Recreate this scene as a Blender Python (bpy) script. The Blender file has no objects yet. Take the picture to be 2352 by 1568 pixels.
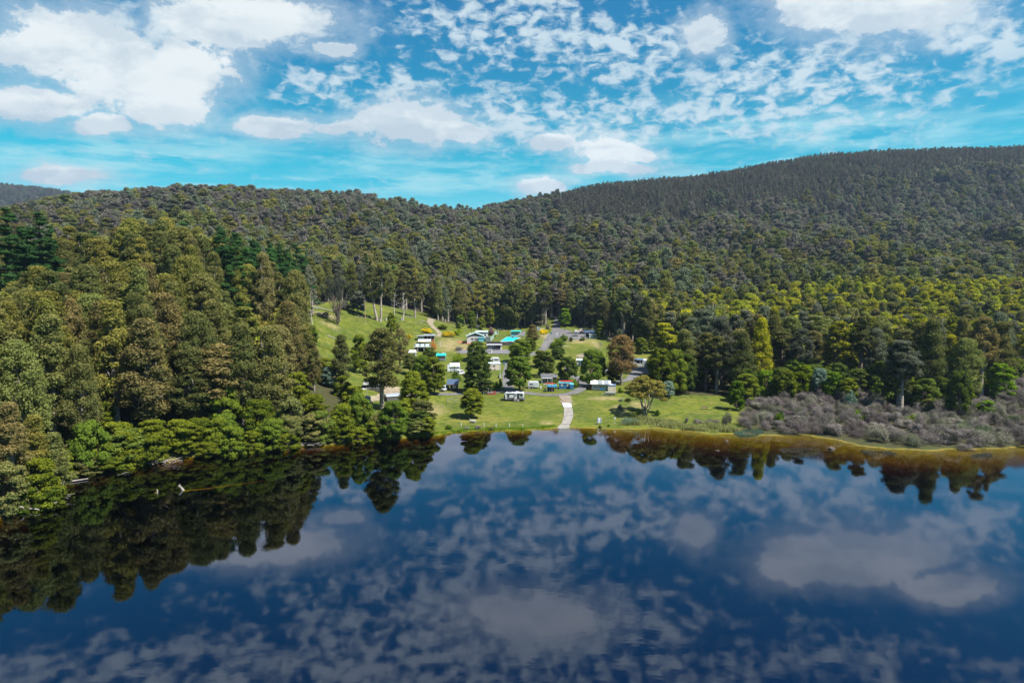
import bpy, bmesh, math, random
import numpy as np
from mathutils import Vector, Matrix

HAZE = 0.00006
# ------------------------------------------------------------------ camera, world, sun, exposure
CAM_H, PITCH, F = 39.0, math.radians(4.36), 24.0 / 36.0     # focal length in picture widths
SUN_EL, SUN_AZ = math.radians(55), math.radians(120)           # azimuth clockwise from +Y: light from the right
sc = bpy.context.scene
cam = bpy.data.cameras.new('camera'); cam.sensor_width = 36; cam.lens = 24; cam.clip_start = 1; cam.clip_end = 20000
co = bpy.data.objects.new('camera', cam); sc.collection.objects.link(co)
co.location = (0, 0, CAM_H); co.rotation_euler = (math.pi/2 - PITCH, 0, 0); sc.camera = co
sun = bpy.data.lights.new('sun', 'SUN'); sun.energy = 4.5; sun.angle = math.radians(0.53); sun.color = (1, .955, .88)
so = bpy.data.objects.new('sun', sun); sc.collection.objects.link(so)
sd = Vector((math.sin(SUN_AZ)*math.cos(SUN_EL), math.cos(SUN_AZ)*math.cos(SUN_EL), math.sin(SUN_EL)))
so.rotation_euler = sd.to_track_quat('Z', 'Y').to_euler()
sc.view_settings.view_transform = 'Standard'; sc.view_settings.look = 'None'
sc.view_settings.exposure = 1.4; sc.view_settings.gamma = 1.0; sc.view_settings.use_curve_mapping = False
sc.cycles.max_bounces = 6; sc.cycles.diffuse_bounces = 5; sc.cycles.glossy_bounces = 3
sc.cycles.transparent_max_bounces = 10; sc.cycles.transmission_bounces = 4; sc.cycles.volume_bounces = 0
sc.cycles.caustics_reflective = False; sc.cycles.caustics_refractive = False
SKY_STR = 0.051

def pix_dir(u, v, W=2352.0):
    """direction of a picture point (W wide), y component positive"""
    Hh = W*1568/2352
    xc = (u - W/2)/(W*F); yc = (Hh/2 - v)/(W*F)
    c, s = math.cos(PITCH), math.sin(PITCH)
    return np.array([xc, c + yc*s, -s + yc*c])

world = bpy.data.worlds.new('World'); sc.world = world; world.use_nodes = True
class NT:
    def __init__(s, tree): s.t = tree
    def n(s, typ, **kw):
        nd = s.t.nodes.new(typ)
        for k, val in kw.items():
            if k == 'inp':
                for i, x in val.items():
                    if isinstance(x, bpy.types.NodeSocket): s.t.links.new(x, nd.inputs[i])
                    else: nd.inputs[i].default_value = x
            else: setattr(nd, k, val)
        return nd
    def m(s, op, a, b=None, c=None, clamp=False):
        nd = s.n('ShaderNodeMath', operation=op, use_clamp=clamp)
        for i, x in enumerate((a, b, c)):
            if x is None: continue
            if isinstance(x, bpy.types.NodeSocket): s.t.links.new(x, nd.inputs[i])
            else: nd.inputs[i].default_value = x
        return nd.outputs[0]
    def vm(s, op, a, b=None, c=None, out=0):
        nd = s.n('ShaderNodeVectorMath', operation=op)
        for i, x in enumerate((a, b, c)):
            if x is None: continue
            if isinstance(x, bpy.types.NodeSocket): s.t.links.new(x, nd.inputs[i])
            else: nd.inputs[i].default_value = x
        return nd.outputs[out]
    def mix(s, fac, a, b, mode='MIX'):
        nd = s.n('ShaderNodeMix', data_type='RGBA', blend_type=mode, clamp_factor=True)
        for i, x in ((0, fac), (6, a), (7, b)):
            if isinstance(x, bpy.types.NodeSocket): s.t.links.new(x, nd.inputs[i])
            else: nd.inputs[i].default_value = x if i == 0 else (tuple(x) + (1,))[:4]
        return nd.outputs[2]
    def noise(s, vec, scale, detail=4, rough=.55, dist=0.0, out=0):
        nd = s.n('ShaderNodeTexNoise', inp={'Scale': scale, 'Detail': detail, 'Roughness': rough, 'Distortion': dist})
        if vec is not None: s.t.links.new(vec, nd.inputs['Vector'])
        return nd.outputs[out]
    def ss(s, x, lo, hi, a=0.0, b=1.0):
        nd = s.n('ShaderNodeMapRange', interpolation_type='SMOOTHSTEP', inp={0: x, 1: lo, 2: hi, 3: a, 4: b})
        return nd.outputs[0]

def build_world():
    t = world.node_tree; t.nodes.clear(); N = NT(t)
    tc = N.n('ShaderNodeTexCoord').outputs['Generated']
    d = N.vm('NORMALIZE', tc)
    sx = N.n('ShaderNodeSeparateXYZ', inp={0: d}); X, Y, Z = sx.outputs
    sky = N.n('ShaderNodeTexSky', sky_type='NISHITA', sun_disc=False, sun_elevation=SUN_EL, sun_rotation=SUN_AZ,
              altitude=300, air_density=1.0, dust_density=0.6, ozone_density=1.6)
    el = N.m('ABSOLUTE', Z)
    # the sky of the photograph: turquoise low down, deeper higher up
    tint = N.n('ShaderNodeValToRGB', inp={0: el}); cr = tint.color_ramp
    cr.elements[0].position = .06; cr.elements[0].color = (.40, .95, .95, 1)
    e = cr.elements.new(.17); e.color = (.0, .95, .92, 1)
    e = cr.elements.new(.30); e.color = (.0, .74, .88, 1)
    cr.elements[-1].position = .6; cr.elements[-1].color = (.04, .47, .92, 1)
    base = N.mix(1.0, sky.outputs[0], tint.outputs[0], 'MULTIPLY')
    # gnomonic coordinates about the view axis for the placed cumulus
    ay = N.m('MAXIMUM', N.m('ABSOLUTE', Y), .15)
    U = N.m('DIVIDE', X, ay); V = N.m('DIVIDE', Z, ay)
    uv = N.n('ShaderNodeCombineXYZ', inp={0: U, 1: V, 2: 0.0}).outputs[0]
    nz = N.vm('SUBTRACT', N.noise(N.vm('MULTIPLY', d, (1, 1, 1.6)), 7, 6, .6, out=1), (.5, .5, .5))
    uvd = N.vm('MULTIPLY_ADD', nz, (.085, .05, 0), uv)
    def ell(lst, src):
        acc = None
        for (u, v, ru, rv) in lst:
            p = pix_dir(u, v); cu, cv = p[0]/p[1], p[2]/p[1]
            iu, iv = 1568/ru*.93, 1568/rv*.93
            L = N.vm('LENGTH', N.vm('MULTIPLY_ADD', src, (iu, iv, 0), (-cu*iu, -cv*iv, 0)), out=1)
            acc = L if acc is None else N.m('SMOOTH_MIN', acc, L, .16)
        return acc
    CUM = [(150, 105, 165, 80), (300, 175, 170, 80), (430, 165, 120, 75), (560, 50, 220, 58), (90, 250, 130, 42), (385, 245, 125, 48), (250, 290, 80, 22),
           (950, 295, 150, 46), (1050, 305, 80, 28), (905, 275, 70, 44), (760, 290, 60, 16), (640, 285, 105, 26), (1255, 330, 50, 24), (1390, 345, 95, 34), (1460, 358, 60, 18), (1420, 392, 110, 18),
           (1240, 432, 55, 22), (2010, 15, 215, 70), (1880, 10, 90, 60), (1620, 75, 45, 48), (140, 405, 110, 22), (775, 118, 45, 20), (1240, -150, 170, 66), (2250, -60, 120, 40)]
    L = ell(CUM, uvd)
    fine = N.noise(N.vm('MULTIPLY', d, (1, 1, 1.5)), 24, 10, .70)
    body = N.m('ADD', N.m('SUBTRACT', 1.0, L), N.m('MULTIPLY', N.m('SUBTRACT', fine, .5), 1.75))
    cum = N.m('MAXIMUM', N.ss(body, -.06, .26), N.m('MULTIPLY', N.ss(body, -.7, .2), .45))
    Lb = ell(CUM, N.vm('ADD', uvd, (0, -.022, 0)))
    # altocumulus puffs
    dz = N.vm('MULTIPLY', d, (1, 1, 1.9))
    alt = N.noise(dz, 44, 5, .55, .35)
    alt2 = N.noise(N.vm('MULTIPLY', d, (1, 1, 2.2)), 17, 5, .6, .1)
    ALT = [(450, 60, 330, 60), (1180, 60, 300, 120), (1450, 110, 260, 90), (1850, 190, 380, 130), (1250, 270, 260, 80), (1500, 270, 300, 60), (820, 200, 200, 50), (2250, 60, 200, 90), (1100, -180, 700, 160), (1500, -420, 900, 160), (300, -300, 500, 120), (700, -360, 800, 200)]
    LA = ell(ALT, uvd)
    cov = N.ss(LA, .25, 1.45, 1.0, 0.0)
    big = N.noise(d, 5, 4, .5)
    cov = N.m('MAXIMUM', cov, N.m('MULTIPLY', N.ss(Z, .36, .46), N.ss(big, .4, .6, .45, .85)))
    a = N.m('ADD', N.m('MULTIPLY', alt, .66), N.m('MULTIPLY', alt2, .34))
    thr = N.m('SUBTRACT', .60, N.m('MULTIPLY', cov, .145))
    puff = N.ss(N.m('SUBTRACT', a, thr), -.055, .13)
    puff = N.m('MULTIPLY', puff, N.m('MULTIPLY_ADD', cov, .45, .5))
    # streaky veil low over the hills
    st = N.noise(N.vm('MULTIPLY', d, (1, 1, 6.5)), 9, 6, .62, .3)
    veil = N.m('MULTIPLY', N.ss(st, .43, .74), N.ss(Z, .12, .30, .95, 0.0))
    veil = N.m('MAXIMUM', veil, N.ss(Z, .02, .15, .9, 0.0))
    LV = ell([(250, 350, 560, 70), (1900, 300, 560, 60), (1050, 420, 500, 50)], uvd)
    veil = N.m('MAXIMUM', veil, N.m('MULTIPLY', N.ss(LV, .2, 1.2, .8, 0.0), N.ss(st, .38, .66)))
    c1 = N.mix(N.m('MULTIPLY', veil, .95), base, (3.3, 6.0, 6.5))
    c2 = N.mix(puff, c1, (4.8, 5.8, 6.3))
    under = N.ss(N.m('SUBTRACT', Lb, L), .1, .9)
    lump = N.m('ADD', N.m('MULTIPLY', N.noise(N.vm('MULTIPLY', d, (1, 1, 2.0)), 11, 7, .6), .7), N.m('MULTIPLY', fine, .3))
    shade = N.m('ADD', N.m('MULTIPLY', under, .6), N.ss(N.m('SUBTRACT', lump, N.m('MULTIPLY', body, .06)), .42, .56, 0, .7), clamp=True)
    ccol = N.mix(shade, (6.4, 6.85, 6.95), (4.1, 4.95, 5.6))
    c3 = N.mix(cum, c2, ccol)
    bg = N.n('ShaderNodeBackground', inp={0: c3, 1: SKY_STR})
    N.n('ShaderNodeOutputWorld', inp={0: bg.outputs[0]})
build_world()

# ------------------------------------------------------------------ helpers
rng = np.random.default_rng(7); random.seed(7)
COL = sc.collection
def tag(o, label=None, cat=None, group=None, kind=None):
    for k, val in (('label', label), ('category', cat), ('group', group), ('kind', kind)):
        if val: o[k] = val
    return o
def link(name, data, parent=None):
    o = bpy.data.objects.new(name, data); COL.objects.link(o)
    if parent: o.parent = parent
    return o
def empty(name, loc, rz=0, label=None, cat=None, group=None):
    o = link(name, None); o.location = loc; o.rotation_euler = (0, 0, rz); o.empty_display_size = .5
    return tag(o, label, cat, group)
def mesh_np(name, V, Fq, mat=None, tint=None, smooth=False):
    """V (n,3), Fq (m,3|4) arrays"""
    V = np.asarray(V, np.float32); Fq = np.asarray(Fq, np.int32)
    me = bpy.data.meshes.new(name); k = Fq.shape[1]
    me.vertices.add(len(V)); me.vertices.foreach_set('co', V.ravel())
    me.loops.add(Fq.size); me.loops.foreach_set('vertex_index', Fq.ravel())
    me.polygons.add(len(Fq)); me.polygons.foreach_set('loop_start', np.arange(0, Fq.size, k, dtype=np.int32))
    me.update(calc_edges=True)
    if tint is not None:
        a = me.attributes.new('tint', 'FLOAT', 'FACE'); a.data.foreach_set('value', np.asarray(tint, np.float32))
    if smooth: me.polygons.foreach_set('use_smooth', np.ones(len(Fq), bool))
    for m in (mat if isinstance(mat, (list, tuple)) else [mat] if mat else []): me.materials.append(m)
    return me
_mats = {}
def pmat(name, col, rough=.7, metal=0, var=.12, scale=3.0, spec=.4, bump=0.0):
    """a plain procedural material: colour broken up by noise"""
    if name in _mats: return _mats[name]
    m = bpy.data.materials.new(name); m.use_nodes = True; t = m.node_tree; t.nodes.clear(); N = NT(t)
    tc = N.n('ShaderNodeTexCoord').outputs['Object']
    nz = N.noise(tc, scale, 5, .6)
    lo = [c*(1-var*1.6) for c in col]; hi = [min(c*(1+var), .95) for c in col]
    c = N.mix(N.ss(nz, .3, .7), lo, hi)
    b = N.n('ShaderNodeBsdfPrincipled', inp={'Base Color': c, 'Roughness': rough, 'Metallic': metal, 'Specular IOR Level': spec})
    if bump:
        bp = N.n('ShaderNodeBump', inp={'Strength': bump, 'Distance': .05, 'Height': nz}); t.links.new(bp.outputs[0], b.inputs['Normal'])
    N.n('ShaderNodeOutputMaterial', inp={0: b.outputs[0]}); _mats[name] = m
    return m
def leafmat(name, A, B, transl=.28, C=None):
    if name in _mats: return _mats[name]
    m = bpy.data.materials.new(name); m.use_nodes = True; t = m.node_tree; t.nodes.clear(); N = NT(t)
    at = N.n('ShaderNodeAttribute', attribute_name='tint').outputs['Fac']
    oi = N.n('ShaderNodeObjectInfo'); r = oi.outputs['Random']
    r2 = N.n('ShaderNodeTexWhiteNoise', noise_dimensions='1D', inp={1: N.m('MULTIPLY', r, 91.7)}).outputs[0]
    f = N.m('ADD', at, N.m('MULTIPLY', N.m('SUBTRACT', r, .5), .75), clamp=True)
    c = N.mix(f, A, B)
    if C: c = N.mix(N.ss(r2, .55, 1.0, 0, .8), c, C)
    k = N.m('MULTIPLY_ADD', r2, .6, .72)
    c = N.mix(1.0, c, N.n('ShaderNodeCombineXYZ', inp={0: k, 1: k, 2: k}).outputs[0], 'MULTIPLY')
    df = N.n('ShaderNodeBsdfDiffuse', inp={0: c})
    tr = N.n('ShaderNodeBsdfTranslucent', inp={0: N.mix(1.0, c, (1.1, 1.25, .6), 'MULTIPLY')})
    mx = N.n('ShaderNodeMixShader', inp={0: transl, 1: df.outputs[0], 2: tr.outputs[0]})
    N.n('ShaderNodeOutputMaterial', inp={0: mx.outputs[0]}); _mats[name] = m
    return m

class MB:
    """collects boxes, tubes and prisms; build() links them as one mesh object"""
    def __init__(s): s.v = []; s.f = []
    def add(s, vs, fs):
        o = len(s.v); s.v += [tuple(x) for x in vs]; s.f += [tuple(i+o for i in f) for f in fs]; return s
    def box(s, x0, x1, y0, y1, z0, z1):
        return s.add([(x0,y0,z0),(x1,y0,z0),(x1,y1,z0),(x0,y1,z0),(x0,y0,z1),(x1,y0,z1),(x1,y1,z1),(x0,y1,z1)],
                     [(0,3,2,1),(4,5,6,7),(0,1,5,4),(1,2,6,5),(2,3,7,6),(3,0,4,7)])
    def prism(s, prof, a0, a1, axis='x'):
        """extrude profile (list of 2-D points, counter-clockwise) from a0 to a1 along axis"""
        n = len(prof)
        mk = {'x': lambda a, p: (a, p[0], p[1]), 'y': lambda a, p: (p[0], a, p[1]), 'z': lambda a, p: (p[0], p[1], a)}[axis]
        vs = [mk(a0, p) for p in prof] + [mk(a1, p) for p in prof]
        fs = [tuple(range(n-1, -1, -1)), tuple(range(n, 2*n))] + [(i, (i+1) % n, n+(i+1) % n, n+i) for i in range(n)]
        return s.add(vs, fs)
    def tube(s, pts, rad, n=6, cap=True):
        pts = [Vector(p) for p in pts]
        if not isinstance(rad, (list, tuple)): rad = [rad]*len(pts)
        o = len(s.v); up = Vector((0, 0, 1))
        for i, p in enumerate(pts):
            d = (pts[min(i+1, len(pts)-1)] - pts[max(i-1, 0)]).normalized()
            a = d.cross(up if abs(d.z) < .95 else Vector((1, 0, 0))).normalized(); b = d.cross(a)
            for k in range(n):
                w = 2*math.pi*k/n; s.v.append(tuple(p + (a*math.cos(w) + b*math.sin(w))*rad[i]))
        for i in range(len(pts)-1):
            for k in range(n): s.f.append((o+i*n+k, o+i*n+(k+1) % n, o+(i+1)*n+(k+1) % n, o+(i+1)*n+k))
        if cap: s.f.append(tuple(o+k for k in range(n))); s.f.append(tuple(o+(len(pts)-1)*n+k for k in range(n-1, -1, -1)))
        return s
    def disc(s, c, r, t, n=14, axis='x'):
        d = {'x': (t, 0, 0), 'y': (0, t, 0), 'z': (0, 0, t)}[axis]; c = Vector(c); h = Vector(d)/2
        return s.tube([c-h, c+h], r, n)
    def build(s, name, mat, parent=None, bevel=0, smooth=False, loc=None):
        me = bpy.data.meshes.new(name); me.from_pydata(s.v, [], s.f); me.materials.append(mat)
        bm = bmesh.new(); bm.from_mesh(me); bmesh.ops.recalc_face_normals(bm, faces=bm.faces); bm.to_mesh(me); bm.free()
        if smooth: me.polygons.foreach_set('use_smooth', np.ones(len(me.polygons), bool))
        o = link(name, me, parent)
        if bevel: md = o.modifiers.new('bevel', 'BEVEL'); md.width = bevel; md.segments = 2; md.limit_method = 'ANGLE'
        if loc is not None: o.location = loc
        return o
def copy_tree(o, parent=None, label=None):
    c = o.copy(); COL.objects.link(c); c.parent = parent
    if label: c['label'] = label
    for ch in list(o.children): copy_tree(ch, c)
    return c

# ------------------------------------------------------------------ terrain
def P(u, v, d, dz=0.0):
    """picture point (2352 wide) at forward distance d -> world point, dz added"""
    q = pix_dir(u, v); k = d/q[1]
    return np.array([q[0]*k, d, CAM_H + q[2]*k + dz])
def water_pt(u, v):
    q = pix_dir(u, v); k = -CAM_H/q[2]; return (q[0]*k, q[1]*k)
SHORE = [water_pt(*p) for p in [(-420, 1330), (-250, 1260), (-120, 1215), (0, 1190), (45, 1172), (70, 1165), (112, 1152), (118, 1128), (105, 1112), (135, 1103), (210, 1090), (262, 1073), (330, 1064), (420, 1052),
         (540, 1040), (650, 1030), (760, 1020), (835, 1014), (905, 1008), (960, 1003), (1030, 993), (1100, 990), (1200, 988), (1258, 984), (1300, 982), (1350, 983), (1420, 985), (1500, 984), (1560, 988),
         (1640, 996), (1700, 998), (1760, 1000), (1850, 998), (1930, 1012), (1980, 1024), (2060, 1030), (2130, 1036), (2230, 1030), (2352, 1027), (2500, 1022), (2800, 1015)]]
def resample(pts, step):
    pts = np.array(pts, float); seg = np.linalg.norm(np.diff(pts, axis=0), axis=1); s = np.r_[0, np.cumsum(seg)]
    q = np.linspace(0, s[-1], max(2, int(s[-1]/step)+1))
    return np.stack([np.interp(q, s, pts[:, i]) for i in range(pts.shape[1])], 1)
_sh = resample(SHORE, 2.0)
_k = np.arange(len(_sh)); _sh = _sh + np.stack([np.sin(_k*.9)*.5 + np.sin(_k*.37+1)*.6, np.sin(_k*1.3+2)*.45 + np.sin(_k*.51)*.6], 1)*np.clip((np.abs(_sh[:, :1]-12)-8)/15, 0.15, 1)
SHP = _sh
LAKE = np.vstack([SHP, [[2600, 260], [2600, -900], [-2600, -900], [-2600, 40], [-400, 60]]])
def in_poly(x, y, poly):
    x = np.asarray(x, float); y = np.asarray(y, float); r = np.zeros(x.shape, bool); n = len(poly); j = n-1
    for i in range(n):
        xi, yi = poly[i]; xj, yj = poly[j]
        if yi != yj:
            r ^= ((yi > y) != (yj > y)) & (x < (xj-xi)*(y-yi)/(yj-yi) + xi)
        j = i
    return r
def shore_dist(x, y):
    best = np.full(np.shape(x), 1e9)
    A, B = LAKE, np.roll(LAKE, -1, 0)
    for a, b in zip(A, B):
        ab = b-a; L = ab@ab + 1e-9
        t = np.clip(((x-a[0])*ab[0] + (y-a[1])*ab[1])/L, 0, 1)
        best = np.minimum(best, (x-a[0]-t*ab[0])**2 + (y-a[1]-t*ab[1])**2)
    return np.sqrt(best)
CP = [P(1290, 905, 233), P(1390, 898, 239), P(1180, 918, 225), P(1125, 848, 283), P(1140, 800, 330), P(1175, 775, 362), P(1275, 735, 470), P(1320, 768, 395),
      P(1480, 852, 290), P(1600, 920, 222), P(1700, 960, 200), P(870, 930, 215), P(720, 690, 420), P(775, 745, 350), P(985, 735, 430), P(985, 772, 365),
      P(720, 800, 300), P(1000, 905, 232), P(1560, 800, 335), P(1450, 780, 375),
      # forest floor below the canopies
      P(250, 610, 190, -30), P(430, 590, 220, -31), P(650, 690, 200, -27), P(60, 490, 250, -35), P(500, 520, 262, -31), P(640, 560, 330, -30), P(-150, 560, 190, -32), P(200, 640, 335, -24), P(20, 640, 345, -24), P(-180, 640, 350, -24), P(380, 610, 380, -26), P(520, 600, 400, -26), P(100, 590, 440, -26),
      P(1900, 650, 450, -24), P(2300, 650, 440, -24), P(2700, 650, 430, -24), P(1500, 690, 440, -24), P(2200, 900, 238), P(2600, 880, 240), P(1700, 860, 270, -2), P(2100, 780, 330, -20),
      P(1900, 560, 700, -28), P(2400, 560, 700, -28), P(1500, 560, 700, -28), P(1900, 470, 1000, -30), P(1500, 490, 950, -30), P(2400, 470, 1000, -30), P(1300, 525, 800, -30), P(1900, 354, 1330, -11), P(2330, 336, 1340, -11), P(2100, 342, 1340, -11), P(1600, 402, 1300, -11), P(1750, 378, 1310, -11), P(1450, 412, 1280, -12), P(1300, 434, 1260, -13), P(2800, 325, 1340, -11),
      P(1050, 476, 1020, -33), P(830, 447, 980, -34), P(470, 430, 980, -34), P(250, 450, 1000, -35), P(30, 486, 1040, -42), P(-300, 500, 1040, -42), P(1000, 600, 540, -27), P(700, 540, 600, -28), P(300, 510, 640, -28), P(-200, 510, 600, -28), P(1180, 680, 460, -28), P(1000, 540, 720, -30), P(1280, 600, 580, -28)]
CP += [np.array(q, float) for q in [(-800, 1500, 90), (-200, 1450, 90), (250, 1700, 150), (700, 1850, 220), (1300, 1850, 230), (0, 2100, 60), (-1200, 1900, 80), (900, 2300, 90), (-900, 300, 60), (900, 300, 30), (1100, 700, 90), (-1000, 800, 110)]]
for i in range(0, len(SHP), 9):
    if -400 < SHP[i, 0] < 420: CP.append(np.array([SHP[i, 0], SHP[i, 1], .6]))
CP = np.array(CP)
def tps_fit(cp):
    n = len(cp); d = np.hypot(cp[:, None, 0]-cp[None, :, 0], cp[:, None, 1]-cp[None, :, 1])/100
    K = np.where(d > 0, d*d*np.log(d+1e-12), 0) + np.eye(n)*.02
    Q = np.c_[np.ones(n), cp[:, :2]/100]; A = np.zeros((n+3, n+3)); A[:n, :n] = K; A[:n, n:] = Q; A[n:, :n] = Q.T
    return np.linalg.solve(A, np.r_[cp[:, 2], 0, 0, 0])
_w = tps_fit(CP)
def tps(x, y):
    s = np.zeros(np.shape(x))
    for (cx, cy, _), w in zip(CP, _w[:-3]):
        d2 = ((x-cx)**2 + (y-cy)**2)/1e4; s = s + w*.5*d2*np.log(d2+1e-12)
    return s + _w[-3] + _w[-2]*x/100 + _w[-1]*y/100
def axis(parts):
    out = [parts[0][0]]
    for a, b, st in parts: out += list(np.linspace(a, b, max(1, int(round((b-a)/st)))+1)[1:])
    return np.array(out)
GX = axis([(-2500, -1200, 100), (-1200, -260, 14), (-260, -130, 3), (-130, 150, 1.6), (150, 260, 3), (260, 1300, 14), (1300, 2500, 100)])
GY = axis([(-900, 40, 60), (40, 110, 6), (110, 300, 1.6), (300, 480, 2.5), (480, 1450, 13), (1450, 2400, 60)])
XX, YY = np.meshgrid(GX, GY)
sdist = shore_dist(XX, YY); lake = in_poly(XX, YY, LAKE)
H = np.maximum(tps(XX, YY), .35)
H += np.clip((YY-500)/150, 0, 1)*(8*np.sin(XX*.030+YY*.006+.5) + 6*np.sin(XX*.071-YY*.017+1.3) + 4*np.sin(XX*.13+YY*.03))*np.clip((930-YY)/180, 0, 1)
H += (np.sin(XX*.11+YY*.07)*np.sin(YY*.09-XX*.05)*.25 + np.sin(XX*.31+1.3)*np.sin(YY*.27+.4)*.08)*np.clip(sdist/30, 0, 1)
kk = np.clip(sdist/22, 0, 1); kk = kk*kk*(3-2*kk)
kleft = np.clip((-XX-20)/25, 0, 1)
land = .28*(1-np.exp(-sdist/1.0)) + H*(kk*(1-.0*kleft)) + kleft*1.2*(1-np.exp(-sdist/2.5))
slope = np.interp(XX, [-30, 0, 12, 28, 60], [2.4, .55, .55, .10, .08])
depth = .05 + slope*sdist + .0022*np.maximum(sdist-22, 0)**2 + np.clip((XX-14)/10, 0, 1)*.18*np.maximum(sdist-11, 0)
depth = np.minimum(depth, 9) + np.sin(XX*.5+YY*.2)*np.sin(YY*.6)*.05*np.clip(sdist/5, 0, 1)
Z = np.where(lake, -depth, land)
FLAT = []
def zt(x, y):
    i = int(np.clip(np.searchsorted(GX, x)-1, 0, len(GX)-2)); j = int(np.clip(np.searchsorted(GY, y)-1, 0, len(GY)-2))
    a = (x-GX[i])/(GX[i+1]-GX[i]); b = (y-GY[j])/(GY[j+1]-GY[j])
    return float((Z[j, i]*(1-a) + Z[j, i+1]*a)*(1-b) + (Z[j+1, i]*(1-a) + Z[j+1, i+1]*a)*b)
def at(u, v, W=4096.0):
    """ground point seen at picture point (4096 wide) and metres per picture pixel there"""
    q = pix_dir(u, v, W); q = q/q[1]; d = 60.0; pd = d
    while d < 1900:
        if CAM_H + q[2]*d <= max(zt(q[0]*d, d), 0): break
        pd = d; d += 2.0
    for _ in range(18):
        m = (pd+d)/2
        if CAM_H + q[2]*m <= max(zt(q[0]*m, m), 0): d = m
        else: pd = m
    return Vector((q[0]*d, d, max(zt(q[0]*d, d), 0))), d/(W*F)
def flatten(u, v, rx, ry, dz=0):
    c, _ = at(u, v); r = np.hypot((XX-c.x)/rx, (YY-c.y)/ry); k = np.clip((1.5-r)/.5, 0, 1); k = k*k*(3-2*k)
    Z[:] = Z*(1-k) + (c.z+dz)*k
    return c
POOL_C = flatten(2030, 1357, 19, 20)
COURT_C = flatten(1960, 1408, 20, 11)
PARK_C = flatten(2290, 1346, 18, 16)
# ------------------------------------------------------------------ ground, water, haze, roads
CLEAR = [at(u, v, 2352)[0] for u, v in [(850, 1003), (832, 930), (800, 880), (745, 830), (716, 790), (713, 702), (760, 692), (820, 692), (900, 706), (960, 716), (990, 722), (1004, 737), (1060, 745),
    (1100, 752), (1150, 745), (1200, 750), (1255, 746), (1258, 716), (1292, 716), (1296, 744), (1372, 756), (1400, 778), (1440, 792), (1560, 802), (1570, 830), (1500, 852), (1520, 903), (1600, 908), (1690, 910), (1705, 940), (1700, 960), (1700, 999)]]
CLEAR = np.array([(p.x, p.y) for p in CLEAR] + [(20, 150), (-40, 150)])
TEA = np.array([tuple(at(u, v)[0])[:2] for u, v in [(2965, 1700), (3010, 1610), (3300, 1590), (3430, 1575), (3600, 1650), (3900, 1620), (4096, 1530), (4400, 1500), (4400, 1775), (4096, 1790), (3900, 1800), (3700, 1795), (3500, 1768), (3380, 1752), (3200, 1738), (3010, 1728)]])
def pt2(pts, W=4096): return np.array([tuple(at(u, v, W)[0])[:2] for u, v in pts])

gx, gy = XX.ravel(), YY.ravel()
clear = in_poly(gx, gy, CLEAR)
DRY = [(1720, 1640, 70, 26), (1680, 1610, 50, 14), (2262, 1600, 26, 26), (2190, 1690, 26, 10), (2480, 1640, 26, 26), (2560, 1620, 40, 18), (2420, 1592, 80, 8), (1690, 1375, 30, 20), (1800, 1375, 60, 30), (1850, 1395, 45, 22),
       (2320, 1365, 60, 10), (2380, 1375, 20, 20), (2010, 1312, 60, 10), (1540, 1735, 60, 14), (1880, 1590, 40, 14), (1320, 1300, 40, 10), (1300, 1260, 50, 14), (2180, 1340, 26, 16), (2045, 1500, 12, 60)]
dry = np.zeros(len(gx))
for u, v, ru, rv in DRY:
    c, k = at(u, v); a = at(u, v+rv)[0]; b = at(u, v-rv)[0]
    rx, ry = ru*k, max(2.0, (b.y-a.y)/2)
    dry = np.maximum(dry, np.clip(1.25-np.hypot((gx-c.x)/rx, (gy-c.y)/ry), 0, 1))
tdist = np.where(clear, 0, 1.0)
V = np.stack([gx, gy, Z.ravel()], 1)
ny, nx = XX.shape
I = np.arange(ny*nx).reshape(ny, nx)
quads = np.stack([I[:-1, :-1], I[:-1, 1:], I[1:, 1:], I[1:, :-1]], -1).reshape(-1, 4)
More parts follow.
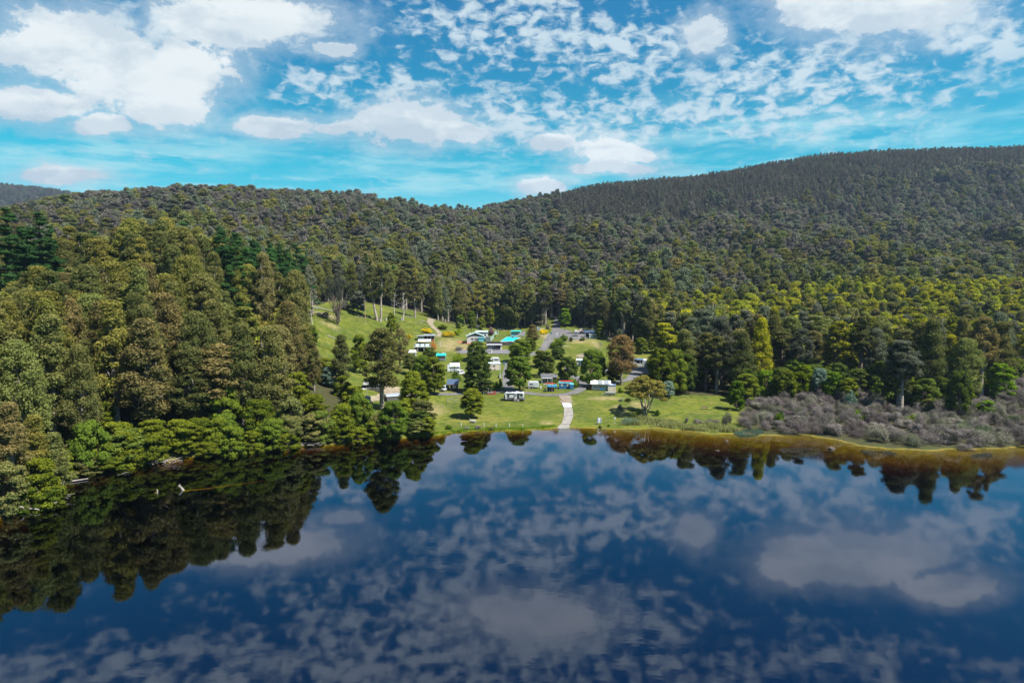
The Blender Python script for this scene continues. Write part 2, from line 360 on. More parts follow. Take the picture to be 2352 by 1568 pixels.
def ground_mat():
    m = bpy.data.materials.new('ground'); m.use_nodes = True; t = m.node_tree; t.nodes.clear(); N = NT(t)
    at_ = N.n('ShaderNodeAttribute', attribute_name='cover'); sep = N.n('ShaderNodeSeparateColor', inp={0: at_.outputs['Color']})
    pos = N.n('ShaderNodeNewGeometry').outputs['Position']
    n1 = N.noise(pos, .06, 5, .6); n2 = N.noise(pos, .5, 5, .65); n3 = N.noise(N.vm('MULTIPLY', pos, (.6, 1.0, 1)), .9, 6, .75); n4 = N.noise(N.vm('MULTIPLY', pos, (.35, 1, 1)), .16, 4, .6)
    g = N.mix(N.ss(n1, .35, .65), (.045, .071, .006), (.096, .116, .008))
    g = N.mix(N.ss(n4, .50, .68), g, (.135, .130, .022))
    g = N.mix(N.ss(n2, .44, .66, 0, .9), g, (.034, .062, .006))
    g = N.mix(N.ss(n3, .46, .70, 0, .75), g, (.155, .138, .044))
    dm = N.m('MULTIPLY', sep.outputs[0], N.ss(N.m('ADD', N.m('MULTIPLY', n2, .6), N.m('MULTIPLY', n3, .4)), .30, .58))
    g = N.mix(N.m('MULTIPLY', dm, 1.15, clamp=True), g, N.mix(N.ss(n3, .35, .6), (.17, .125, .058), (.23, .195, .09)))
    ff = N.mix(N.ss(n2, .35, .65), (.040, .032, .018), (.042, .050, .014))
    g = N.mix(sep.outputs[1], g, ff)
    z = N.n('ShaderNodeSeparateXYZ', inp={0: pos}).outputs[2]
    bed = N.mix(N.ss(n2, .35, .7), (.22, .165, .024), (.12, .10, .02))
    bed = N.mix(N.ss(n3, .52, .7, 0, .7), bed, (.045, .05, .022))
    g = N.mix(N.ss(z, .16, -.02), g, bed)
    b = N.n('ShaderNodeBsdfPrincipled', inp={'Base Color': g, 'Roughness': .9, 'Specular IOR Level': .15})
    bp = N.n('ShaderNodeBump', inp={'Strength': .55, 'Distance': .35, 'Height': N.m('ADD', n2, n3)}); t.links.new(bp.outputs[0], b.inputs['Normal'])
    N.n('ShaderNodeOutputMaterial', inp={0: b.outputs[0]}); return m
gm = mesh_np('ground', V, quads, ground_mat(), smooth=True)
ca = gm.color_attributes.new('cover', 'FLOAT_COLOR', 'POINT')
ca.data.foreach_set('color', np.stack([dry, tdist*(~lake.ravel()), np.zeros(len(gx)), np.ones(len(gx))], 1).astype(np.float32).ravel())
tag(link('ground', gm), kind='structure')

def water_mat():
    m = bpy.data.materials.new('lake_water'); m.use_nodes = True; t = m.node_tree; t.nodes.clear(); N = NT(t)
    pos = N.n('ShaderNodeNewGeometry').outputs['Position']
    rp = N.noise(N.vm('MULTIPLY', pos, (.55, 1, 1)), 1.1, 3, .5); rp2 = N.noise(pos, .35, 2, .5)
    patch = N.ss(N.noise(pos, .018, 3, .5), .42, .62, .25, 1.0)
    bp = N.n('ShaderNodeBump', inp={'Strength': 1.0, 'Distance': N.m('MULTIPLY', patch, .003), 'Height': N.m('ADD', rp, N.m('MULTIPLY', rp2, 1.2))})
    ge = N.n('ShaderNodeNewGeometry'); c_ = N.m('ABSOLUTE', N.vm('DOT_PRODUCT', ge.outputs['Incoming'], ge.outputs['Normal'], out=1))
    fr = N.m('MULTIPLY_ADD', N.m('POWER', N.m('SUBTRACT', 1.0, c_), 5.0), .85, .15)      # reflectance of the surface, the same from both sides
    gl = N.n('ShaderNodeBsdfGlossy', inp={'Color': (.74, .80, 1.0, 1), 'Roughness': .026, 'Normal': bp.outputs[0]})
    tr = N.n('ShaderNodeBsdfTransparent', inp={0: (.92, .94, .95, 1)})
    mx = N.n('ShaderNodeMixShader', inp={0: fr, 1: tr.outputs[0], 2: gl.outputs[0]})
    vol = N.n('ShaderNodeVolumeAbsorption', inp={0: (.83, .765, .10, 1), 1: 1.7})
    N.n('ShaderNodeOutputMaterial', inp={0: mx.outputs[0], 1: vol.outputs[0]}); return m
o = MB().box(-2450, 2450, -880, 2350, -12, 0).build('water', water_mat()); tag(o, kind='structure')

hz = bpy.data.materials.new('haze'); hz.use_nodes = True; t = hz.node_tree; t.nodes.clear(); N = NT(t)
pv = N.n('ShaderNodeVolumePrincipled', inp={'Color': (.50, .70, 1, 1), 'Density': HAZE, 'Anisotropy': .3})
N.n('ShaderNodeOutputMaterial', inp={1: pv.outputs[0]})
if HAZE: tag(MB().box(-5000, 5000, -1200, 6000, -14, 560).build('haze', hz), kind='stuff')

def drape(name, pts, wid, mat, lift=.06, step=1.5, W=4096, jag=0.0, kind='structure'):
    """a strip laid on the ground along picture points; wid metres (number or list)"""
    c = pt2(pts, W); wid = [wid]*len(c) if not isinstance(wid, (list, tuple)) else wid
    q = resample(np.c_[c, np.array(wid, float)], step)
    for _ in range(3): q[1:-1] = (q[:-2]+2*q[1:-1]+q[2:])/4
    vs, fs = [], []; n = len(q); m = 5
    for i in range(n):
        d = q[min(i+1, n-1), :2]-q[max(i-1, 0), :2]; d /= np.linalg.norm(d)+1e-9; nn = np.array([-d[1], d[0]])
        for k in range(m):
            s = (k/(m-1)-.5)*(q[i, 2] + (rng.normal()*jag if k in (0, m-1) else 0)); p = q[i, :2]+nn*s
            vs.append((p[0], p[1], max(zt(*p), -.5)+lift))
    for i in range(n-1):
        for k in range(m-1): a = i*m+k; fs.append((a, a+1, a+m+1, a+m))
    me = bpy.data.meshes.new(name); me.from_pydata(vs, [], fs); me.materials.append(mat)
    bm = bmesh.new(); bm.from_mesh(me); bmesh.ops.recalc_face_normals(bm, faces=bm.faces)
    if sum(f.normal.z for f in bm.faces) < 0: bmesh.ops.reverse_faces(bm, faces=bm.faces)
    bm.to_mesh(me); bm.free()
    return tag(link(name, me), kind=kind)
def patch(name, pts, mat, lift=.06, W=4096, step=1.6):
    """an area of ground covered by another surface (polygon of picture points), triangulated on the terrain"""
    p = pt2(pts, W); x0, y0 = p.min(0); x1, y1 = p.max(0)
    bm = bmesh.new(); vs = [bm.verts.new((a, b, 0)) for a, b in resample(np.vstack([p, p[:1]]), step)[:-1]]
    f = bm.faces.new(vs); bmesh.ops.triangulate(bm, faces=[f])
    bmesh.ops.subdivide_edges(bm, edges=[e for e in bm.edges if e.calc_length() > 3], cuts=2, use_grid_fill=True)
    bmesh.ops.triangulate(bm, faces=bm.faces)
    for v in bm.verts: v.co.z = zt(v.co.x, v.co.y)+lift
    bmesh.ops.recalc_face_normals(bm, faces=bm.faces)
    if sum(g.normal.z for g in bm.faces) < 0: bmesh.ops.reverse_faces(bm, faces=bm.faces)
    me = bpy.data.meshes.new(name); bm.to_mesh(me); bm.free(); me.materials.append(mat)
    return tag(link(name, me), kind='structure')
ASPH = pmat('asphalt_worn', (.11, .106, .106), .9, var=.18, scale=.6, bump=.3)
GRAV = pmat('gravel_tan', (.19, .155, .115), .95, var=.2, scale=.8, bump=.5)
DIRT = pmat('dirt_pale', (.20, .165, .11), .95, var=.2, scale=.7, bump=.5)
drape('road', [(1700, 1574), (1790, 1576), (1850, 1575), (1930, 1571), (2000, 1566), (2070, 1567), (2130, 1574), (2200, 1581), (2262, 1579), (2310, 1566), (2340, 1545), (2320, 1520), (2285, 1495), (2270, 1470)], 3.6, ASPH, .08, jag=.2)
drape('lane', [(2075, 1568), (2045, 1562), (2030, 1545), (2026, 1500), (2036, 1455), (2075, 1430), (2130, 1415), (2172, 1398), (2192, 1372), (2205, 1345), (2222, 1315), (2228, 1290), (2231, 1262)], [4.5, 4, 3.6, 3.4, 3.4, 3.4, 3.6, 4, 4.2, 4.4, 5, 4.4, 4], ASPH, .10, jag=.15)
drape('lane', [(2338, 1543), (2400, 1533), (2460, 1530), (2515, 1520), (2545, 1495), (2570, 1478)], [3.4, 3.2, 3, 3.4, 5, 8], ASPH, .12, jag=.2)
patch('car_park', [(2215, 1330), (2230, 1312), (2262, 1318), (2300, 1332), (2338, 1326), (2366, 1348), (2340, 1360), (2262, 1356), (2212, 1352)], ASPH, .14)
patch('parking_pad', [(2528, 1466), (2620, 1463), (2640, 1490), (2560, 1494), (2540, 1488)], ASPH, .14)
patch('parking_pad', [(2360, 1408), (2300, 1424), (2330, 1432), (2400, 1418)], GRAV, .12)
drape('dirt_track', [(1455, 1603), (1500, 1594), (1545, 1582), (1566, 1565), (1575, 1545)], [3.5, 3.5, 4.5, 5.5, 5], DIRT, .08, jag=.5)
drape('dirt_track', [(1570, 1592), (1640, 1582), (1705, 1575)], 3.0, DIRT, .07, jag=.4)
drape('dirt_path', [(1755, 1348), (1758, 1335), (1750, 1322), (1735, 1310), (1722, 1298), (1722, 1284), (1730, 1274)], [2.4, 2.4, 2.4, 3, 3, 3.6, 5], DIRT, .1, jag=.7)
drape('gravel_approach', [(2262, 1583), (2263, 1596), (2266, 1612)], [4.6, 3.4, 3.2], GRAV, .11, jag=.5)
# boat ramp: each cast slab is a piece of its own
ramp = empty('boat_ramp', at(2262, 1660)[0], 0, 'pale concrete boat ramp running down the lawn into the lake, its top slab bright white', 'boat ramp')
CONC = pmat('concrete_old', (.215, .20, .18), .9, var=.2, scale=.8, bump=.5); CONW = pmat('concrete_new', (.46, .48, .50), .8, var=.05)
def quad_slab(name, c4, mat, parent, lift, thick=.12):
    g = pt2(c4); vs = []
    n = 5
    for j in range(n):
        for i in range(n):
            a, b = i/(n-1), j/(n-1)
            p = (g[0]*(1-a)+g[1]*a)*(1-b) + (g[3]*(1-a)+g[2]*a)*b
            e = rng.normal()*.04 if i in (0, n-1) else 0
            vs.append((p[0]+e, p[1], max(zt(*p), -1.2)+lift))
    fs = [(j*n+i, j*n+i+1, (j+1)*n+i+1, (j+1)*n+i) for j in range(n-1) for i in range(n-1)]
    me = bpy.data.meshes.new(name); me.from_pydata(vs, [], fs); me.materials.append(mat); o = link(name, me, parent)
    o.matrix_parent_inverse = Matrix.Translation(parent.location).inverted()
    md = o.modifiers.new('thickness', 'SOLIDIFY'); md.thickness = thick; md.offset = -1
    return o
quad_slab('slab', [(2254, 1629), (2287, 1629), (2284, 1614), (2248, 1613)], CONW, ramp, .18)['label'] = 'bright white new concrete slab'
quad_slab('slab', [(2255, 1663), (2294, 1661), (2288, 1629.5), (2256, 1629.5)], CONC, ramp, .14)
quad_slab('slab', [(2245, 1697), (2281, 1697), (2293, 1662), (2255, 1663.8)], CONC, ramp, .14)
quad_slab('slab', [(2220, 1728), (2277, 1729), (2279, 1713.5), (2228, 1712.5)], CONC, ramp, .10)
quad_slab('slab', [(2228, 1712), (2279, 1713), (2278, 1698), (2243, 1698)], CONC, ramp, .12)

# ------------------------------------------------------------------ trees: prototypes
BARK = pmat('bark_pale', (.25, .215, .18), .9, var=.35, scale=.9, bump=.6)
BARKD = pmat('bark_dark', (.11, .085, .065), .95, var=.35, scale=1.2, bump=.6)
BARKW = pmat('bark_bleached', (.34, .31, .28), .85, var=.25, scale=1.0, bump=.4)
L = {
 'olive': leafmat('leaf_olive', (.078, .094, .030), (.180, .168, .052), C=(.115, .135, .038)),
 'rust': leafmat('leaf_rust', (.088, .094, .036), (.210, .162, .060), C=(.14, .125, .048)),
 'gold': leafmat('leaf_gold', (.095, .106, .026), (.240, .205, .046), C=(.13, .14, .03)),
 'red': leafmat('leaf_red', (.11, .092, .042), (.25, .160, .066), C=(.16, .12, .05)),
 'grey': leafmat('leaf_grey', (.085, .098, .070), (.170, .168, .118), C=(.095, .12, .072)),
 'mauve': leafmat('leaf_mauve', (.105, .095, .088), (.185, .158, .138), C=(.125, .12, .095)),
 'yellow': leafmat('leaf_yellow', (.10, .12, .020), (.36, .33, .016), C=(.20, .22, .02)),
 'wattle': leafmat('leaf_wattle', (.048, .074, .009), (.165, .185, .016), C=(.06, .10, .014)),
 'dark': leafmat('leaf_dark', (.036, .060, .014), (.100, .130, .022)),
 'pine': leafmat('leaf_pine', (.020, .052, .018), (.050, .105, .024), .2, C=(.035, .085, .022)),
 'conifer': leafmat('leaf_conifer', (.088, .080, .068), (.185, .155, .120), .3, C=(.11, .115, .08)),
 'bright': leafmat('leaf_bright', (.05, .10, .010), (.13, .20, .012)),
 'lime': leafmat('leaf_lime', (.10, .15, .008), (.20, .25, .010)),
 'tea': leafmat('leaf_tea', (.080, .072, .066), (.225, .195, .188), .15, C=(.14, .14, .095)),
 'tea_mauve': leafmat('leaf_tea_mauve', (.095, .074, .078), (.165, .135, .135), .15),
 'silver': leafmat('leaf_silver', (.08, .13, .10), (.17, .23, .18)),
 'sheoak': leafmat('leaf_sheoak', (.050, .058, .042), (.10, .105, .078), .2),
 'flower': leafmat('leaf_flower', (.30, .22, .010), (.62, .45, .012)),
 'orange': leafmat('leaf_orange', (.26, .10, .03), (.42, .20, .05)),
 'crimson': leafmat('leaf_crimson', (.40, .01, .06), (.62, .03, .13)),
 'purple': leafmat('leaf_purple', (.13, .07, .10), (.24, .14, .18)),
 'reed': leafmat('leaf_reed', (.16, .17, .06), (.34, .31, .16), .3),
}
def leaves(clumps, n, size, asp=.38, up=.35, jit=.8, shell=(.55, 1.06), along=0.0, tipk=.6, core=0):
    """leaf quads over the shells of ellipsoidal clumps [(c, r, zr)] -> V, F, tint"""
    C = np.array([c[0] for c in clumps], float); R = np.array([c[1] for c in clumps]); Zr = np.array([c[2] for c in clumps])
    w = R**2; idx = rng.choice(len(C), n, p=w/w.sum())
    d = rng.normal(size=(n, 3)); d /= np.linalg.norm(d, axis=1)[:, None]; d[:, 2] += up; d /= np.linalg.norm(d, axis=1)[:, None]
    rad = rng.uniform(*shell, n)
    p = C[idx] + d*np.stack([R[idx], R[idx], Zr[idx]], 1)*rad[:, None]
    nrm = d + rng.normal(size=(n, 3))*jit; nrm /= np.linalg.norm(nrm, axis=1)[:, None]
    a = rng.normal(size=(n, 3))*(1-along) + d*along*2; a -= nrm*(a*nrm).sum(1)[:, None]; a /= np.linalg.norm(a, axis=1)[:, None]+1e-9
    b = np.cross(nrm, a); s = size*rng.uniform(.6, 1.35, n)[:, None]
    V = np.stack([p-a*s, p-b*s*asp, p+a*s, p+b*s*asp], 1).reshape(-1, 3)
    Fq = np.arange(4*n).reshape(n, 4)
    ct = rng.uniform(-.25, .25, len(C))
    if core:
        g = np.linspace(-1, 1, 3); cv, cf = [], []
        for ax in range(3):
            for sg in (-1, 1):
                o = len(cv)
                for a_ in g:
                    for b_ in g:
                        q = np.array([a_, b_, 0.]); q = np.insert(q[:2], ax, sg); cv.append(q/np.linalg.norm(q))
                cf += [(o+i*3+j, o+i*3+j+1, o+(i+1)*3+j+1, o+(i+1)*3+j) for i in range(2) for j in range(2)]
        cv, cf = np.array(cv), np.array(cf)
        VV = [C[i] + cv*np.array([R[i], R[i], Zr[i]])*core*rng.uniform(.8, 1.15, (len(cv), 1)) for i in range(len(C))]
        FF = [cf + len(V) + i*len(cv) for i in range(len(C))]
        V = np.vstack([V]+VV); Fq = np.vstack([Fq]+FF)
    tint = np.clip(ct[idx] + .26 + tipk*np.clip(d[:, 2]*.7+.25, 0, 1)*np.clip((rad-.6)/.4, 0, 1) + rng.normal(size=n)*.16, 0, 1)  # upper outer leaves paler: new growth, plus sunlit tops put into the tint
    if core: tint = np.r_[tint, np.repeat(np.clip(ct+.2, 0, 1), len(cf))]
    return V, Fq, tint
def limb(mb, a, b, r0, r1, bend=.12, seg=4, n=5):
    a, b = Vector(a), Vector(b); L_ = (b-a).length
    o = Vector(rng.normal(size=3))*bend*L_; pts = []; rs = []
    for i in range(seg+1):
        t = i/seg; pts.append(a.lerp(b, t) + o*math.sin(math.pi*t)*.6); rs.append(r0+(r1-r0)*t)
    mb.tube(pts, rs, n, cap=False)
PROTO = {}
def bake(kind, mb, VFt, Hn, Wn, mat, bark):
    """store trunk and crown meshes with their nominal height and width"""
    tr = bpy.data.meshes.new('trunk'); tr.from_pydata(mb.v, [], mb.f); tr.materials.append(bark); tr.polygons.foreach_set('use_smooth', np.ones(len(tr.polygons), bool))
    cr = mesh_np('crown', *VFt[:2], mat, VFt[2]) if VFt is not None else None
    PROTO.setdefault(kind, []).append((tr, cr, Hn, Wn))
def envelope(n, H, W, t0, prof, rmin, rmax, inner=.4, flat=.75):
    cl = []
    while len(cl) < n:
        t = rng.uniform(t0, 1); R = W/2*prof((t-t0)/(1-t0)); r = rng.uniform(rmin, rmax)
        k = max(0, R-r*.6)*math.sqrt(rng.uniform(inner, 1)); w = rng.uniform(0, 2*math.pi)
        cl.append(((k*math.cos(w), k*math.sin(w), min(t*H, H-r*flat)), r, r*flat))
    return cl
def gum(seed_n, H, W, n, size, t0=.36, kind='gum', bark=BARK, dens=34, far=False):
    mb = MB(); lean = rng.normal(size=2)*.03*H; r0 = .017*H
    pts = [(lean[0]*t*t + math.sin(t*5+seed_n)*.012*H*t, lean[1]*t*t, t*H*.86) for t in np.linspace(0, 1, 8)]
    pts[0] = (0, 0, -1.0)
    mb.tube(pts, [r0*1.25*(1-.86*t)+.03 for t in np.linspace(0, 1, 8)], 5 if far else 8, cap=False)
    p = (lambda x: max(.10, max(0, 1-((x-.34)/.69)**2)**.7)) if far or seed_n % 2 == 0 else (lambda x: max(.09, min(1, (x+.12)/.34)*max(0, 1-x)**.62*1.12))
    cl = envelope(dens, H, W, t0, p, W*.065, W*.165, .30, .95) + [((lean[0], lean[1], H-W*.12), W*.15, W*.12)]
    for c in cl[::2] if not far else cl[::6]:
        zb = max(.2*H, c[0][2]-rng.uniform(.10, .26)*H); t = min(zb/(.86*H), 1)
        limb(mb, (lean[0]*t*t, lean[1]*t*t, zb), c[0], r0*.34*(1.1-t), .04, .14, 3 if far else 4, 3 if far else 5)
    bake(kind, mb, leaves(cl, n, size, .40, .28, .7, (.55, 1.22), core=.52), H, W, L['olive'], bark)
def wattle(H, W, n, size, t0=.14, kind='wattle', dens=70, mat='wattle', bark=BARKD, multi=1, peak=.34, flat=.62):
    mb = MB()
    p = lambda x: max(.10, 1-((x-peak)/(1.02-peak if x > peak else peak+.30))**2)**.5
    cl = envelope(dens, H, W, t0, p, W*.09, W*.17, .45, flat) + [((0, 0, H-W*.07), W*.10, W*.07)]
    for k in range(multi):
        a = rng.uniform(0, 6.28); top = Vector((math.cos(a)*W*.15*(multi > 1), math.sin(a)*W*.15*(multi > 1), H*.75))
        limb(mb, (0, 0, -.8), top, .022*H/math.sqrt(multi)+.05, .04, .06, 6, 7)
    for c in cl[::4]: limb(mb, (0, 0, max(.12*H, c[0][2]*.55)), c[0], .008*H+.02, .03, .1, 3, 4)
    bake(kind, mb, leaves(cl, n, size, .6, .5, .5, (.74, 1.08), tipk=.85, core=.72), H, W, L[mat], bark)
def pine(H, W, n, size, kind='pine', cone=.75, t0=.18, whorl=13, mat='pine', dens=6, droop=.0):
    mb = MB(); mb.tube([(0, 0, -1), (0, 0, H*.5), (0, 0, H*.97)], [.016*H, .01*H, .03], 7, cap=False); cl = []
    for i in range(whorl):
        t = t0+(1-t0)*(i/(whorl-1))**.9; R = W/2*max(.10, (1-((t-t0)/(1-t0))**1.25*.95))*cone**0
        for k in range(max(2, int(dens*(1.1-t*.6)))):
            w = rng.uniform(0, 6.28); rr = R*rng.uniform(.45, 1.0); r = W*rng.uniform(.11, .19)*(1.15-t*.5)
            c = (rr*math.cos(w), rr*math.sin(w), min(H*t - rr*droop + rng.normal()*.015*H, H-r*.4)); cl.append((c, r, r*.55))
            limb(mb, (0, 0, max(.1*H, c[2]-rr*.2)), c, .004*H, .02, .05, 2, 3)
        cl.append(((0, 0, min(H*t, H-.4)), max(.35, R*.35), max(.5, R*.3)))
    bake(kind, mb, leaves(cl, n, size, .34, .4, .7, (.5, 1.1), .3, .6, core=.75), H, W, L[mat], BARKD)
def dead(H, W, kind='dead', bark=BARKW, n=13, twigs=4):
    mb = MB(); limb(mb, (0, 0, -1), (rng.normal()*.03*H, 0, H), .016*H, .03, .03, 7, 6)
    for i in range(n):
        z = H*rng.uniform(.3, .95); w = rng.uniform(0, 6.28); Ln = W/2*rng.uniform(.5, 1)*(1.15-z/H*.6)
        e = Vector((math.cos(w)*Ln, math.sin(w)*Ln, z+Ln*rng.uniform(.3, .9))); limb(mb, (0, 0, z), e, .005*H, .025, .15, 4, 4)
        for k in range(twigs):
            s = Vector((0, 0, z)).lerp(e, rng.uniform(.4, 1)); limb(mb, s, s+Vector(rng.normal(size=3))*Ln*.3+Vector((0, 0, Ln*.25)), .03, .012, .15, 3, 3)
    bake(kind, mb, None, H, W, None, bark)
def spreading(H, W, n):
    mb = MB(); cl = []
    for i in range(84):
        w = rng.uniform(0, 6.28); k = math.sqrt(rng.uniform(0, 1)); x, y = k*W/2*.92*math.cos(w), k*W/2*.92*math.sin(w)
        z = H*(.42+.50*math.sqrt(max(0, 1-k*k*.95)))*rng.uniform(.88, 1.02) - (H*.18 if rng.uniform() < .22 else 0); r = W*rng.uniform(.06, .105)
        cl.append(((x, y, min(z, H-r*.5)), r, r*.6))
    mains = []
    for k in range(7):
        w = 6.28*k/7+rng.normal()*.2; e = Vector((math.cos(w)*W*.22, math.sin(w)*W*.22, H*rng.uniform(.5, .68))); mains.append(e)
        limb(mb, (math.cos(w)*.15, math.sin(w)*.15, -.6 if k < 3 else H*.12), e, .016*H, .008*H, .10, 6, 6)
    mb.tube([(0, 0, -.8), (0, 0, H*.1), (0.1, 0, H*.22)], [.034*H, .026*H, .022*H], 9, cap=False)
    for c in cl:
        e = min(mains, key=lambda m: (m-Vector(c[0])).length); limb(mb, e.lerp(Vector((0, 0, H*.25)), rng.uniform(0, .4)), c[0], .006*H, .03, .12, 4, 4)
    bake('spreading', mb, leaves(cl, n, .26, .42, .6, .6, (.55, 1.05), tipk=.8, core=.45), H, W, L['gold'], BARK)
def sheoak(H, W, n):
    mb = MB(); cl = []
    for k in range(26):
        w = rng.uniform(0, 6.28); a = rng.uniform(.1, .62); e = Vector((math.cos(w)*math.sin(a)*H*.62, math.sin(w)*math.sin(a)*H*.62, H*(.25+.68*math.cos(a)*rng.uniform(.55, 1))))
        limb(mb, (math.cos(w)*.25, math.sin(w)*.25, -.5 if k < 6 else H*rng.uniform(.05, .3)), e, .012*H, .03, .06, 5, 4)
        cl.append((tuple(e), W*rng.uniform(.13, .2), W*.2))
    bake('sheoak', mb, leaves(cl, n, .34, .12, .3, .9, (.2, 1.1), .6, .4), H, W, L['sheoak'], BARKD)
def shrub(H, W, n, size, kind, mat, asp=.2, along=.7, clumps=14, stems=7, bark=BARKD):
    mb = MB(); cl = []
    for k in range(clumps):
        w = rng.uniform(0, 6.28); q = math.sqrt(rng.uniform(0, 1)); x, y = q*W*.36*math.cos(w), q*W*.36*math.sin(w); r = W*rng.uniform(.14, .24)
        z = max(r*.5, H*rng.uniform(.25, .95)*math.sqrt(1-q*q*.7)-r*.4); cl.append(((x, y, z), r, r*1.05))
    for k in range(stems):
        c = cl[k % len(cl)][0]; limb(mb, (rng.normal()*.12*W*.3, rng.normal()*.12*W*.3, -.4), c, .025*H**.5, .012, .1, 3, 4)
    bake(kind, mb, leaves(cl, n, size, asp, .6, .5, (.35, 1.15), along, .7), H, W, L[mat], bark)
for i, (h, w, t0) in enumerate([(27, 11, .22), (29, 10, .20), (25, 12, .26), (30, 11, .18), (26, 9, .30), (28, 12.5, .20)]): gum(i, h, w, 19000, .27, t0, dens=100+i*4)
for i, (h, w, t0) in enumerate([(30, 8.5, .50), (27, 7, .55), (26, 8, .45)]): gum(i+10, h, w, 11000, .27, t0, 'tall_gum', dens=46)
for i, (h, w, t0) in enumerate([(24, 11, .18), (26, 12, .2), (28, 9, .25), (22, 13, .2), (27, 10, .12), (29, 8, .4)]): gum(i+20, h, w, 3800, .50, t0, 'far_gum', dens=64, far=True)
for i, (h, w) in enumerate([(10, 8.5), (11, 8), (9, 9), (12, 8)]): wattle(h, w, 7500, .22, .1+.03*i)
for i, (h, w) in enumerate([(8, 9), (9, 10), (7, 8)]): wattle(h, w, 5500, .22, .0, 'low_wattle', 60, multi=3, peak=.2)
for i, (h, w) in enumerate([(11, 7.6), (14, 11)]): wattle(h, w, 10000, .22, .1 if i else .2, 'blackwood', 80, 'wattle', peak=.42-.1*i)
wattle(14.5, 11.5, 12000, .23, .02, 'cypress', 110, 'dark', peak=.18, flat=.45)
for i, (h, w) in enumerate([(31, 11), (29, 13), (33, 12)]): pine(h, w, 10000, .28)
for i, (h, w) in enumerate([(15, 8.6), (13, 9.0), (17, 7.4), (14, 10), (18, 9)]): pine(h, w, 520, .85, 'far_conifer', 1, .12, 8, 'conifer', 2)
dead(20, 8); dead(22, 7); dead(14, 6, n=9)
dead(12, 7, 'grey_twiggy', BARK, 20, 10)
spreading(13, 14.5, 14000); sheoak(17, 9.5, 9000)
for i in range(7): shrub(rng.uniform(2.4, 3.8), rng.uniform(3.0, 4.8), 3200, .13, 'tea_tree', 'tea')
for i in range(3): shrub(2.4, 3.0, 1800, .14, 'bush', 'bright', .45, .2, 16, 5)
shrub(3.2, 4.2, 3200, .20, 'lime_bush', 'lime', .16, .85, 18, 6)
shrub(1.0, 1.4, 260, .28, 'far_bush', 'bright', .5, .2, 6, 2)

NAMES = {'gum': 'gum_tree', 'tall_gum': 'gum_tree', 'far_gum': 'gum_tree', 'wattle': 'wattle_tree', 'low_wattle': 'wattle_tree', 'blackwood': 'blackwood_tree', 'cypress': 'cypress_tree', 'pine': 'pine_tree',
         'dead': 'dead_tree', 'grey_twiggy': 'bare_tree', 'spreading': 'gum_tree', 'sheoak': 'sheoak_tree', 'tea_tree': 'tea_tree_shrub', 'bush': 'bush', 'lime_bush': 'bush', 'far_bush': 'bush'}
CATS = {'tea_tree': 'shrub', 'bush': 'bush', 'lime_bush': 'bush', 'far_bush': 'bush'}
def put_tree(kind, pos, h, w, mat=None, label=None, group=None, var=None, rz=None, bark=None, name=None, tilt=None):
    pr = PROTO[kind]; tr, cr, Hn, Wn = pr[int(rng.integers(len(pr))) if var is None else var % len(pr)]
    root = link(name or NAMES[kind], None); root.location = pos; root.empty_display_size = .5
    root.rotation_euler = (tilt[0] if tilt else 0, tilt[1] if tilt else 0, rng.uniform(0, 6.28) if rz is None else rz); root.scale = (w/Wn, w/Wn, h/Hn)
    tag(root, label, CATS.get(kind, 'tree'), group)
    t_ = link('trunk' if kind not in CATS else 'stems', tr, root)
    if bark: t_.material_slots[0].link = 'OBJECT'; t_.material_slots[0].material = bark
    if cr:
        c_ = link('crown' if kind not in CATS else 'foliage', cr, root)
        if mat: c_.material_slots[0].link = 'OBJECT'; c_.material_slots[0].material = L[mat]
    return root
PLACED = []      # (x, y, radius) of trees placed one by one, so the wood keeps clear of them
def T(u, v, hp, wp, kind, mat, label, group=None, **kw):
    """a tree whose foot is at picture point (4096 wide) and whose size is hp x wp picture pixels"""
    p, k = at(u, v); PLACED.append((p.x, p.y, wp*k*.5)); return put_tree(kind, p, hp*k, wp*k, mat, label, group, **kw)
# ------------------------------------------------------------------ trees placed one by one
T(1888, 1671, 120, 98, 'blackwood', 'wattle', 'round dark green blackwood with a forked trunk, alone on the front lawn beside the stump', var=0)
T(1915, 1571, 158, 128, 'cypress', 'dark', 'broad dark cypress beside the black cabin, the darkest tree in the caravan park')
T(1906, 1442, 78, 88, 'blackwood', 'dark', 'round dark tree in front of the tennis court, behind the dark cypress', var=1)
T(2075, 1566, 142, 115, 'blackwood', 'wattle', 'tall bright-topped blackwood with a bare trunk beside the white caravan roadside', var=0)
T(2082, 1450, 94, 100, 'blackwood', 'wattle', 'green blackwood right of the tennis court, behind the caravan tree', var=1)
T(2116, 1402, 52, 64, 'blackwood', 'wattle', 'low rounded blackwood below the swimming pool at the bend of the lane', var=1)
T(2130, 1378, 80, 66, 'gum', 'rust', 'bushy brown-topped gum right of the swimming pool', var=5)
T(2183, 1508, 104, 78, 'blackwood', 'dark', 'dark blackwood standing behind the grey cabin with the dark roof', var=1)
T(2160, 1470, 70, 60, 'blackwood', 'wattle', 'small dark blackwood left of the lane bend, behind the grey cabin', var=1)
T(2270, 1523, 98, 92, 'wattle', 'dark', 'umbrella-crowned dark tree with a bare leaning trunk behind the blue cabin', var=2)
T(2232, 1434, 50, 62, 'blackwood', 'dark', 'dark blackwood on the right side of the lane above the blue cabin', var=1)
T(2363, 1546, 150, 92, 'blackwood', 'wattle', 'tall blackwood at the left end of the beige annexe', var=1)
T(2395, 1525, 120, 60, 'blackwood', 'wattle', 'narrow blackwood between the beige annexe and the rusty gum', var=0)
T(2485, 1538, 200, 132, 'gum', 'red', 'large rusty-crowned gum with a pale straight trunk behind the beige annexe', var=2)
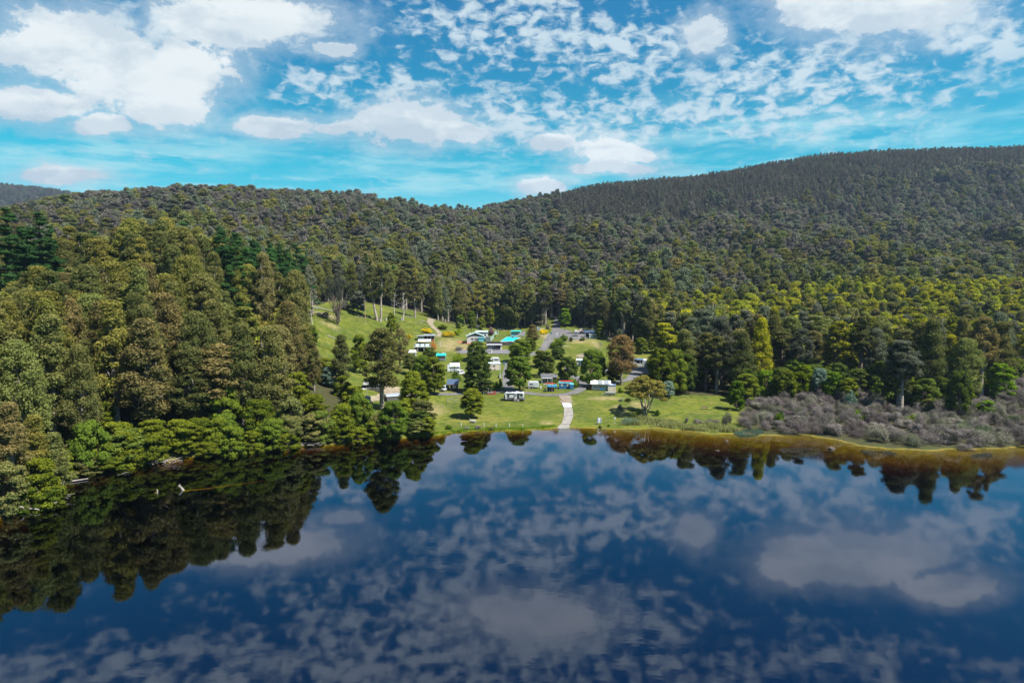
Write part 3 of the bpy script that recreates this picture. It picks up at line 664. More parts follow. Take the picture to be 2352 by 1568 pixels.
T(2455, 1533, 66, 60, 'blackwood', 'dark', 'small very dark tree in the shade of the rusty gum', var=0)
T(2580, 1660, 165, 180, 'spreading', 'gold', 'spreading umbrella-shaped gum with bare pale limbs, alone near the reedy shore')
T(2640, 1582, 190, 110, 'blackwood', 'wattle', 'leftmost of the dark blackwoods at the right edge of the lawn', var=0)
T(2700, 1580, 185, 105, 'blackwood', 'wattle', 'middle one of the dark blackwoods at the right edge of the lawn', var=1)
T(2745, 1572, 160, 85, 'blackwood', 'dark', 'darkest blackwood among those at the right edge of the lawn', var=1)
T(2672, 1592, 70, 55, 'wattle', 'silver', 'small silvery green sapling in front of the dark blackwoods', var=2)
T(2565, 1414, 64, 60, 'wattle', 'wattle', 'left one of two round trees behind the striped white container', var=2)
T(2618, 1412, 66, 62, 'wattle', 'wattle', 'right one of two round trees behind the striped white container', var=0)
T(2258, 1305, 72, 52, 'blackwood', 'bright', 'bright green broadleaf tree where the lane enters the forest', var=1)
T(2400, 1355, 74, 44, 'wattle', 'wattle', 'round-topped tree beside the dark blue roofed carport', var=1)
T(2445, 1342, 78, 44, 'wattle', 'wattle', 'upright tree right of the dark blue roofed carport', var=0)
T(2400, 1400, 40, 36, 'grey_twiggy', None, 'bare grey twiggy bush left of the rusty gum')
T(1574, 1756, 157, 124, 'blackwood', 'wattle', 'wide blackwood on the very edge of the lake, its trunk at the waterline', var=1)
T(1712, 1744, 78, 66, 'blackwood', 'wattle', 'small leaning tree on the shore with a grey bare patch in its crown', var=0)
T(1655, 1684, 205, 132, 'cypress', 'wattle', 'big dense bright-topped tree between the lake and the curved grey shed')
T(1735, 1577, 150, 100, 'blackwood', 'wattle', 'olive green tree left of the black cabin', var=1)
T(1690, 1560, 140, 95, 'blackwood', 'wattle', 'olive green tree behind the big dense tree by the curved grey shed', var=1)
T(1528, 1640, 330, 160, 'gum', 'olive', 'tallest gum of the caravan park, with a thick bare trunk left of the curved shed', var=4)
T(1440, 1735, 170, 112, 'low_wattle', 'wattle', 'round bright green tree on the left end of the lawn shore', var=0)
T(1367, 1560, 225, 110, 'gum', 'olive', 'grey-olive gum at the edge of the green slope, left of the dark blackwood', var=1)
T(1438, 1492, 155, 74, 'blackwood', 'wattle', 'dark green blackwood between the grey-olive gum and the tallest gum', var=1)
T(1600, 1472, 160, 78, 'gum', 'rust', 'brown-topped gum behind the tallest gum, near the slope cabins', var=0)
T(1640, 1500, 90, 70, 'gum', 'olive', 'low olive gum right of the tallest gum trunk', var=4)
T(1319, 1548, 82, 66, 'wattle', 'silver', 'blue-grey wattle at the edge of the left forest', var=2)
T(1720, 1436, 48, 62, 'blackwood', 'dark', 'dark rounded tree left of the turquoise-roofed hut', var=1)
T(1349, 1298, 190, 90, 'sheoak', 'sheoak', 'dark many-stemmed she-oak alone on the green slope')
T(1508, 1281, 190, 78, 'tall_gum', 'olive', 'leaning gum on top of the green slope', tilt=(0, -.16), rz=0, var=0)
T(1524, 1284, 210, 62, 'tall_gum', 'olive', 'straight pale-trunked gum beside a stump on the green slope', var=1)
T(1660, 1270, 165, 66, 'tall_gum', 'rust', 'slender brown-crowned gum at the top right of the green slope', var=2)
T(1578, 1263, 105, 48, 'dead', None, 'left one of two bleached dead trees at the top of the green slope', var=0)
T(1612, 1280, 115, 66, 'dead', None, 'right one of two bleached dead trees at the top of the green slope', var=1)
T(1566, 1337, 88, 40, 'wattle', 'wattle', 'small round-headed tree with a long thin stem on the green slope', var=1)
T(1432, 1252, 88, 66, 'wattle', 'sheoak', 'dark-limbed spreading tree behind the fallen log on the slope', var=2)
T(1752, 1272, 62, 46, 'wattle', 'wattle', 'round tree right of the upper end of the dirt path', var=1)
T(1813, 1282, 140, 42, 'tall_gum', 'olive', 'slim gum with a bare stem right of the dirt path', var=0)
T(1250, 1296, 150, 70, 'dead', None, 'ragged bleached dead tree at the top left corner of the slope', var=2)
T(1232, 1260, 200, 70, 'gum', 'grey', 'tall dark-stemmed gum at the top left corner of the slope', var=4)
for i, (u, v, h, w, lb) in enumerate([(1840, 1315, 56, 40, 'leftmost of the young trees behind the grey house'), (1886, 1322, 78, 40, 'tallest young tree behind the grey house'), (1925, 1318, 48, 40, 'bushy young tree directly behind the white wing'),
        (1960, 1312, 80, 36, 'slim young tree behind the pool fence, left end'), (1985, 1305, 84, 42, 'thin-stemmed young tree behind the pool fence'), (2015, 1312, 58, 42, 'rounded young tree behind the middle of the pool fence'), (2050, 1314, 66, 48, 'rightmost young tree behind the pool fence')]):
    T(u, v, h, w, 'wattle', 'wattle', lb, 'young trees behind the house and pool', var=i)
BUSH = [(1831, 1451, 42, 50, 'lime_bush', 'lime', 'bright lime green weeping bush above the white tent'), (1824, 1524, 38, 42, 'bush', 'bright', 'bright green bush behind the black cabin'), (1999, 1556, 40, 26, 'bush', 'bright', 'bright green pointed bush on the left kerb of the lane'),
        (1980, 1560, 40, 28, 'bush', 'lime', 'yellow-green bush between the dark cypress and the lane'), (1956, 1450, 28, 32, 'bush', 'bright', 'bright green bush left of the white camper'), (2305, 1549, 38, 28, 'bush', 'bright', 'clipped dark-sided green bush right of the blue shed'),
        (2230, 1390, 34, 70, 'bush', 'bright', 'large soft green bush on the right verge of the lane'), (2256, 1362, 26, 36, 'bush', 'wattle', 'feathery green bush at the car park edge'), (2284, 1366, 22, 18, 'bush', 'dark', 'small dark shrub at the car park edge'),
        (2175, 1338, 26, 36, 'bush', 'flower', 'golden yellow flowering bush beside the grey tanks'), (2190, 1322, 28, 18, 'bush', 'mauve', 'dark brown shrub beside the lane turnoff'), (1733, 1405, 46, 30, 'lime_bush', 'orange', 'orange shrub beside the pale green carport roof'),
        (1707, 1332, 22, 48, 'bush', 'flower', 'yellow broom bush above the green cabin'), (1795, 1348, 26, 56, 'bush', 'flower', 'yellow broom bush right of the green cabin'), (1830, 1340, 26, 40, 'bush', 'lime', 'yellow-green broom bush left of the grey house'),
        (1635, 1360, 26, 26, 'bush', 'flower', 'yellow broom bush left of the green cabin'), (1587, 1316, 24, 28, 'bush', 'gold', 'yellowish bush on the middle of the green slope'), (1770, 1318, 22, 46, 'bush', 'wattle', 'low green scrub right of the dirt path'),
        (1965, 1341, 30, 26, 'bush', 'purple', 'purple-leaved bush beside the white wing'), (1964.5, 1340, 16, 16, 'bush', 'crimson', 'round crimson flowering bush by the pool fence'), (1977, 1350, 14, 14, 'bush', 'bright', 'small bright green bush inside the pool fence'),
        (1835, 1402, 18, 50, 'tea_tree', 'tea', 'grey garden bed shrub left of the tennis court fence'), (2220, 1533, 20, 28, 'bush', 'bright', 'bright palm-like bush between the kayaks and the grey cabin'), (2478, 1540, 16, 34, 'tea_tree', 'grey', 'low grey-green scrub at the foot of the rusty gum'),
        (2482, 1570, 18, 30, 'bush', 'bright', 'bright green weeds behind the aluminium boat'), (2480, 1640, 26, 22, 'bush', 'silver', 'silvery tussock between the lawn and the spreading gum'), (2484, 1604, 10, 24, 'bush', 'silver', 'low silvery tussock below the boat'),
        (1795, 1715, 16, 34, 'bush', 'bright', 'leftmost green tussock on the lawn shore'), (1865, 1718, 16, 28, 'tea_tree', 'tea', 'greyish tussock on the shore below the picnic table'), (1912, 1715, 15, 32, 'tea_tree', 'tea', 'wider greyish tussock on the shore right of the picnic table'),
        (1965, 1718, 13, 30, 'tea_tree', 'olive', 'rusty tussock on the shore near the white marker posts'), (2400, 1712, 12, 16, 'bush', 'dark', 'dark green tuft on the shore below the notice board'), (2434, 1706, 10, 14, 'bush', 'bright', 'green tuft on the shore right of the notice board'),
        (2555, 1655, 16, 24, 'bush', 'bright', 'yellow-green bush right of the small sign'), (2630, 1662, 22, 24, 'bush', 'bright', 'small bright bush right of the spreading gum'), (2450, 1545, 10, 20, 'bush', 'bright', 'fern patch behind the beige annexe'),
        (1475, 1553, 20, 20, 'bush', 'orange', 'small red-leaved maple on the lawn by the white round roof'), (1290, 1270, 26, 60, 'bush', 'sheoak', 'grey scrub at the upper left of the slope'), (1390, 1240, 40, 70, 'bush', 'sheoak', 'grey-green scrub behind the she-oak'),
        (2440, 1366, 18, 30, 'bush', 'tea', 'grey bush below the carport'), (2330, 1362, 14, 26, 'bush', 'wattle', 'low green shrub in the rocks below the car park'), (2040, 1300, 22, 50, 'bush', 'lime', 'bright grassy clump in the young trees')]
for u, v, h, w, kd, mt, lb in BUSH: T(u, v, h, w, kd, mt, lb, var=None)
# the bright wattles over the grey scrub on the right shore
for i, (u, v, h, w, kd, mt, lb) in enumerate([(2945, 1640, 120, 70, 'wattle', 'bright', 'bright-topped wattle at the right end of the lawn, touching the grey scrub'), (2985, 1610, 118, 105, 'wattle', 'wattle', 'broad wattle behind the right end of the lawn'),
        (3060, 1590, 112, 110, 'low_wattle', 'bright', 'green domed wattle above the left part of the grey scrub'), (3055, 1545, 110, 100, 'wattle', 'wattle', 'upper rounded wattle in front of the tall trunks'), (3135, 1600, 125, 110, 'low_wattle', 'wattle', 'wide dark green wattle over the grey scrub'),
        (3110, 1500, 85, 90, 'gum', 'gold', 'brown-gold domed tree behind the shore wattles'), (3210, 1585, 128, 100, 'wattle', 'lime', 'yellow-green wattle in the middle of the shore wattles'), (3275, 1590, 120, 85, 'low_wattle', 'silver', 'grey-green wattle in the shore row'),
        (3330, 1600, 115, 100, 'low_wattle', 'bright', 'bright wattle right of the grey-green one'), (3390, 1610, 100, 80, 'wattle', 'wattle', 'vivid yellow-green wattle near the pale willow'), (3402, 1632, 70, 58, 'bush', 'silver', 'pale green willow-like bush at the edge of the grey scrub'),
        (3446, 1682, 46, 62, 'bush', 'bright', 'bright green bush alone in the grey scrub, left'), (3660, 1692, 32, 70, 'bush', 'lime', 'low olive bush low in the grey scrub'), (3710, 1655, 62, 52, 'wattle', 'gold', 'narrow yellow-green sapling in the grey scrub'),
        (3830, 1670, 190, 100, 'wattle', 'dark', 'dark wattle standing in the grey scrub'), (3945, 1660, 62, 78, 'low_wattle', 'bright', 'bright green bush near the right edge in the grey scrub'), (3900, 1702, 34, 38, 'bush', 'lime', 'olive bush below the bright one in the grey scrub'),
        (4000, 1600, 150, 110, 'wattle', 'bright', 'bright green tree at the right edge above the grey scrub'), (3510, 1592, 60, 60, 'bush', 'bright', 'small bright bush under the dark forest edge'), (4040, 1690, 30, 46, 'bush', 'bright', 'flat green bush near the right picture edge'), (3115, 1700, 60, 50, 'bush', 'bright', 'bright green bush on the shore left of the grey scrub')]):
    T(u, v, h, w, kd, mt, lb, 'green shrubs and wattles on the right shore', var=i)
for u, v, h, w, kd, mt, lb in [(2905, 1706, 62, 52, 'tea_tree', 'tea', 'pointed silver-grey shrub alone on the shore left of the scrub'), (2747, 1690, 22, 22, 'tea_tree', 'tea', 'small grey shrub at the left end of the mauve hedge'), (2790, 1692, 18, 50, 'tea_tree', 'tea_mauve', 'left half of the low mauve scrub by the water'),
        (2850, 1694, 20, 64, 'tea_tree', 'tea_mauve', 'right half of the low mauve scrub by the water'), (2998, 1722, 34, 30, 'tea_tree', 'tea', 'small grey shrub at the reedy spit')]:
    T(u, v, h, w, kd, mt, lb, 'grey tea-tree scrub on the right shore')

def TT(u, v, d, kind, mat, label, hmax=40, wr=.40, group=None, **kw):
    """a forest tree whose top shows at picture point (2352 wide) at distance d; its height follows from the ground below"""
    p = P(u, v, d); z = zt(p[0], p[1]); h = min(max(p[2]-z, 8), hmax); PLACED.append((p[0], p[1], h*wr*.42)); return put_tree(kind, (p[0], p[1], z-.2), h, h*wr, mat, label, group, **kw)
G = 'dark pines in the left forest'
for u, v, d, lb in [(15, 478, 245, 'dark pine at the left picture edge'), (88, 488, 250, 'tall bushy pine second from the left picture edge'), (50, 520, 262, 'dark pine behind the two left-edge pines'), (215, 530, 300, 'narrow pine beside the bright paddock'), (120, 560, 255, 'grey-green pine right of the left-edge pines'),
        (422, 510, 330, 'small far pine between golden gums'), (505, 520, 300, 'tall blue-green pine above the golden gums'), (545, 545, 295, 'second blue-green pine of the dense clump'), (590, 555, 305, 'broad pine in the middle of the dense clump'), (640, 560, 320, 'pine behind the right part of the clump'), (680, 560, 330, 'pine near the grassy slope top'),
        (575, 625, 262, 'dark yellow-tipped pine at the front of the clump'), (660, 580, 310, 'dark pine at the right end of the clump'), (700, 590, 335, 'last pine of the clump above the she-oak'), (905, 610, 470, 'isolated dark pine behind the dead trees'), (1350, 610, 500, 'dark pine right of the lane in the forest'), (1400, 605, 510, 'tall dark pine in the centre of the forest'), (1460, 650, 470, 'lower dark pine in the centre of the forest')]:
    TT(u, v, d, 'pine', 'pine', lb, 40, .52 if d < 265 else .42, G)
for u, v, d, mt, lb, wr in [(265, 600, 195, 'gold', 'golden-topped gum crowning the left bank', .42), (430, 588, 215, 'gold', 'big golden-domed gum right of centre on the left bank', .46), (90, 610, 190, 'gold', 'golden gum at the far left of the bank', .42), (325, 545, 235, 'gold', 'tan narrow gum behind the golden gums', .3), (380, 500, 300, 'gold', 'bright golden gum on the skyline of the left forest', .4),
        (300, 500, 300, 'gold', 'pale golden gum below the grey ridge', .4), (455, 520, 320, 'gold', 'vivid golden gum left of the blue-green pines', .36), (20, 690, 165, 'gold', 'orange-tinted gum at the left picture edge', .4), (230, 690, 170, 'rust', 'rusty crowned gum in the second row of the left bank', .42), (310, 672, 178, 'olive', 'yellow-green gum with white limbs on the left bank', .40),
        (345, 745, 166, 'gold', 'tall gum with a white trunk reaching down to the water', .36), (450, 715, 175, 'olive', 'grey-green gum behind the shoreline on the left bank', .42), (490, 690, 185, 'olive', 'broad olive gum left of the bright wattle', .46), (660, 690, 196, 'rust', 'brown-green gum at the right end of the left bank', .42), (640, 745, 190, 'rust', 'broad brown gum over the water at the right end of the bank', .44),
        (720, 790, 205, 'rust', 'rusty narrow gum at the corner of the left bank', .34), (110, 720, 150, 'olive', 'big olive gum above the left shore', .46), (40, 780, 140, 'olive', 'olive gum over the bottom left shore', .44), (180, 790, 150, 'olive', 'green-gold gum above the left shore', .42), (560, 790, 180, 'olive', 'grey olive gum over the middle of the left shore', .4), (395, 560, 245, 'olive', 'olive green gum in the middle of the left forest', .4),
        (715, 590, 345, 'olive', 'tall narrow gum beside the she-oak slope', .28), (20, 920, 122, 'rust', 'slender gum with a white trunk at the bottom left shore', .45), (75, 950, 126, 'gold', 'thin-crowned gum at the bottom left shore', .5), (120, 990, 128, 'olive', 'small gum on the driftwood point', .55)]:
    TT(u, v, d, 'gum' if wr > .31 else 'tall_gum', mt, lb, 40, wr, 'gums of the left bank')
TT(560, 705, 210, 'low_wattle', 'lime', 'vivid yellow-green wattle among brown gums on the left bank', 14, 1.1)
TT(520, 730, 205, 'wattle', 'bright', 'bright green tree left of the vivid wattle', 14, .8)

# ------------------------------------------------------------------ the wood: scattered trees; those that show largest are things, the rest one mass
def project(x, y, z):
    c, s = math.cos(PITCH), math.sin(PITCH); f = y*c - (z-CAM_H)*s; up = y*s + (z-CAM_H)*c
    return 1176 + x/f*1568, 784 - up/f*1568, f
cand = []
def scatter(x0, x1, y0, y1, sp, keep):
    ys = np.arange(y0, y1, sp*.87)
    for j, yy in enumerate(ys):
        for xx in np.arange(x0 + (j % 2)*sp*.5, x1, sp):
            x = xx + rng.uniform(-.42, .42)*sp; y = yy + rng.uniform(-.42, .42)*sp
            if abs(x) > y*.75*1.12 + 14: continue
            r = keep(x, y)
            if r: cand.append((x, y)+r)
pl = np.array(PLACED)
def free(x, y, m=1.0): return not np.any((pl[:, 0]-x)**2 + (pl[:, 1]-y)**2 < (pl[:, 2]*.62+2.2*m)**2)
def inp(x, y, poly): return bool(in_poly(np.array([x]), np.array([y]), poly)[0])
sh_in = SHP[(SHP[:, 0] > -260) & (SHP[:, 0] < 300)]
def sdst(x, y): return math.sqrt(float(((sh_in-[x, y])**2).sum(1).min()))
def pick(c, p): return c[int(rng.choice(len(c), p=np.array(p)/sum(p)))]
LANE = pt2([(2192, 1372), (2222, 1315), (2228, 1290), (2231, 1262)])
def lane_near(x, y):
    if y < 300 or y > 560: return False
    lx = np.interp(y, LANE[:, 1], LANE[:, 0]); return abs(x-lx) < 8
def keep_near(x, y):
    if inp(x, y, LAKE) or inp(x, y, CLEAR) or lane_near(x, y): return None
    s = sdst(x, y)
    if s < .8: return None
    if inp(x, y, TEA): return None
    if not free(x, y): return None
    u, v, f = project(x, y, zt(x, y))
    if u > 690 and x < 0 and y < 305: return ('low_wattle', 'wattle', rng.uniform(4, 8), rng.uniform(6, 9)) if s < 9 or rng.uniform() < .7 else None
    if x < 0 and 232 < y < 350 and (u < 150 and rng.uniform() < .6 or 480 < u < 735 and y > 250 and rng.uniform() < .7): return ('pine', 'pine', rng.uniform(26, 34), rng.uniform(12, 15))
    if x < -12 and s < 9 and rng.uniform() < .9: return (pick(['low_wattle', 'wattle'], [.75, .25]), pick(['wattle', 'bright', 'olive', 'dark'], [.70, .02, .14, .14]), rng.uniform(6, 11), rng.uniform(8, 11))
    if x < 0 and y < 330:
        if rng.uniform() < (.38 if s < 34 else .08): return ('wattle', 'wattle', rng.uniform(8, 13), rng.uniform(7, 9))
        return (pick(['gum', 'tall_gum'], [.88, .12]), pick(['olive', 'gold', 'rust', 'grey', 'mauve'], [.53, .35, .12, .0, .0]), rng.uniform(18, 34), rng.uniform(10, 16.5))
    if x > 40 and s < 34 and y < 246: return None
    if x > 40 and y < 300:
        if rng.uniform() < (.6 if y < 278 else .2): return ('wattle', pick(['wattle', 'dark'], [.45, .55]), rng.uniform(7, 12), rng.uniform(7, 9))
        return (pick(['gum', 'tall_gum'], [.5, .5]), pick(['olive', 'rust', 'grey', 'yellow'], [.5, .15, .25, .1 if x < 110 else .35]), rng.uniform(20, 28), rng.uniform(8.5, 12))
    if y < 480 and x > 70: return (pick(['gum', 'tall_gum', 'wattle'], [.72, .16, .12]), pick(['olive', 'yellow', 'gold', 'rust', 'grey', 'dark'], [.26, .28+.7*(x > 120), .16, .06, .12, .04]), rng.uniform(18, 25), rng.uniform(9, 12))
    if rng.uniform() < .06: return ('pine', 'pine', rng.uniform(24, 32), rng.uniform(8, 11))
    return (pick(['gum', 'tall_gum'], [.75, .25]), pick(['olive', 'gold', 'rust', 'grey'], [.46, .18, .12, .24]), rng.uniform(20, 29), rng.uniform(9, 12))
def keep_far(x, y):
    z = zt(x, y); u, v, f = project(x, y, z)
    nz = math.sin(x*.021+1)*math.cos(y*.017)*60
    far = np.clip((y-470)/420, 0, 1)
    if x > -30:
        con = y > 900 + max(0, u-1450)*.40 + nz*.8 + rng.normal()*42
        if con and x > 30+nz*.6+rng.normal()*25: return ('far_conifer', 'conifer', rng.uniform(8, 14)*(.9+.15*math.sin(x*.05+y*.03)), rng.uniform(7, 11))
    if rng.uniform() < .02: return ('dead', None, rng.uniform(20, 26), rng.uniform(7, 9))
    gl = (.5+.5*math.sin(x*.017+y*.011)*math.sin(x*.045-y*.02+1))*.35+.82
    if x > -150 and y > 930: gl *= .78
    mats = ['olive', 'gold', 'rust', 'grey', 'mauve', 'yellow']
    w = np.array([.40, .20, .08, .28, .04, .0])*(1-far) + np.array([.10, .02, .05, .38, .45, .0])*far  # greyer, more mauve crowns with distance: forest hue, plus haze put into leaf colour
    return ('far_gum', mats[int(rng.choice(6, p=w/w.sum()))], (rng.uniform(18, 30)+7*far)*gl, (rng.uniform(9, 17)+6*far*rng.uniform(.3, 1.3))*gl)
scatter(-230, 0, 112, 330, 8.2, keep_near)
scatter(0, 260, 180, 330, 6.9, keep_near)
for q in resample(np.array([s for s in SHP if -150 < s[0] < -22]), 3.6):
    for off in (1.2, 4.5):
        x, y = q[0]+rng.uniform(-1.5, 1.5), q[1]+off+rng.uniform(-1, 1.5)
        if abs(x) < y*.8 and free(x, y, .3) and not inp(x, y, LAKE): cand.append((x, y, pick(['low_wattle', 'wattle'], [.8, .2]), pick(['wattle', 'bright', 'olive', 'dark', 'grey'], [.72, .02, .16, .10, .0]), rng.uniform(3.5, 8.5), rng.uniform(6, 9)))
scatter(-330, 380, 330, 480, 7.4, keep_near)
n_near = len(cand)
scatter(-600, 600, 480, 650, 9.2, keep_far)
scatter(-820, 850, 650, 900, 11.5, keep_far)
scatter(-1000, 80, 900, 1140, 13.0, keep_far)
scatter(-40, 1250, 900, 1390, 7.4, lambda x, y: (lambda r: r if r and (r[0] == 'far_conifer' or (rng.uniform() < .34 and not (y > 1180 and x > 60))) else None)(keep_far(x, y)))
# keep every scattered tree under the tree line that its part of the valley shows
LINES = [(245, [(-400, 640), (0, 640), (60, 618), (100, 606), (180, 612), (250, 596), (330, 600), (430, 586), (500, 640), (560, 705), (600, 735), (650, 688), (690, 700), (730, 790), (800, 800), (1100, 420)]),
         (400, [(-400, 480), (0, 490), (130, 500), (190, 535), (300, 500), (380, 496), (440, 520), (500, 518), (600, 550), (700, 585), (745, 640), (900, 560), (1100, 520), (3000, 500)]),
         (9000, [(-400, 500), (0, 480), (60, 465), (120, 453), (200, 441), (300, 432), (400, 422), (470, 418), (560, 425), (640, 437), (720, 432), (840, 428), (900, 450), (960, 447), (1000, 465), (1100, 462), (1150, 468), (1200, 455), (1300, 428), (1400, 412), (1500, 407), (1600, 400), (1700, 383), (1800, 362), (1900, 350), (2000, 342), (2100, 338), (2200, 334), (2352, 331), (3000, 320)])]
kept = []
for x, y, kd, mt, h, w in cand:
    z = zt(x, y); u, v, f = project(x, y, z+h); ln = next(l for dmax, l in LINES if y < dmax)
    vm_ = np.interp(u, [a[0] for a in ln], [a[1] for a in ln]) + (rng.uniform(-4, 55) if y < 400 else rng.uniform(-5, 6))
    if v < vm_ and not (x > 0 and y < 330):
        h2 = h-(vm_-v)/1568*f
        if h2 < (6 if kd == 'far_conifer' or 'wattle' in kd else 9): continue
        w *= max(.62, h2/h)**.6; h = h2
    kept.append((x, y, kd, mt, h, w))
cand = kept
# approximate visibility in the picture: paint crowns far to near
Wv, Hv = 588, 392
ids = np.full((Hv, Wv), -1, np.int32)
zs = np.array([zt(c[0], c[1]) for c in cand])
for i in sorted(range(len(cand)), key=lambda i: -cand[i][1]):
    x, y, kd, mt, h, w = cand[i]; u, v, f = project(x, y, zs[i]+h*.64); u, v = u/4, v/4
    rx, ry = w*.5/f*392, h*.36/f*392
    x0, x1, y0, y1 = int(u-rx), int(u+rx)+1, int(v-ry), int(v+ry)+1
    x0, y0 = max(x0, 0), max(y0, 0); x1, y1 = min(x1, Wv), min(y1, Hv)
    if x1 <= x0 or y1 <= y0: continue
    yy, xx = np.mgrid[y0:y1, x0:x1]; mk = ((xx+.5-u)/max(rx, .6))**2 + ((yy+.5-v)/max(ry, .6))**2 <= 1
    ids[y0:y1, x0:x1][mk] = i
cnt = np.bincount(ids[ids >= 0], minlength=len(cand))
isgum = np.array([c[2] in ('gum', 'tall_gum', 'far_gum') for c in cand])
order = [i for i in np.argsort(-cnt) if isgum[i] and cnt[i] > 3][:240]
single = set(order) | {i for i in range(len(cand)) if cand[i][2] in ('wattle', 'low_wattle', 'pine', 'dead', 'bush') and cnt[i] > 3 and cand[i][1] < 640}
COLW = {'olive': 'olive green', 'gold': 'golden-topped', 'rust': 'rusty-topped', 'grey': 'grey-green', 'mauve': 'brownish grey', 'yellow': 'yellow-crowned', 'wattle': 'green', 'bright': 'bright green', 'dark': 'dark green', 'pine': 'dark', 'tea': 'silver-grey', None: 'bleached', 'conifer': 'dark'}
ANCH = [('the big golden-domed gum', 430, 640), ('the dark pines at the left edge', 70, 540), ('the vivid green wattle', 560, 735), ('the white-trunked gum', 345, 800), ('the driftwood point', 110, 1090), ('the left-bank reeds', 560, 1030), ('the blue-green pines', 540, 560),
        ('the she-oak', 775, 680), ('the leaning slope gum', 870, 660), ('the slender brown-crowned gum', 952, 650), ('the dirt path', 988, 730), ('the grey house', 1090, 760), ('the swimming pool', 1175, 765), ('the lane entrance', 1280, 720), ('the motorhome', 1322, 755), ('the dark blue carport', 1360, 760),
        ('the rusty gum', 1425, 800), ('the white container', 1482, 820), ('the lawn bench', 1617, 930), ('the dark blackwoods', 1540, 850), ('the brown-gold domed tree', 1785, 830), ('the pale willow bush', 1953, 915), ('the dark wattle in the scrub', 2200, 900), ('the bright right-edge tree', 2297, 890), ('the largest lake rock', 1910, 1030),
        ('the pointed silver shrub', 1665, 960), ('the skyline saddle', 1100, 480), ('the conifer ridge', 1800, 400), ('the left skyline', 470, 425), ('the round shore tree', 825, 960), ('the olive gum by the slope', 785, 830), ('the weed bed', 1715, 997), ('the bright bush in the scrub', 1978, 960), ('the right picture edge', 2340, 760)]
USED = {}
def anchored(look, x, y, h, grp):
    """a label that places the tree by the nearest landmarks of the picture"""
    u, v, f = project(x, y, zt(x, y)+h*.6); o = sorted(ANCH, key=lambda a: math.hypot(a[1]-u, a[2]-v)); first = None
    for a in o[:3]:
        dx, dy = u-a[1], v-a[2]; r = math.hypot(dx, dy); an = (math.degrees(math.atan2(-dy, dx))+360) % 360
        w = ['right of', 'up and right of', 'above', 'up and left of', 'left of', 'down and left of', 'below', 'down and right of'][int((an+22.5)//45) % 8]
        q = 'just ' if r < 45 else 'well ' if r > 170 else ''
        lb = f'{look}, {q}{w} {a[0]}'
        if len(lb.replace('-', '').split()) > 16: continue
        first = first or lb
        if lb not in USED: USED[lb] = grp; return lb, grp
    return (first or look), USED.get(first, grp)
def zone(x, y):
    u = project(x, y, zt(x, y))[0]
    if x < -12 and y < 330: return 'on the left bank'
    if y < 300 and x > 0: return 'at the forest edge right of the lawn'
    if y < 480 and x > 70: return 'in the sunny forest belt at the right'
    if y < 480: return 'in the forest behind the village'
    return 'on the hillsides'
stuff = {'forest': [], 'conifer_forest': []}
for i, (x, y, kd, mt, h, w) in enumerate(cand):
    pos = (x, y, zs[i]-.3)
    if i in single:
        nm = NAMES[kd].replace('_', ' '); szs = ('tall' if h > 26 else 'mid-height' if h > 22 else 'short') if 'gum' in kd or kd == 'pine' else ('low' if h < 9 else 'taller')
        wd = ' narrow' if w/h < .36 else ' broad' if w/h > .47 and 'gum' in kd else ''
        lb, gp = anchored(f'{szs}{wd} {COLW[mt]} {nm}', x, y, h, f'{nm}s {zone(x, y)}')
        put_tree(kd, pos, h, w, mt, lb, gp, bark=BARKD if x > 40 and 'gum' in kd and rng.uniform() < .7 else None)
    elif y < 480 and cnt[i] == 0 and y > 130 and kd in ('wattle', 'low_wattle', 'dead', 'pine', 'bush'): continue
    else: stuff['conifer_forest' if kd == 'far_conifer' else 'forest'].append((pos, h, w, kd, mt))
# the far blue ridge
def ridge_z(x, y): return 470*math.exp(-((x+2300)/1400)**2)*math.exp(-((y-2700)/520)**2)
mx_ = np.linspace(-3600, -400, 60); my_ = np.linspace(1500, 3900, 50); MX, MY = np.meshgrid(mx_, my_)
MZ = np.vectorize(ridge_z)(MX, MY)*1.0 - 12 + np.sin(MX*.01)*np.sin(MY*.012)*14
I2 = np.arange(MX.size).reshape(MX.shape)
FLOORM = pmat('forest_floor', (.05, .045, .03), .95, var=.3, scale=.1)
tag(link('hills', mesh_np('hills', np.stack([MX.ravel(), MY.ravel(), MZ.ravel()], 1), np.stack([I2[:-1, :-1], I2[:-1, 1:], I2[1:, 1:], I2[1:, :-1]], -1).reshape(-1, 4), FLOORM, smooth=True)), kind='structure')
far_pts = []
for yy in np.arange(2050, 2760, 13):
    for xx in np.arange(-2300, -1150, 12):
        x, y = xx+rng.uniform(-5, 5), yy+rng.uniform(-5, 5)
        if abs(x) > y*.75*1.05: continue
        z = float(ridge_z(x, y)) - 12 + math.sin(x*.01)*math.sin(y*.012)*14
        u, v, f = project(x, y, z+20)
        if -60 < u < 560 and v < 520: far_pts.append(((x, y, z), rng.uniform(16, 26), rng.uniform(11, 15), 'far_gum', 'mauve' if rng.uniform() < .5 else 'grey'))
stuff['distant_forest'] = far_pts
_join = {}
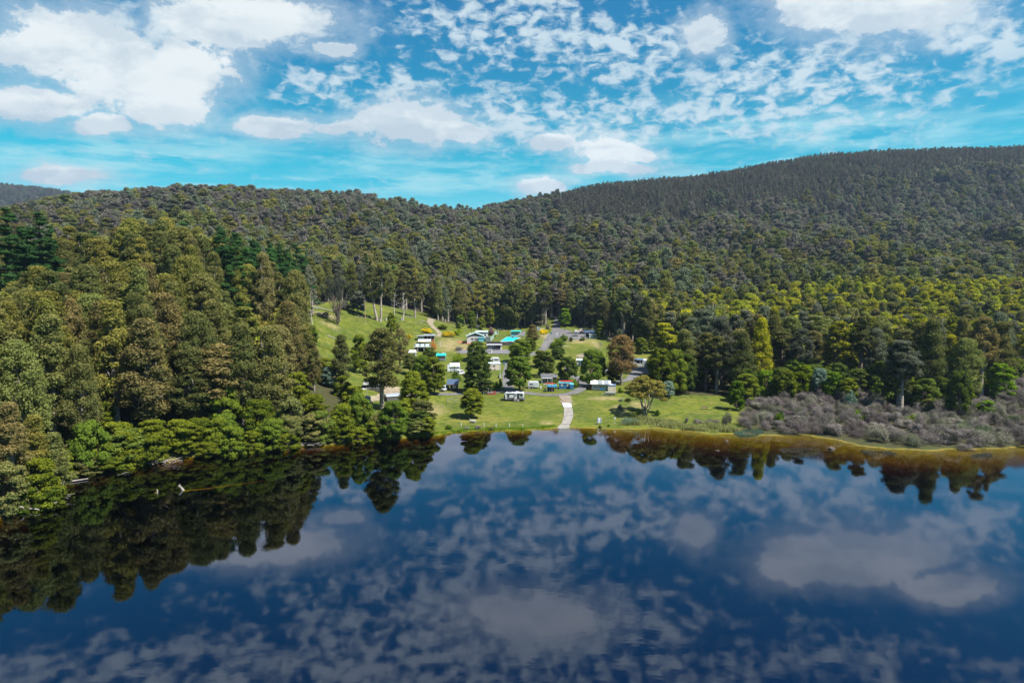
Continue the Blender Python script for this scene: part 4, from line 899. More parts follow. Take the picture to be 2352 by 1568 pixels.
def joined(kd, mt, vi):
    key = (kd, mt, vi)
    if key in _join: return _join[key]
    tr, cr, Hn, Wn = PROTO[kd][vi]; parts = [(tr, None)] + ([(cr, mt)] if cr else []); Vs, Fs, Ms, Ts = [], [], [], []; o = 0
    for k, (me, mm) in enumerate(parts):
        vv = np.empty(len(me.vertices)*3, np.float32); me.vertices.foreach_get('co', vv); vv = vv.reshape(-1, 3)
        nl = len(me.polygons); ff = np.empty(len(me.loops), np.int32); me.loops.foreach_get('vertex_index', ff)
        Vs.append(vv); Fs.append(ff.reshape(nl, 4)+o); o += len(vv); Ms.append(np.full(nl, k, np.int32))
        tt = np.zeros(nl, np.float32)
        if 'tint' in me.attributes: me.attributes['tint'].data.foreach_get('value', tt)
        Ts.append(tt)
    me = mesh_np('tree', np.vstack(Vs)/[Wn, Wn, Hn], np.vstack(Fs), [PROTO[kd][vi][0].materials[0]] + ([L[mt]] if cr else []), np.concatenate(Ts))
    me.polygons.foreach_set('material_index', np.concatenate(Ms)); ob = bpy.data.objects.new('tree', me); _join[key] = ob; return ob
def instance_stuff(name, items, label=None):
    """one object: points that each carry a tree, by geometry nodes"""
    keys = {}; col = bpy.data.collections.new(name+' sources'); obs = []
    P3, R3, S3, ix = [], [], [], []
    for pos, h, w, kd, mt in items:
        k2 = 'far_gum' if kd in ('gum', 'tall_gum') else kd
        vi = int(rng.integers(len(PROTO[k2]))); key = (k2, mt, vi)
        if key not in keys: keys[key] = len(obs); obs.append(joined(*key))
        P3.append(pos); R3.append((0, 0, rng.uniform(0, 6.28))); S3.append((w, w, h)); ix.append(keys[key])
    src = []
    for i, ob in enumerate(obs): c = ob.copy(); c.name = f's{i:03d}'; col.objects.link(c); src.append(c)
    srt = sorted(range(len(src)), key=lambda i: src[i].name); rank = {s: r for r, s in enumerate(srt)}
    me = bpy.data.meshes.new(name); me.from_pydata([tuple(p) for p in P3], [], [])
    for nm, ty, arr in (('rot', 'FLOAT_VECTOR', R3), ('scl', 'FLOAT_VECTOR', S3)): me.attributes.new(nm, ty, 'POINT').data.foreach_set('vector', np.array(arr, np.float32).ravel())
    me.attributes.new('idx', 'INT', 'POINT').data.foreach_set('value', np.array([rank[i] for i in ix], np.int32))
    o = tag(link(name, me), kind='stuff')
    if label: o['label'] = label
    ng = bpy.data.node_groups.new(name, 'GeometryNodeTree'); ng.interface.new_socket('Geometry', in_out='INPUT', socket_type='NodeSocketGeometry'); ng.interface.new_socket('Geometry', in_out='OUTPUT', socket_type='NodeSocketGeometry')
    A = ng.nodes.new; gi, go = A('NodeGroupInput'), A('NodeGroupOutput'); ci = A('GeometryNodeCollectionInfo'); ip = A('GeometryNodeInstanceOnPoints')
    ci.inputs[0].default_value = col; ci.inputs['Separate Children'].default_value = True; ci.inputs['Reset Children'].default_value = True; ip.inputs['Pick Instance'].default_value = True
    def na(n, ty): q = A('GeometryNodeInputNamedAttribute'); q.data_type = ty; q.inputs[0].default_value = n; return q.outputs[0]
    lk = ng.links.new; lk(gi.outputs[0], ip.inputs['Points']); lk(ci.outputs[0], ip.inputs['Instance']); lk(na('idx', 'INT'), ip.inputs['Instance Index']); lk(na('rot', 'FLOAT_VECTOR'), ip.inputs['Rotation']); lk(na('scl', 'FLOAT_VECTOR'), ip.inputs['Scale']); lk(ip.outputs[0], go.inputs[0])
    md = o.modifiers.new('scatter', 'NODES'); md.node_group = ng; return o
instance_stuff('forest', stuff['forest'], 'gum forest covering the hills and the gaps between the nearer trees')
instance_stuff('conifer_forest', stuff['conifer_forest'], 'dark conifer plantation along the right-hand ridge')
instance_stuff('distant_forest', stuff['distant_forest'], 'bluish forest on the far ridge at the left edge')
# grey tea-tree scrub: every bush that shows is a thing
tx0, ty0 = TEA.min(0); tx1, ty1 = TEA.max(0); k = 0
for yy in np.arange(ty0, ty1, 3.9):
    for xx in np.arange(tx0, min(tx1, 205), 4.1):
        x, y = xx+rng.uniform(-1.3, 1.3), yy+rng.uniform(-1.2, 1.2)
        if not inp(x, y, TEA) or abs(x) > y*.79: continue
        if inp(x, y, LAKE) and sdst(x, y) > 2.2: continue
        if np.any((pl[:, 0]-x)**2+(pl[:, 1]-y)**2 < (pl[:, 2]*.45)**2): continue
        u = project(x, y, 1)[0]; s = sdst(x, y); mv = rng.uniform() < .16; gn = not mv and rng.uniform() < .14
        h = rng.uniform(1.6, 4.4); w = rng.uniform(3.4, 6.4)
        lb, gp = anchored(f"{'mauve' if mv else 'greenish' if gn else 'silver-grey'} {'tall' if h > 3.5 else 'low' if h < 2.8 else 'mid-height'}{' spreading' if w > 5.6 else ''} tea-tree shrub", x, y, h, 'grey tea-tree scrub on the right shore')
        put_tree('tea_tree', (x, y, max(zt(x, y), -.2)-.1), h, w, 'tea_mauve' if mv else 'grey' if gn else 'tea', lb, gp)
        k += 1
print('tea shrubs', k, 'single trees', len(single), 'stuff', {a: len(b) for a, b in stuff.items()})
# ------------------------------------------------------------------ the caravan park
WHITE = pmat('white_paint', (.48, .49, .50), .45, var=.05); CREAM = pmat('cream_panel', (.66, .61, .54), .6, var=.06); BEIGE = pmat('beige_panel', (.52, .45, .36), .7, var=.08)
GREYW = pmat('grey_panel', (.42, .40, .39), .7, var=.08); DGREY = pmat('dark_grey', (.10, .10, .105), .6); BLACK = pmat('black_boards', (.022, .020, .022), .7); PGREY = pmat('pale_grey', (.42, .44, .46), .5, var=.06)
GLASS = pmat('window_glass', (.03, .035, .045), .12, var=.1, spec=.8); CURT = pmat('curtained_glass', (.30, .30, .28), .25, var=.1)
ZINC = pmat('zinc_roof', (.34, .37, .41), .35, metal=.35, var=.08); BLUER = pmat('blue_grey_roof', (.10, .15, .24), .4, var=.08); PGREENR = pmat('pale_green_roof', (.34, .45, .43), .45, var=.07); NAVY = pmat('navy_roof', (.035, .055, .095), .4)
GREENW = pmat('dark_green_boards', (.05, .13, .10), .65); GREENP = pmat('green_grey_panel', (.16, .20, .18), .7); TURQ = pmat('turquoise_cloth', (.01, .42, .40), .55, var=.06); BLUEW = pmat('blue_cladding', (.018, .095, .19), .55); BLUET = pmat('blue_tarpaulin', (.06, .25, .42), .5)
TEAL = pmat('teal_trim', (.10, .36, .42), .5); WOOD = pmat('weathered_timber', (.19, .14, .10), .85, var=.2); TIMB = pmat('grey_timber', (.27, .25, .22), .9, var=.2); RUST = pmat('rust_red', (.22, .06, .035), .7, var=.2)
STEEL = pmat('galvanised_steel', (.36, .37, .39), .4, metal=.5); ALU = pmat('aluminium', (.50, .52, .54), .32, metal=.6, var=.06); RUBBER = pmat('rubber', (.018, .018, .02), .8); RED = pmat('red_plastic', (.48, .035, .025), .4); YEL = pmat('yellow_plastic', (.60, .33, .02), .4)
PINKC = pmat('pink_pole', (.50, .16, .30), .6); BIN = pmat('bin_green', (.02, .045, .025), .6); BINB = pmat('bin_blue', (.02, .12, .22), .5); STONE = pmat('dark_stone', (.075, .068, .066), .9, var=.3, scale=2); POOLW = pmat('pool_shell', (.10, .50, .55), .35, var=.04); CONCP = pmat('pool_surround', (.26, .24, .22), .9)
SKIN = pmat('skin', (.42, .25, .18), .6); PINK = pmat('pink_cloth', (.50, .28, .30), .8); WCLOTH = pmat('white_cloth', (.60, .60, .60), .8); HAIR = pmat('brown_hair', (.06, .035, .02), .7); SLATE = pmat('slate_blue_steel', (.24, .28, .33), .5)
ROCKP = pmat('pale_rock', (.40, .36, .32), .9, var=.25); ROCKD = pmat('dark_rock', (.08, .062, .05), .9, var=.3); DRIFT = pmat('driftwood', (.24, .215, .19), .9, var=.25, scale=2); CANVAS = pmat('grey_canvas', (.46, .48, .51), .8); SILVER = pmat('silver_paint', (.42, .42, .44), .35, metal=.4)
class BD:
    """a thing at a picture point (4096 wide); local axes: x right, y away from the camera, z up, origin at the front foot"""
    def __init__(s, name, u, v, label, cat, rz=0, group=None, pos=None):
        p, s.k = at(u, v) if pos is None else (Vector(pos), math.hypot(pos[0], pos[1])/(4096*F))
        base = math.atan2(-p.x, p.y)*.6                       # houses roughly face the water
        s.rt = empty(name, p, rz+base, label, cat, group); s.p = p
    def box(s, name, mat, x0, x1, y0, y1, z0, z1, parent=None, bevel=0, label=None):
        cx, cy = (x0+x1)/2, (y0+y1)/2; pl_ = Vector((0, 0, 0)) if parent is None else s.off[parent.name]
        o = MB().box(x0-cx, x1-cx, y0-cy, y1-cy, 0, z1-z0).build(name, mat, parent or s.rt, bevel); o.location = Vector((cx, cy, z0)) - pl_
        if not hasattr(s, 'off'): s.off = {}
        s.off[o.name] = Vector((cx, cy, z0))
        if label: o['label'] = label
        return o
    off = {}
    def mb(s, name, mat, mb, parent=None, bevel=0, smooth=False, label=None):
        o = mb.build(name, mat, parent or s.rt, bevel, smooth); s.off[o.name] = Vector((0, 0, 0))
        if parent is not None: o.location = -s.off[parent.name]
        if label: o['label'] = label
        return o
    def window(s, x0, x1, z0, z1, y=0, frame=WHITE, glass=GLASS, bars=1, side=None, slats=0):
        """a window in the wall y (side None) or in an end wall x=side; frame > panes"""
        t = .07; m = MB()
        def bx(a0, a1, d0, d1, c0, c1):
            if side is None: m.box(a0, a1, y+d0, y+d1, c0, c1)
            else: sg = 1 if side > 0 else -1; m.box(*sorted((side-sg*d0, side-sg*d1)), a0, a1, c0, c1)
        bx(x0-t, x1+t, -.06, .04, z0-t, z0); bx(x0-t, x1+t, -.06, .04, z1, z1+t); bx(x0-t, x0, -.06, .04, z0, z1); bx(x1, x1+t, -.06, .04, z0, z1)
        for i in range(1, bars+1):
            c = x0+(x1-x0)*i/(bars+1); bx(c-.035, c+.035, -.05, .03, z0, z1)
        for i in range(1, slats+1):
            c = z0+(z1-z0)*i/(slats+1); bx(x0, x1, -.045, .03, c-.04, c+.04)
        f = s.mb('window', frame, m)
        for i in range(bars+1):
            m = MB(); a, b = x0+(x1-x0)*i/(bars+1)+.01, x0+(x1-x0)*(i+1)/(bars+1)-.01
            bx(a, b, -.03, .01, z0, z1); s.mb('pane', glass, m, f)
        return f
    def door(s, x0, x1, z0, z1, mat, y=0, handle=True):
        d = s.box('door', mat, x0, x1, y-.05, y+.03, z0, z1)
        if handle: s.mb('handle', STEEL, MB().box(x1-.16, x1-.08, y-.09, y-.05, z0+.95, z0+1.08), d)
        return d
    def gable(s, mat, x0, x1, y0, y1, z, rise, over=.3, along='x', t=.12):
        if along == 'x':
            ym = (y0+y1)/2; pr = [(y0-over, z-.02), (ym, z+rise), (y1+over, z-.02), (y1+over, z-.02+t), (ym, z+rise+t), (y0-over, z-.02+t)]
            r = s.mb('roof', mat, MB().prism(pr, x0-over, x1+over, 'x'))
            return r
        xm = (x0+x1)/2; pr = [(x0-over, z-.02), (xm, z+rise), (x1+over, z-.02), (x1+over, z-.02+t), (xm, z+rise+t), (x0-over, z-.02+t)]
        return s.mb('roof', mat, MB().prism(pr, y0-over, y1+over, 'y'))
    def skillion(s, mat, x0, x1, y0, y1, z0, z1, over=.25, t=.09, label=None):
        dz = (z1-z0)/(y1-y0)*over
        return s.mb('roof', mat, MB().prism([(y0-over, z0-dz), (y1+over, z1+dz), (y1+over, z1+dz+t), (y0-over, z0-dz+t)], x0-over, x1+over, 'x'), label=label)
    def ribs(s, mat, x0, x1, y0, y1, z0, z1, n, over=.2, name='roof_ribs', roof=None):
        m = MB(); dz = (z1-z0)/(y1-y0)*over
        for i in range(n):
            c = x0+(x1-x0)*(i+.5)/n; m.prism([(y0-over, z0-dz+.08), (y1+over, z1+dz+.08), (y1+over, z1+dz+.13), (y0-over, z0-dz+.13)], c-.03, c+.03, 'x')
        o = s.mb(name, mat, m, roof); o['kind'] = 'stuff'
    def walls(s, mat, x0, x1, y0, y1, z1, z0=-.8, name='wall'): return s.box(name, mat, x0, x1, y0, y1, z0, z1)
    def wheel(s, x, y, r, w=.2, parent=None, axis='y'):
        o = s.mb('wheel', RUBBER, MB().disc((x, y, r), r, w, 18, axis), parent); d = (w/2+.01)
        s.mb('rim', STEEL, MB().disc((x, y-d, r) if axis == 'y' else (x+d, y, r), r*.58, .03, 12, axis), o); return o
    def post(s, mat, x, y, h, r=.05, z0=-.4, name='post'): return s.box(name, mat, x-r, x+r, y-r, y+r, z0, h)

# ---- the big caravan on the lawn
b = BD('caravan', 2056, 1605, 'long white and black touring caravan with open door and steps on the front lawn', 'caravan', -.02)
hw = 3.3
body = b.mb('body', WHITE, MB().prism([(-hw, .75), (-hw+.15, .62), (hw-.45, .62), (hw, .95), (hw, 2.5), (hw-.35, 2.88), (-hw+.75, 2.88), (-hw+.12, 2.35), (-hw, 1.6)], .0, 2.4, 'y'), bevel=.06)
b.mb('side_panel', DGREY, MB().box(-hw+.9, hw-.1, -.02, .0, .66, 1.32)); b.mb('side_panel', pmat('caravan_band', (.12, .11, .13), .5), MB().box(-hw+.9, hw-.45, -.015, .0, 2.25, 2.55))
b.mb('front_panel', BLACK, MB().prism([(-hw-.03, .78), (-hw+.55, .60), (-hw+.55, .95), (-hw+.32, 2.3), (-hw+.1, 2.32), (-hw-.03, 1.6)], -.025, 2.42, 'y'))
b.window(-hw+1.15, -hw+1.75, 1.55, 2.15, 0, DGREY, GLASS, 0); b.window(hw-1.25, hw-.45, 1.75, 2.2, 0, DGREY, GLASS, 0)
d = b.mb('door', WHITE, MB().box(.25, .95, -.62, -.57, .95, 2.55)); b.mb('window', GLASS, MB().box(.42, .78, -.64, -.62, 1.75, 2.3), d)
b.mb('doorway', BLACK, MB().box(.95, 1.75, -.03, -.001, .7, 2.55)); b.mb('fly_screen', DGREY, MB().box(-.1, .25, -.05, -.001, .7, 2.4))
for i in range(3): b.box('step', PGREY, 1.0, 1.7, -.35-.28*i, -.1-.28*i, .62-.2*i, .67-.2*i)
for x in (-.25, .62): b.wheel(x, .05, .36, .24); b.wheel(x, 2.35, .36, .24)
b.mb('chassis', BLACK, MB().box(-hw+.2, hw-.2, .15, 2.25, .42, .62)); b.mb('drawbar', BLACK, MB().tube([(-hw+.2, .3, .5), (-hw-1.5, 1.2, .48)], .06).tube([(-hw+.2, 2.1, .5), (-hw-1.5, 1.2, .48)], .06))
b.wheel(-hw-1.35, 1.0, .16, .1); b.mb('gas_bottle', WHITE, MB().tube([(-hw-.5, .95, .55), (-hw-.5, .95, 1.0)], .2, 12)); b.mb('spare_wheel', RUBBER, MB().disc((hw+.18, 1.2, 1.35), .36, .22, 18, 'x')); b.mb('bumper', DGREY, MB().box(hw-.05, hw+.45, .3, 2.1, .62, .8))
b.mb('air_conditioner', WHITE, MB().box(.6, 1.5, .8, 1.7, 2.88, 3.12), bevel=.06); b.mb('roof_hatch', DGREY, MB().box(-.4, .2, .9, 1.5, 2.88, 2.97)); b.mb('roof_hatch', DGREY, MB().box(2.0, 2.5, .9, 1.4, 2.88, 2.97)); b.mb('solar_panel', NAVY, MB().box(-2.2, -.7, .6, 1.8, 2.885, 2.93))
b.mb('rolled_awning', PGREY, MB().tube([(-hw+.9, -.1, 2.72), (hw-.5, -.1, 2.72)], .09, 8))

def person(u, v, label):
    """seated figure on a folding chair: one skinned body, hair and clothes as children"""
    p, k = at(u, v); rt = empty('person', p, math.radians(200), label, 'person')
    J = {'pel': (0, 0, .46), 'chest': (0, -.10, .80), 'neck': (0, -.10, 1.00), 'head': (0, -.07, 1.10), 'crown': (0, -.06, 1.27)}
    for sx, n in ((1, 'l'), (-1, 'r')):
        J.update({n+'sh': (sx*.18, -.10, .94), n+'el': (sx*.24, .02, .70), n+'wr': (sx*.14, .24, .62), n+'ha': (sx*.11, .32, .61), n+'hip': (sx*.10, .02, .46), n+'kn': (sx*.13, .44, .50), n+'an': (sx*.13, .46, .09), n+'to': (sx*.14, .64, .04)})
        for i in range(4): J[f'{n}f{i}'] = (sx*(.075+.022*i), .40-.008*abs(i-1), .585)
        J[n+'th'] = (sx*.07, .345, .625)
    E = [('pel', 'chest'), ('chest', 'neck'), ('neck', 'head'), ('head', 'crown')]
    for n in 'lr': E += [('chest', n+'sh'), (n+'sh', n+'el'), (n+'el', n+'wr'), (n+'wr', n+'ha'), ('pel', n+'hip'), (n+'hip', n+'kn'), (n+'kn', n+'an'), (n+'an', n+'to'), (n+'wr', n+'th')] + [(n+'ha', f'{n}f{i}') for i in range(4)]
    R = {'pel': .15, 'chest': .145, 'neck': .055, 'head': .09, 'crown': .08, 'sh': .065, 'el': .045, 'wr': .028, 'ha': .034, 'hip': .095, 'kn': .062, 'an': .042, 'to': .03}
    ks = list(J); me = bpy.data.meshes.new('body'); me.from_pydata([J[a] for a in ks], [(ks.index(a), ks.index(c)) for a, c in E], []); o = link('body', me, rt)
    md = o.modifiers.new('skin', 'SKIN'); o.modifiers.new('smooth', 'SUBSURF').levels = 1; me.materials.append(SKIN)
    sv = me.skin_vertices[0].data
    for i, a in enumerate(ks): r = R.get(a, R.get(a[1:], .009)); sv[i].radius = (r, r); sv[i].use_root = a == 'pel'
    def shell(name, mat, pts, rad, n=10): return MB().tube(pts, rad, n).build(name, mat, rt, smooth=True)
    shell('shirt', PINK, [(0, 0, .44), (0, -.03, .6), (0, -.10, .82), (0, -.11, .98)], [.18, .175, .20, .10]); [shell('sleeve', PINK, [(sx*.15, -.10, .95), (sx*.235, .0, .73)], [.08, .062], 8) for sx in (1, -1)]
    [shell('trouser_leg', WCLOTH, [(sx*.09, .0, .47), (sx*.13, .45, .51), (sx*.13, .46, .16)], [.115, .08, .058], 8) for sx in (1, -1)]
    bm = bmesh.new(); bmesh.ops.create_uvsphere(bm, u_segments=12, v_segments=8, radius=.115); me2 = bpy.data.meshes.new('hair'); bm.to_mesh(me2); bm.free(); me2.materials.append(HAIR); h = link('hair', me2, rt); h.location = (0, -.11, 1.20); h.scale = (1, .95, 1.05)
    c = BD('camp_chair', 0, 0, 'low folding camp chair under the seated person by the caravan', 'chair', pos=p); c.rt.rotation_euler = rt.rotation_euler
    c.mb('seat', BINB, MB().box(-.26, .26, -.2, .28, .30, .33)); c.mb('backrest', BINB, MB().prism([(-.2, .33), (-.17, .33), (-.36, .95), (-.39, .95)], -.26, .26, 'x'))
    for x in (-.25, .25):
        for y in (-.2, .27): c.mb('leg', STEEL, MB().tube([(x, y, 0), (x, -y*.6, .32)], .014, 5))
person(2059, 1605, 'seated person in a pink top and pale trousers in front of the caravan')

# ---- beige annexe with lock-up shed, boat on its trailer
b = BD('holiday_annexe', 2403, 1563, 'long beige annexe under a white sheet roof, beside the aluminium boat', 'cabin', -.02)
k = b.k; w = 76*k; x0 = -w/2
b.walls(CREAM, x0+.3, w/2, .9, 4.2, 2.3); b.skillion(WHITE, x0, w/2, .2, 4.4, 2.35, 3.0, .3)
for i in range(3): b.mb('roof_sheet', ZINC if i else CREAM, MB().prism([(-.12, 2.42), (4.7, 3.16), (4.7, 3.19), (-.12, 2.46)], x0+.1+i*w*.33, x0+.1+i*w*.33+w*.25, 'x'))
for x in (x0+.05, x0+w*.36, w/2-.05): b.post(RUST, x, .25, 2.35, .06)
b.mb('fascia', CREAM, MB().box(x0+w*.36, w/2, .12, .2, 1.98, 2.36)); f = b.box('caravan_front', WHITE, x0+.3, x0+w*.34, .45, .9, .5, 1.85, bevel=.1)
b.window(x0+.6, x0+w*.30, 1.05, 1.6, .45, PGREY, GLASS, 0, slats=1)
b.window(x0+w*.40, x0+w*.55, 1.0, 1.85, .9, TIMB, CURT, 0); b.window(x0+w*.57, x0+w*.70, 1.0, 1.85, .9, WHITE, CURT, 0); b.door(x0+w*.75, x0+w*.86, 0, 1.95, CURT, .9); b.door(x0+w*.88, x0+w*.98, 0, 1.95, PGREY, .9)
bn = BD('garden_bench', 2409, 1563, 'blue bench in front of the beige annexe', 'bench'); bn.box('seat', BINB, -.8, .8, -.1, .25, .42, .46); bn.box('backrest', BINB, -.8, .8, .25, .29, .46, .85); [bn.box('leg', STEEL, x-.03, x+.03, -.05, .25, 0, .42) for x in (-.7, .7)]
b = BD('lockup_shed', 2447, 1565, 'beige box shed with blue-grey roof and white end door, right of the annexe', 'shed', .0)
w = 30*b.k; b.walls(BEIGE, -w/2, w/2, 0, 2.6, 2.0); b.gable(BLUER, -w/2, w/2, 0, 2.6, 2.02, .35, .1); b.mb('skylight', WHITE, MB().prism([(.35, 2.25), (.95, 2.41), (.95, 2.44), (.35, 2.28)], -.5, .4, 'x')); b.mb('end_door', WHITE, MB().box(w/2, w/2+.05, .1, 2.5, .05, 1.95))
[b.mb('rib', PGREY, MB().box(w/2+.05, w/2+.08, .1, 2.5, z, z+.05)) for z in (.5, .95, 1.4)]
b = BD('boat_trailer', 2441, 1582, 'galvanised trailer carrying the aluminium boat', 'trailer', .03)
b.mb('frame', STEEL, MB().tube([(-1.9, .2, .35), (1.5, .2, .35)], .05).tube([(-1.9, 1.3, .35), (1.5, 1.3, .35)], .05).tube([(-1.9, .2, .35), (-2.9, .75, .38), (-1.9, 1.3, .35)], .05)); [b.wheel(.6, y, .27, .16) for y in (.05, 1.45)]; b.mb('jockey_leg', STEEL, MB().tube([(-2.6, .75, 0), (-2.6, .75, .6)], .035)); b.mb('bunk', WOOD, MB().box(-1.6, 1.5, .35, .45, .38, .46).box(-1.6, 1.5, 1.05, 1.15, .38, .46))
p = b.p
b = BD('aluminium_boat', 0, 0, 'open aluminium dinghy with bench seats lying on a trailer in front of the lock-up shed', 'boat', .03, pos=(p.x, p.y, p.z+.47))
def hull(L_, W_, D_, mat, name='hull', th=.03, n=12):
    vs, fs = [], []; m = 9
    for i in range(n+1):
        t = i/n; hwd = W_/2*min(1, (1.0-(1-min(t*1.9, 1))**2.2)); zk = D_*.55*(1-min(1, t*2.4))**2
        for j in range(m):
            a = math.pi*j/(m-1); y = -math.cos(a); r = abs(y)**.55*(1 if y > 0 else -1)
            vs.append((-L_/2+L_*t, r*hwd+W_/2, zk+(D_-zk)*(1-math.sin(a)**.7)))
    for i in range(n):
        for j in range(m-1): q = i*m+j; fs.append((q, q+m, q+m+1, q+1))
    fs.append(tuple(n*m+j for j in range(m)))
    return vs, fs
vs, fs = hull(3.9, 1.5, .62, ALU); h = b.mb('hull', ALU, MB().add(vs, fs), smooth=False); md = h.modifiers.new('thickness', 'SOLIDIFY'); md.thickness = .03
for x in (-.8, .4, 1.4): b.mb('seat', WHITE, MB().box(x, x+.3, .14, 1.36, .36, .40))
b.mb('gunwale', WHITE, MB().tube([(-1.85, .75, .64), (-1.2, .2, .64), (0, .0, .64), (1.95, .0, .64)], .035).tube([(-1.85, .75, .64), (-1.2, 1.3, .64), (0, 1.5, .64), (1.95, 1.5, .64)], .035))
b.mb('outboard_bracket', DGREY, MB().box(1.93, 2.1, .6, .9, .3, .72))

# ---- blue cabin group
b = BD('blue_cabin', 2260, 1555, 'deep blue cabin with a turquoise roof edge and two pale windows', 'cabin', .0)
w = 47*b.k; b.walls(BLUEW, -w/2, w/2, 0, 2.6, 2.05); b.skillion(TEAL, -w/2, w/2, 0, 2.7, 2.1, 2.45, .15); b.window(-w*.34, -w*.34+.62, 1.05, 1.75, 0, WHITE, CURT, 1); b.window(w*.16, w*.16+.62, 1.05, 1.75, 0, WHITE, CURT, 1); b.post(WHITE, w/2-.02, -.06, 2.05, .05)
p = b.p
c = BD('canoe', 0, 0, 'long red canoe lying on the roof of the blue cabin', 'canoe', .02, pos=(p.x+.2, p.y+.7, p.z+2.5)); vs, fs = hull(4.9, .75, .36, RED); vs = [(x, y, .36-z) for x, y, z in vs]; h = c.mb('hull', RED, MB().add(vs, [f[::-1] for f in fs])); h.modifiers.new('t', 'SOLIDIFY').thickness = .02; c.mb('keel', pmat('canoe_keel', (.40, .10, .07), .5), MB().box(-2.1, 2.4, .34, .40, .36, .39))
b = BD('blue_shed', 2287, 1557, 'small blue garden shed at the right end of the blue cabin', 'shed'); w = 16*b.k; b.walls(BLUEW, -w/2, w/2, 0, 1.5, 1.7); b.skillion(TEAL, -w/2, w/2, 0, 1.5, 1.72, 1.95, .08); b.door(-.3, .35, 0, 1.6, pmat('blue_door', (.03, .13, .26), .5))
b = BD('camp_shelter', 2208, 1566, 'dark open camp shelter under a bright blue canopy split by a pink pole', 'shelter')
w = 42*b.k; h = 1.9
b.mb('canopy', BLUET, MB().prism([(-w/2-.1, 1.95), (-w*.25, 1.5), (-.06, 1.62), (-.06, 2.3), (-w/2+.3, 2.28)], -.2, 1.6, 'y')); b.mb('canopy', BLUET, MB().prism([(.08, 1.62), (w*.3, 1.55), (w/2+.05, 1.85), (w/2-.1, 2.32), (.08, 2.3)], -.2, 1.6, 'y'))
b.mb('centre_pole', PINKC, MB().tube([(.01, -.24, 0), (.01, -.24, 2.45)], .05)); b.mb('back_wall', BLACK, MB().box(-w/2+.25, w*.22, 1.5, 1.6, 0, 1.9)); b.mb('side_wall', BLACK, MB().box(-w/2+.2, -w/2+.26, 0, 1.55, 0, 1.8)); [b.post(STEEL, x, y, 1.85, .035) for x in (-w/2+.1, w/2-.08) for y in (-.1, 1.5)]
t_ = BD('camp_table', 2204, 1567, 'folding table standing inside the blue-canopied shelter', 'table'); t_.box('tabletop', DGREY, -.6, .5, .3, .9, .7, .74); [t_.box('leg', STEEL, x, x+.04, y, y+.04, 0, .7) for x in (-.55, .42) for y in (.33, .84)]
b = BD('wheelie_bin', 2180, 1567, 'dark green wheelie bin left of the blue-canopied shelter', 'bin'); b.mb('body', BIN, MB().prism([(-.24, 0), (.24, 0), (.29, 1.0), (-.29, 1.0)], 0, .55, 'y')); b.box('lid', BIN, -.31, .31, -.06, .6, 1.0, 1.06); b.wheel(-.2, .55, .1, .05); b.wheel(.2, .55, .1, .05)
for u, lab, mt, dz, L_ in [(2199, 'red kayak on the rack behind the blue-canopied shelter', RED, 1.5, 3.6), (2196, 'yellow kayak on the rack behind the blue-canopied shelter', YEL, 1.15, 3.0), (2183, 'white kayak nose on the left of the kayak rack', WHITE, 1.15, 1.9)]:
    p = at(u, 1552)[0]; c = BD('kayak', 0, 0, lab, 'kayak', .03, pos=(p.x, p.y, p.z+dz)); vs, fs = hull(L_, .62, .26, mt); c.mb('hull', mt, MB().add(vs, fs)); c.mb('deck', mt, MB().add([(x, y, .26+.10*math.sin(math.pi*(j % 9)/8)) for j, (x, y, z) in enumerate(vs)], fs[:-1])); c.mb('cockpit', BLACK, MB().tube([(.1, .31, .33), (.1, .31, .40)], .22, 12))
b = BD('kayak_rack', 2196, 1553, 'low timber rack carrying the kayaks', 'rack'); [b.mb('upright', WOOD, MB().box(x-.05, x+.05, y-.05, y+.05, -.3, 1.5)) for x in (-1.2, 1.2) for y in (-.08, .8)]; [b.mb('crossbar', WOOD, MB().box(x-.04, x+.04, -.1, .82, z, z+.06)) for x in (-1.2, 1.2) for z in (1.08, 1.44)]
b = BD('grey_cabin', 2197, 1533, 'grey cabin with a glazed front and a near-black roof behind the kayaks', 'cabin', .02)
w = 62*b.k; b.walls(GREYW, -w/2, w/2, .6, 5, 2.2); b.skillion(DGREY, -w/2, w/2, .1, 5, 2.25, 2.9, .25); b.mb('verandah_roof', PGREY, MB().prism([(-.6, 1.95), (.6, 2.2), (.6, 2.26), (-.6, 2.0)], -w/2, w*.2, 'x'))
[b.window(-w*.40+i*w*.16, -w*.40+i*w*.16+w*.12, .35, 1.75, .6, WHITE, GLASS, 0) for i in range(3)]; b.door(w*.12, w*.22, 0, 1.9, WHITE, .6); [b.post(WHITE, x, -.5, 1.97, .05) for x in (-w/2+.1, -w*.1, w*.19)]; b.mb('flue', STEEL, MB().tube([(-w*.42, 1.6, 2.3), (-w*.42, 1.6, 3.6)], .09)); b.mb('beam', RUST, MB().box(w*.25, w/2+.4, .2, .35, 1.75, 2.0))
b = BD('caravan', 2134, 1554, 'grey-white caravan half hidden behind the tall blackwood trunk', 'caravan', .02); w = 46*b.k
b.mb('body', PGREY, MB().prism([(-w/2, .5), (w/2-.2, .5), (w/2, 1.2), (w/2-.15, 2.2), (w/2-.6, 2.5), (-w/2+.5, 2.5), (-w/2, 2.0)], 0, 2.2, 'y'), bevel=.06); b.mb('annexe_panel', pmat('pale_green_panel', (.36, .41, .40), .7), MB().box(w*.05, w/2-.1, -.06, .0, .5, 1.9)); b.mb('side_stripe', DGREY, MB().box(-w/2+.1, w/2-.3, -.02, 0, .5, .8)); b.window(-w*.35, -w*.05, 1.35, 1.9, 0, WHITE, GLASS, 1); [b.wheel(-.3, y, .3, .2) for y in (.0, 2.2)]; b.mb('roof_hatch', WHITE, MB().box(-.4, .3, .7, 1.3, 2.5, 2.6))
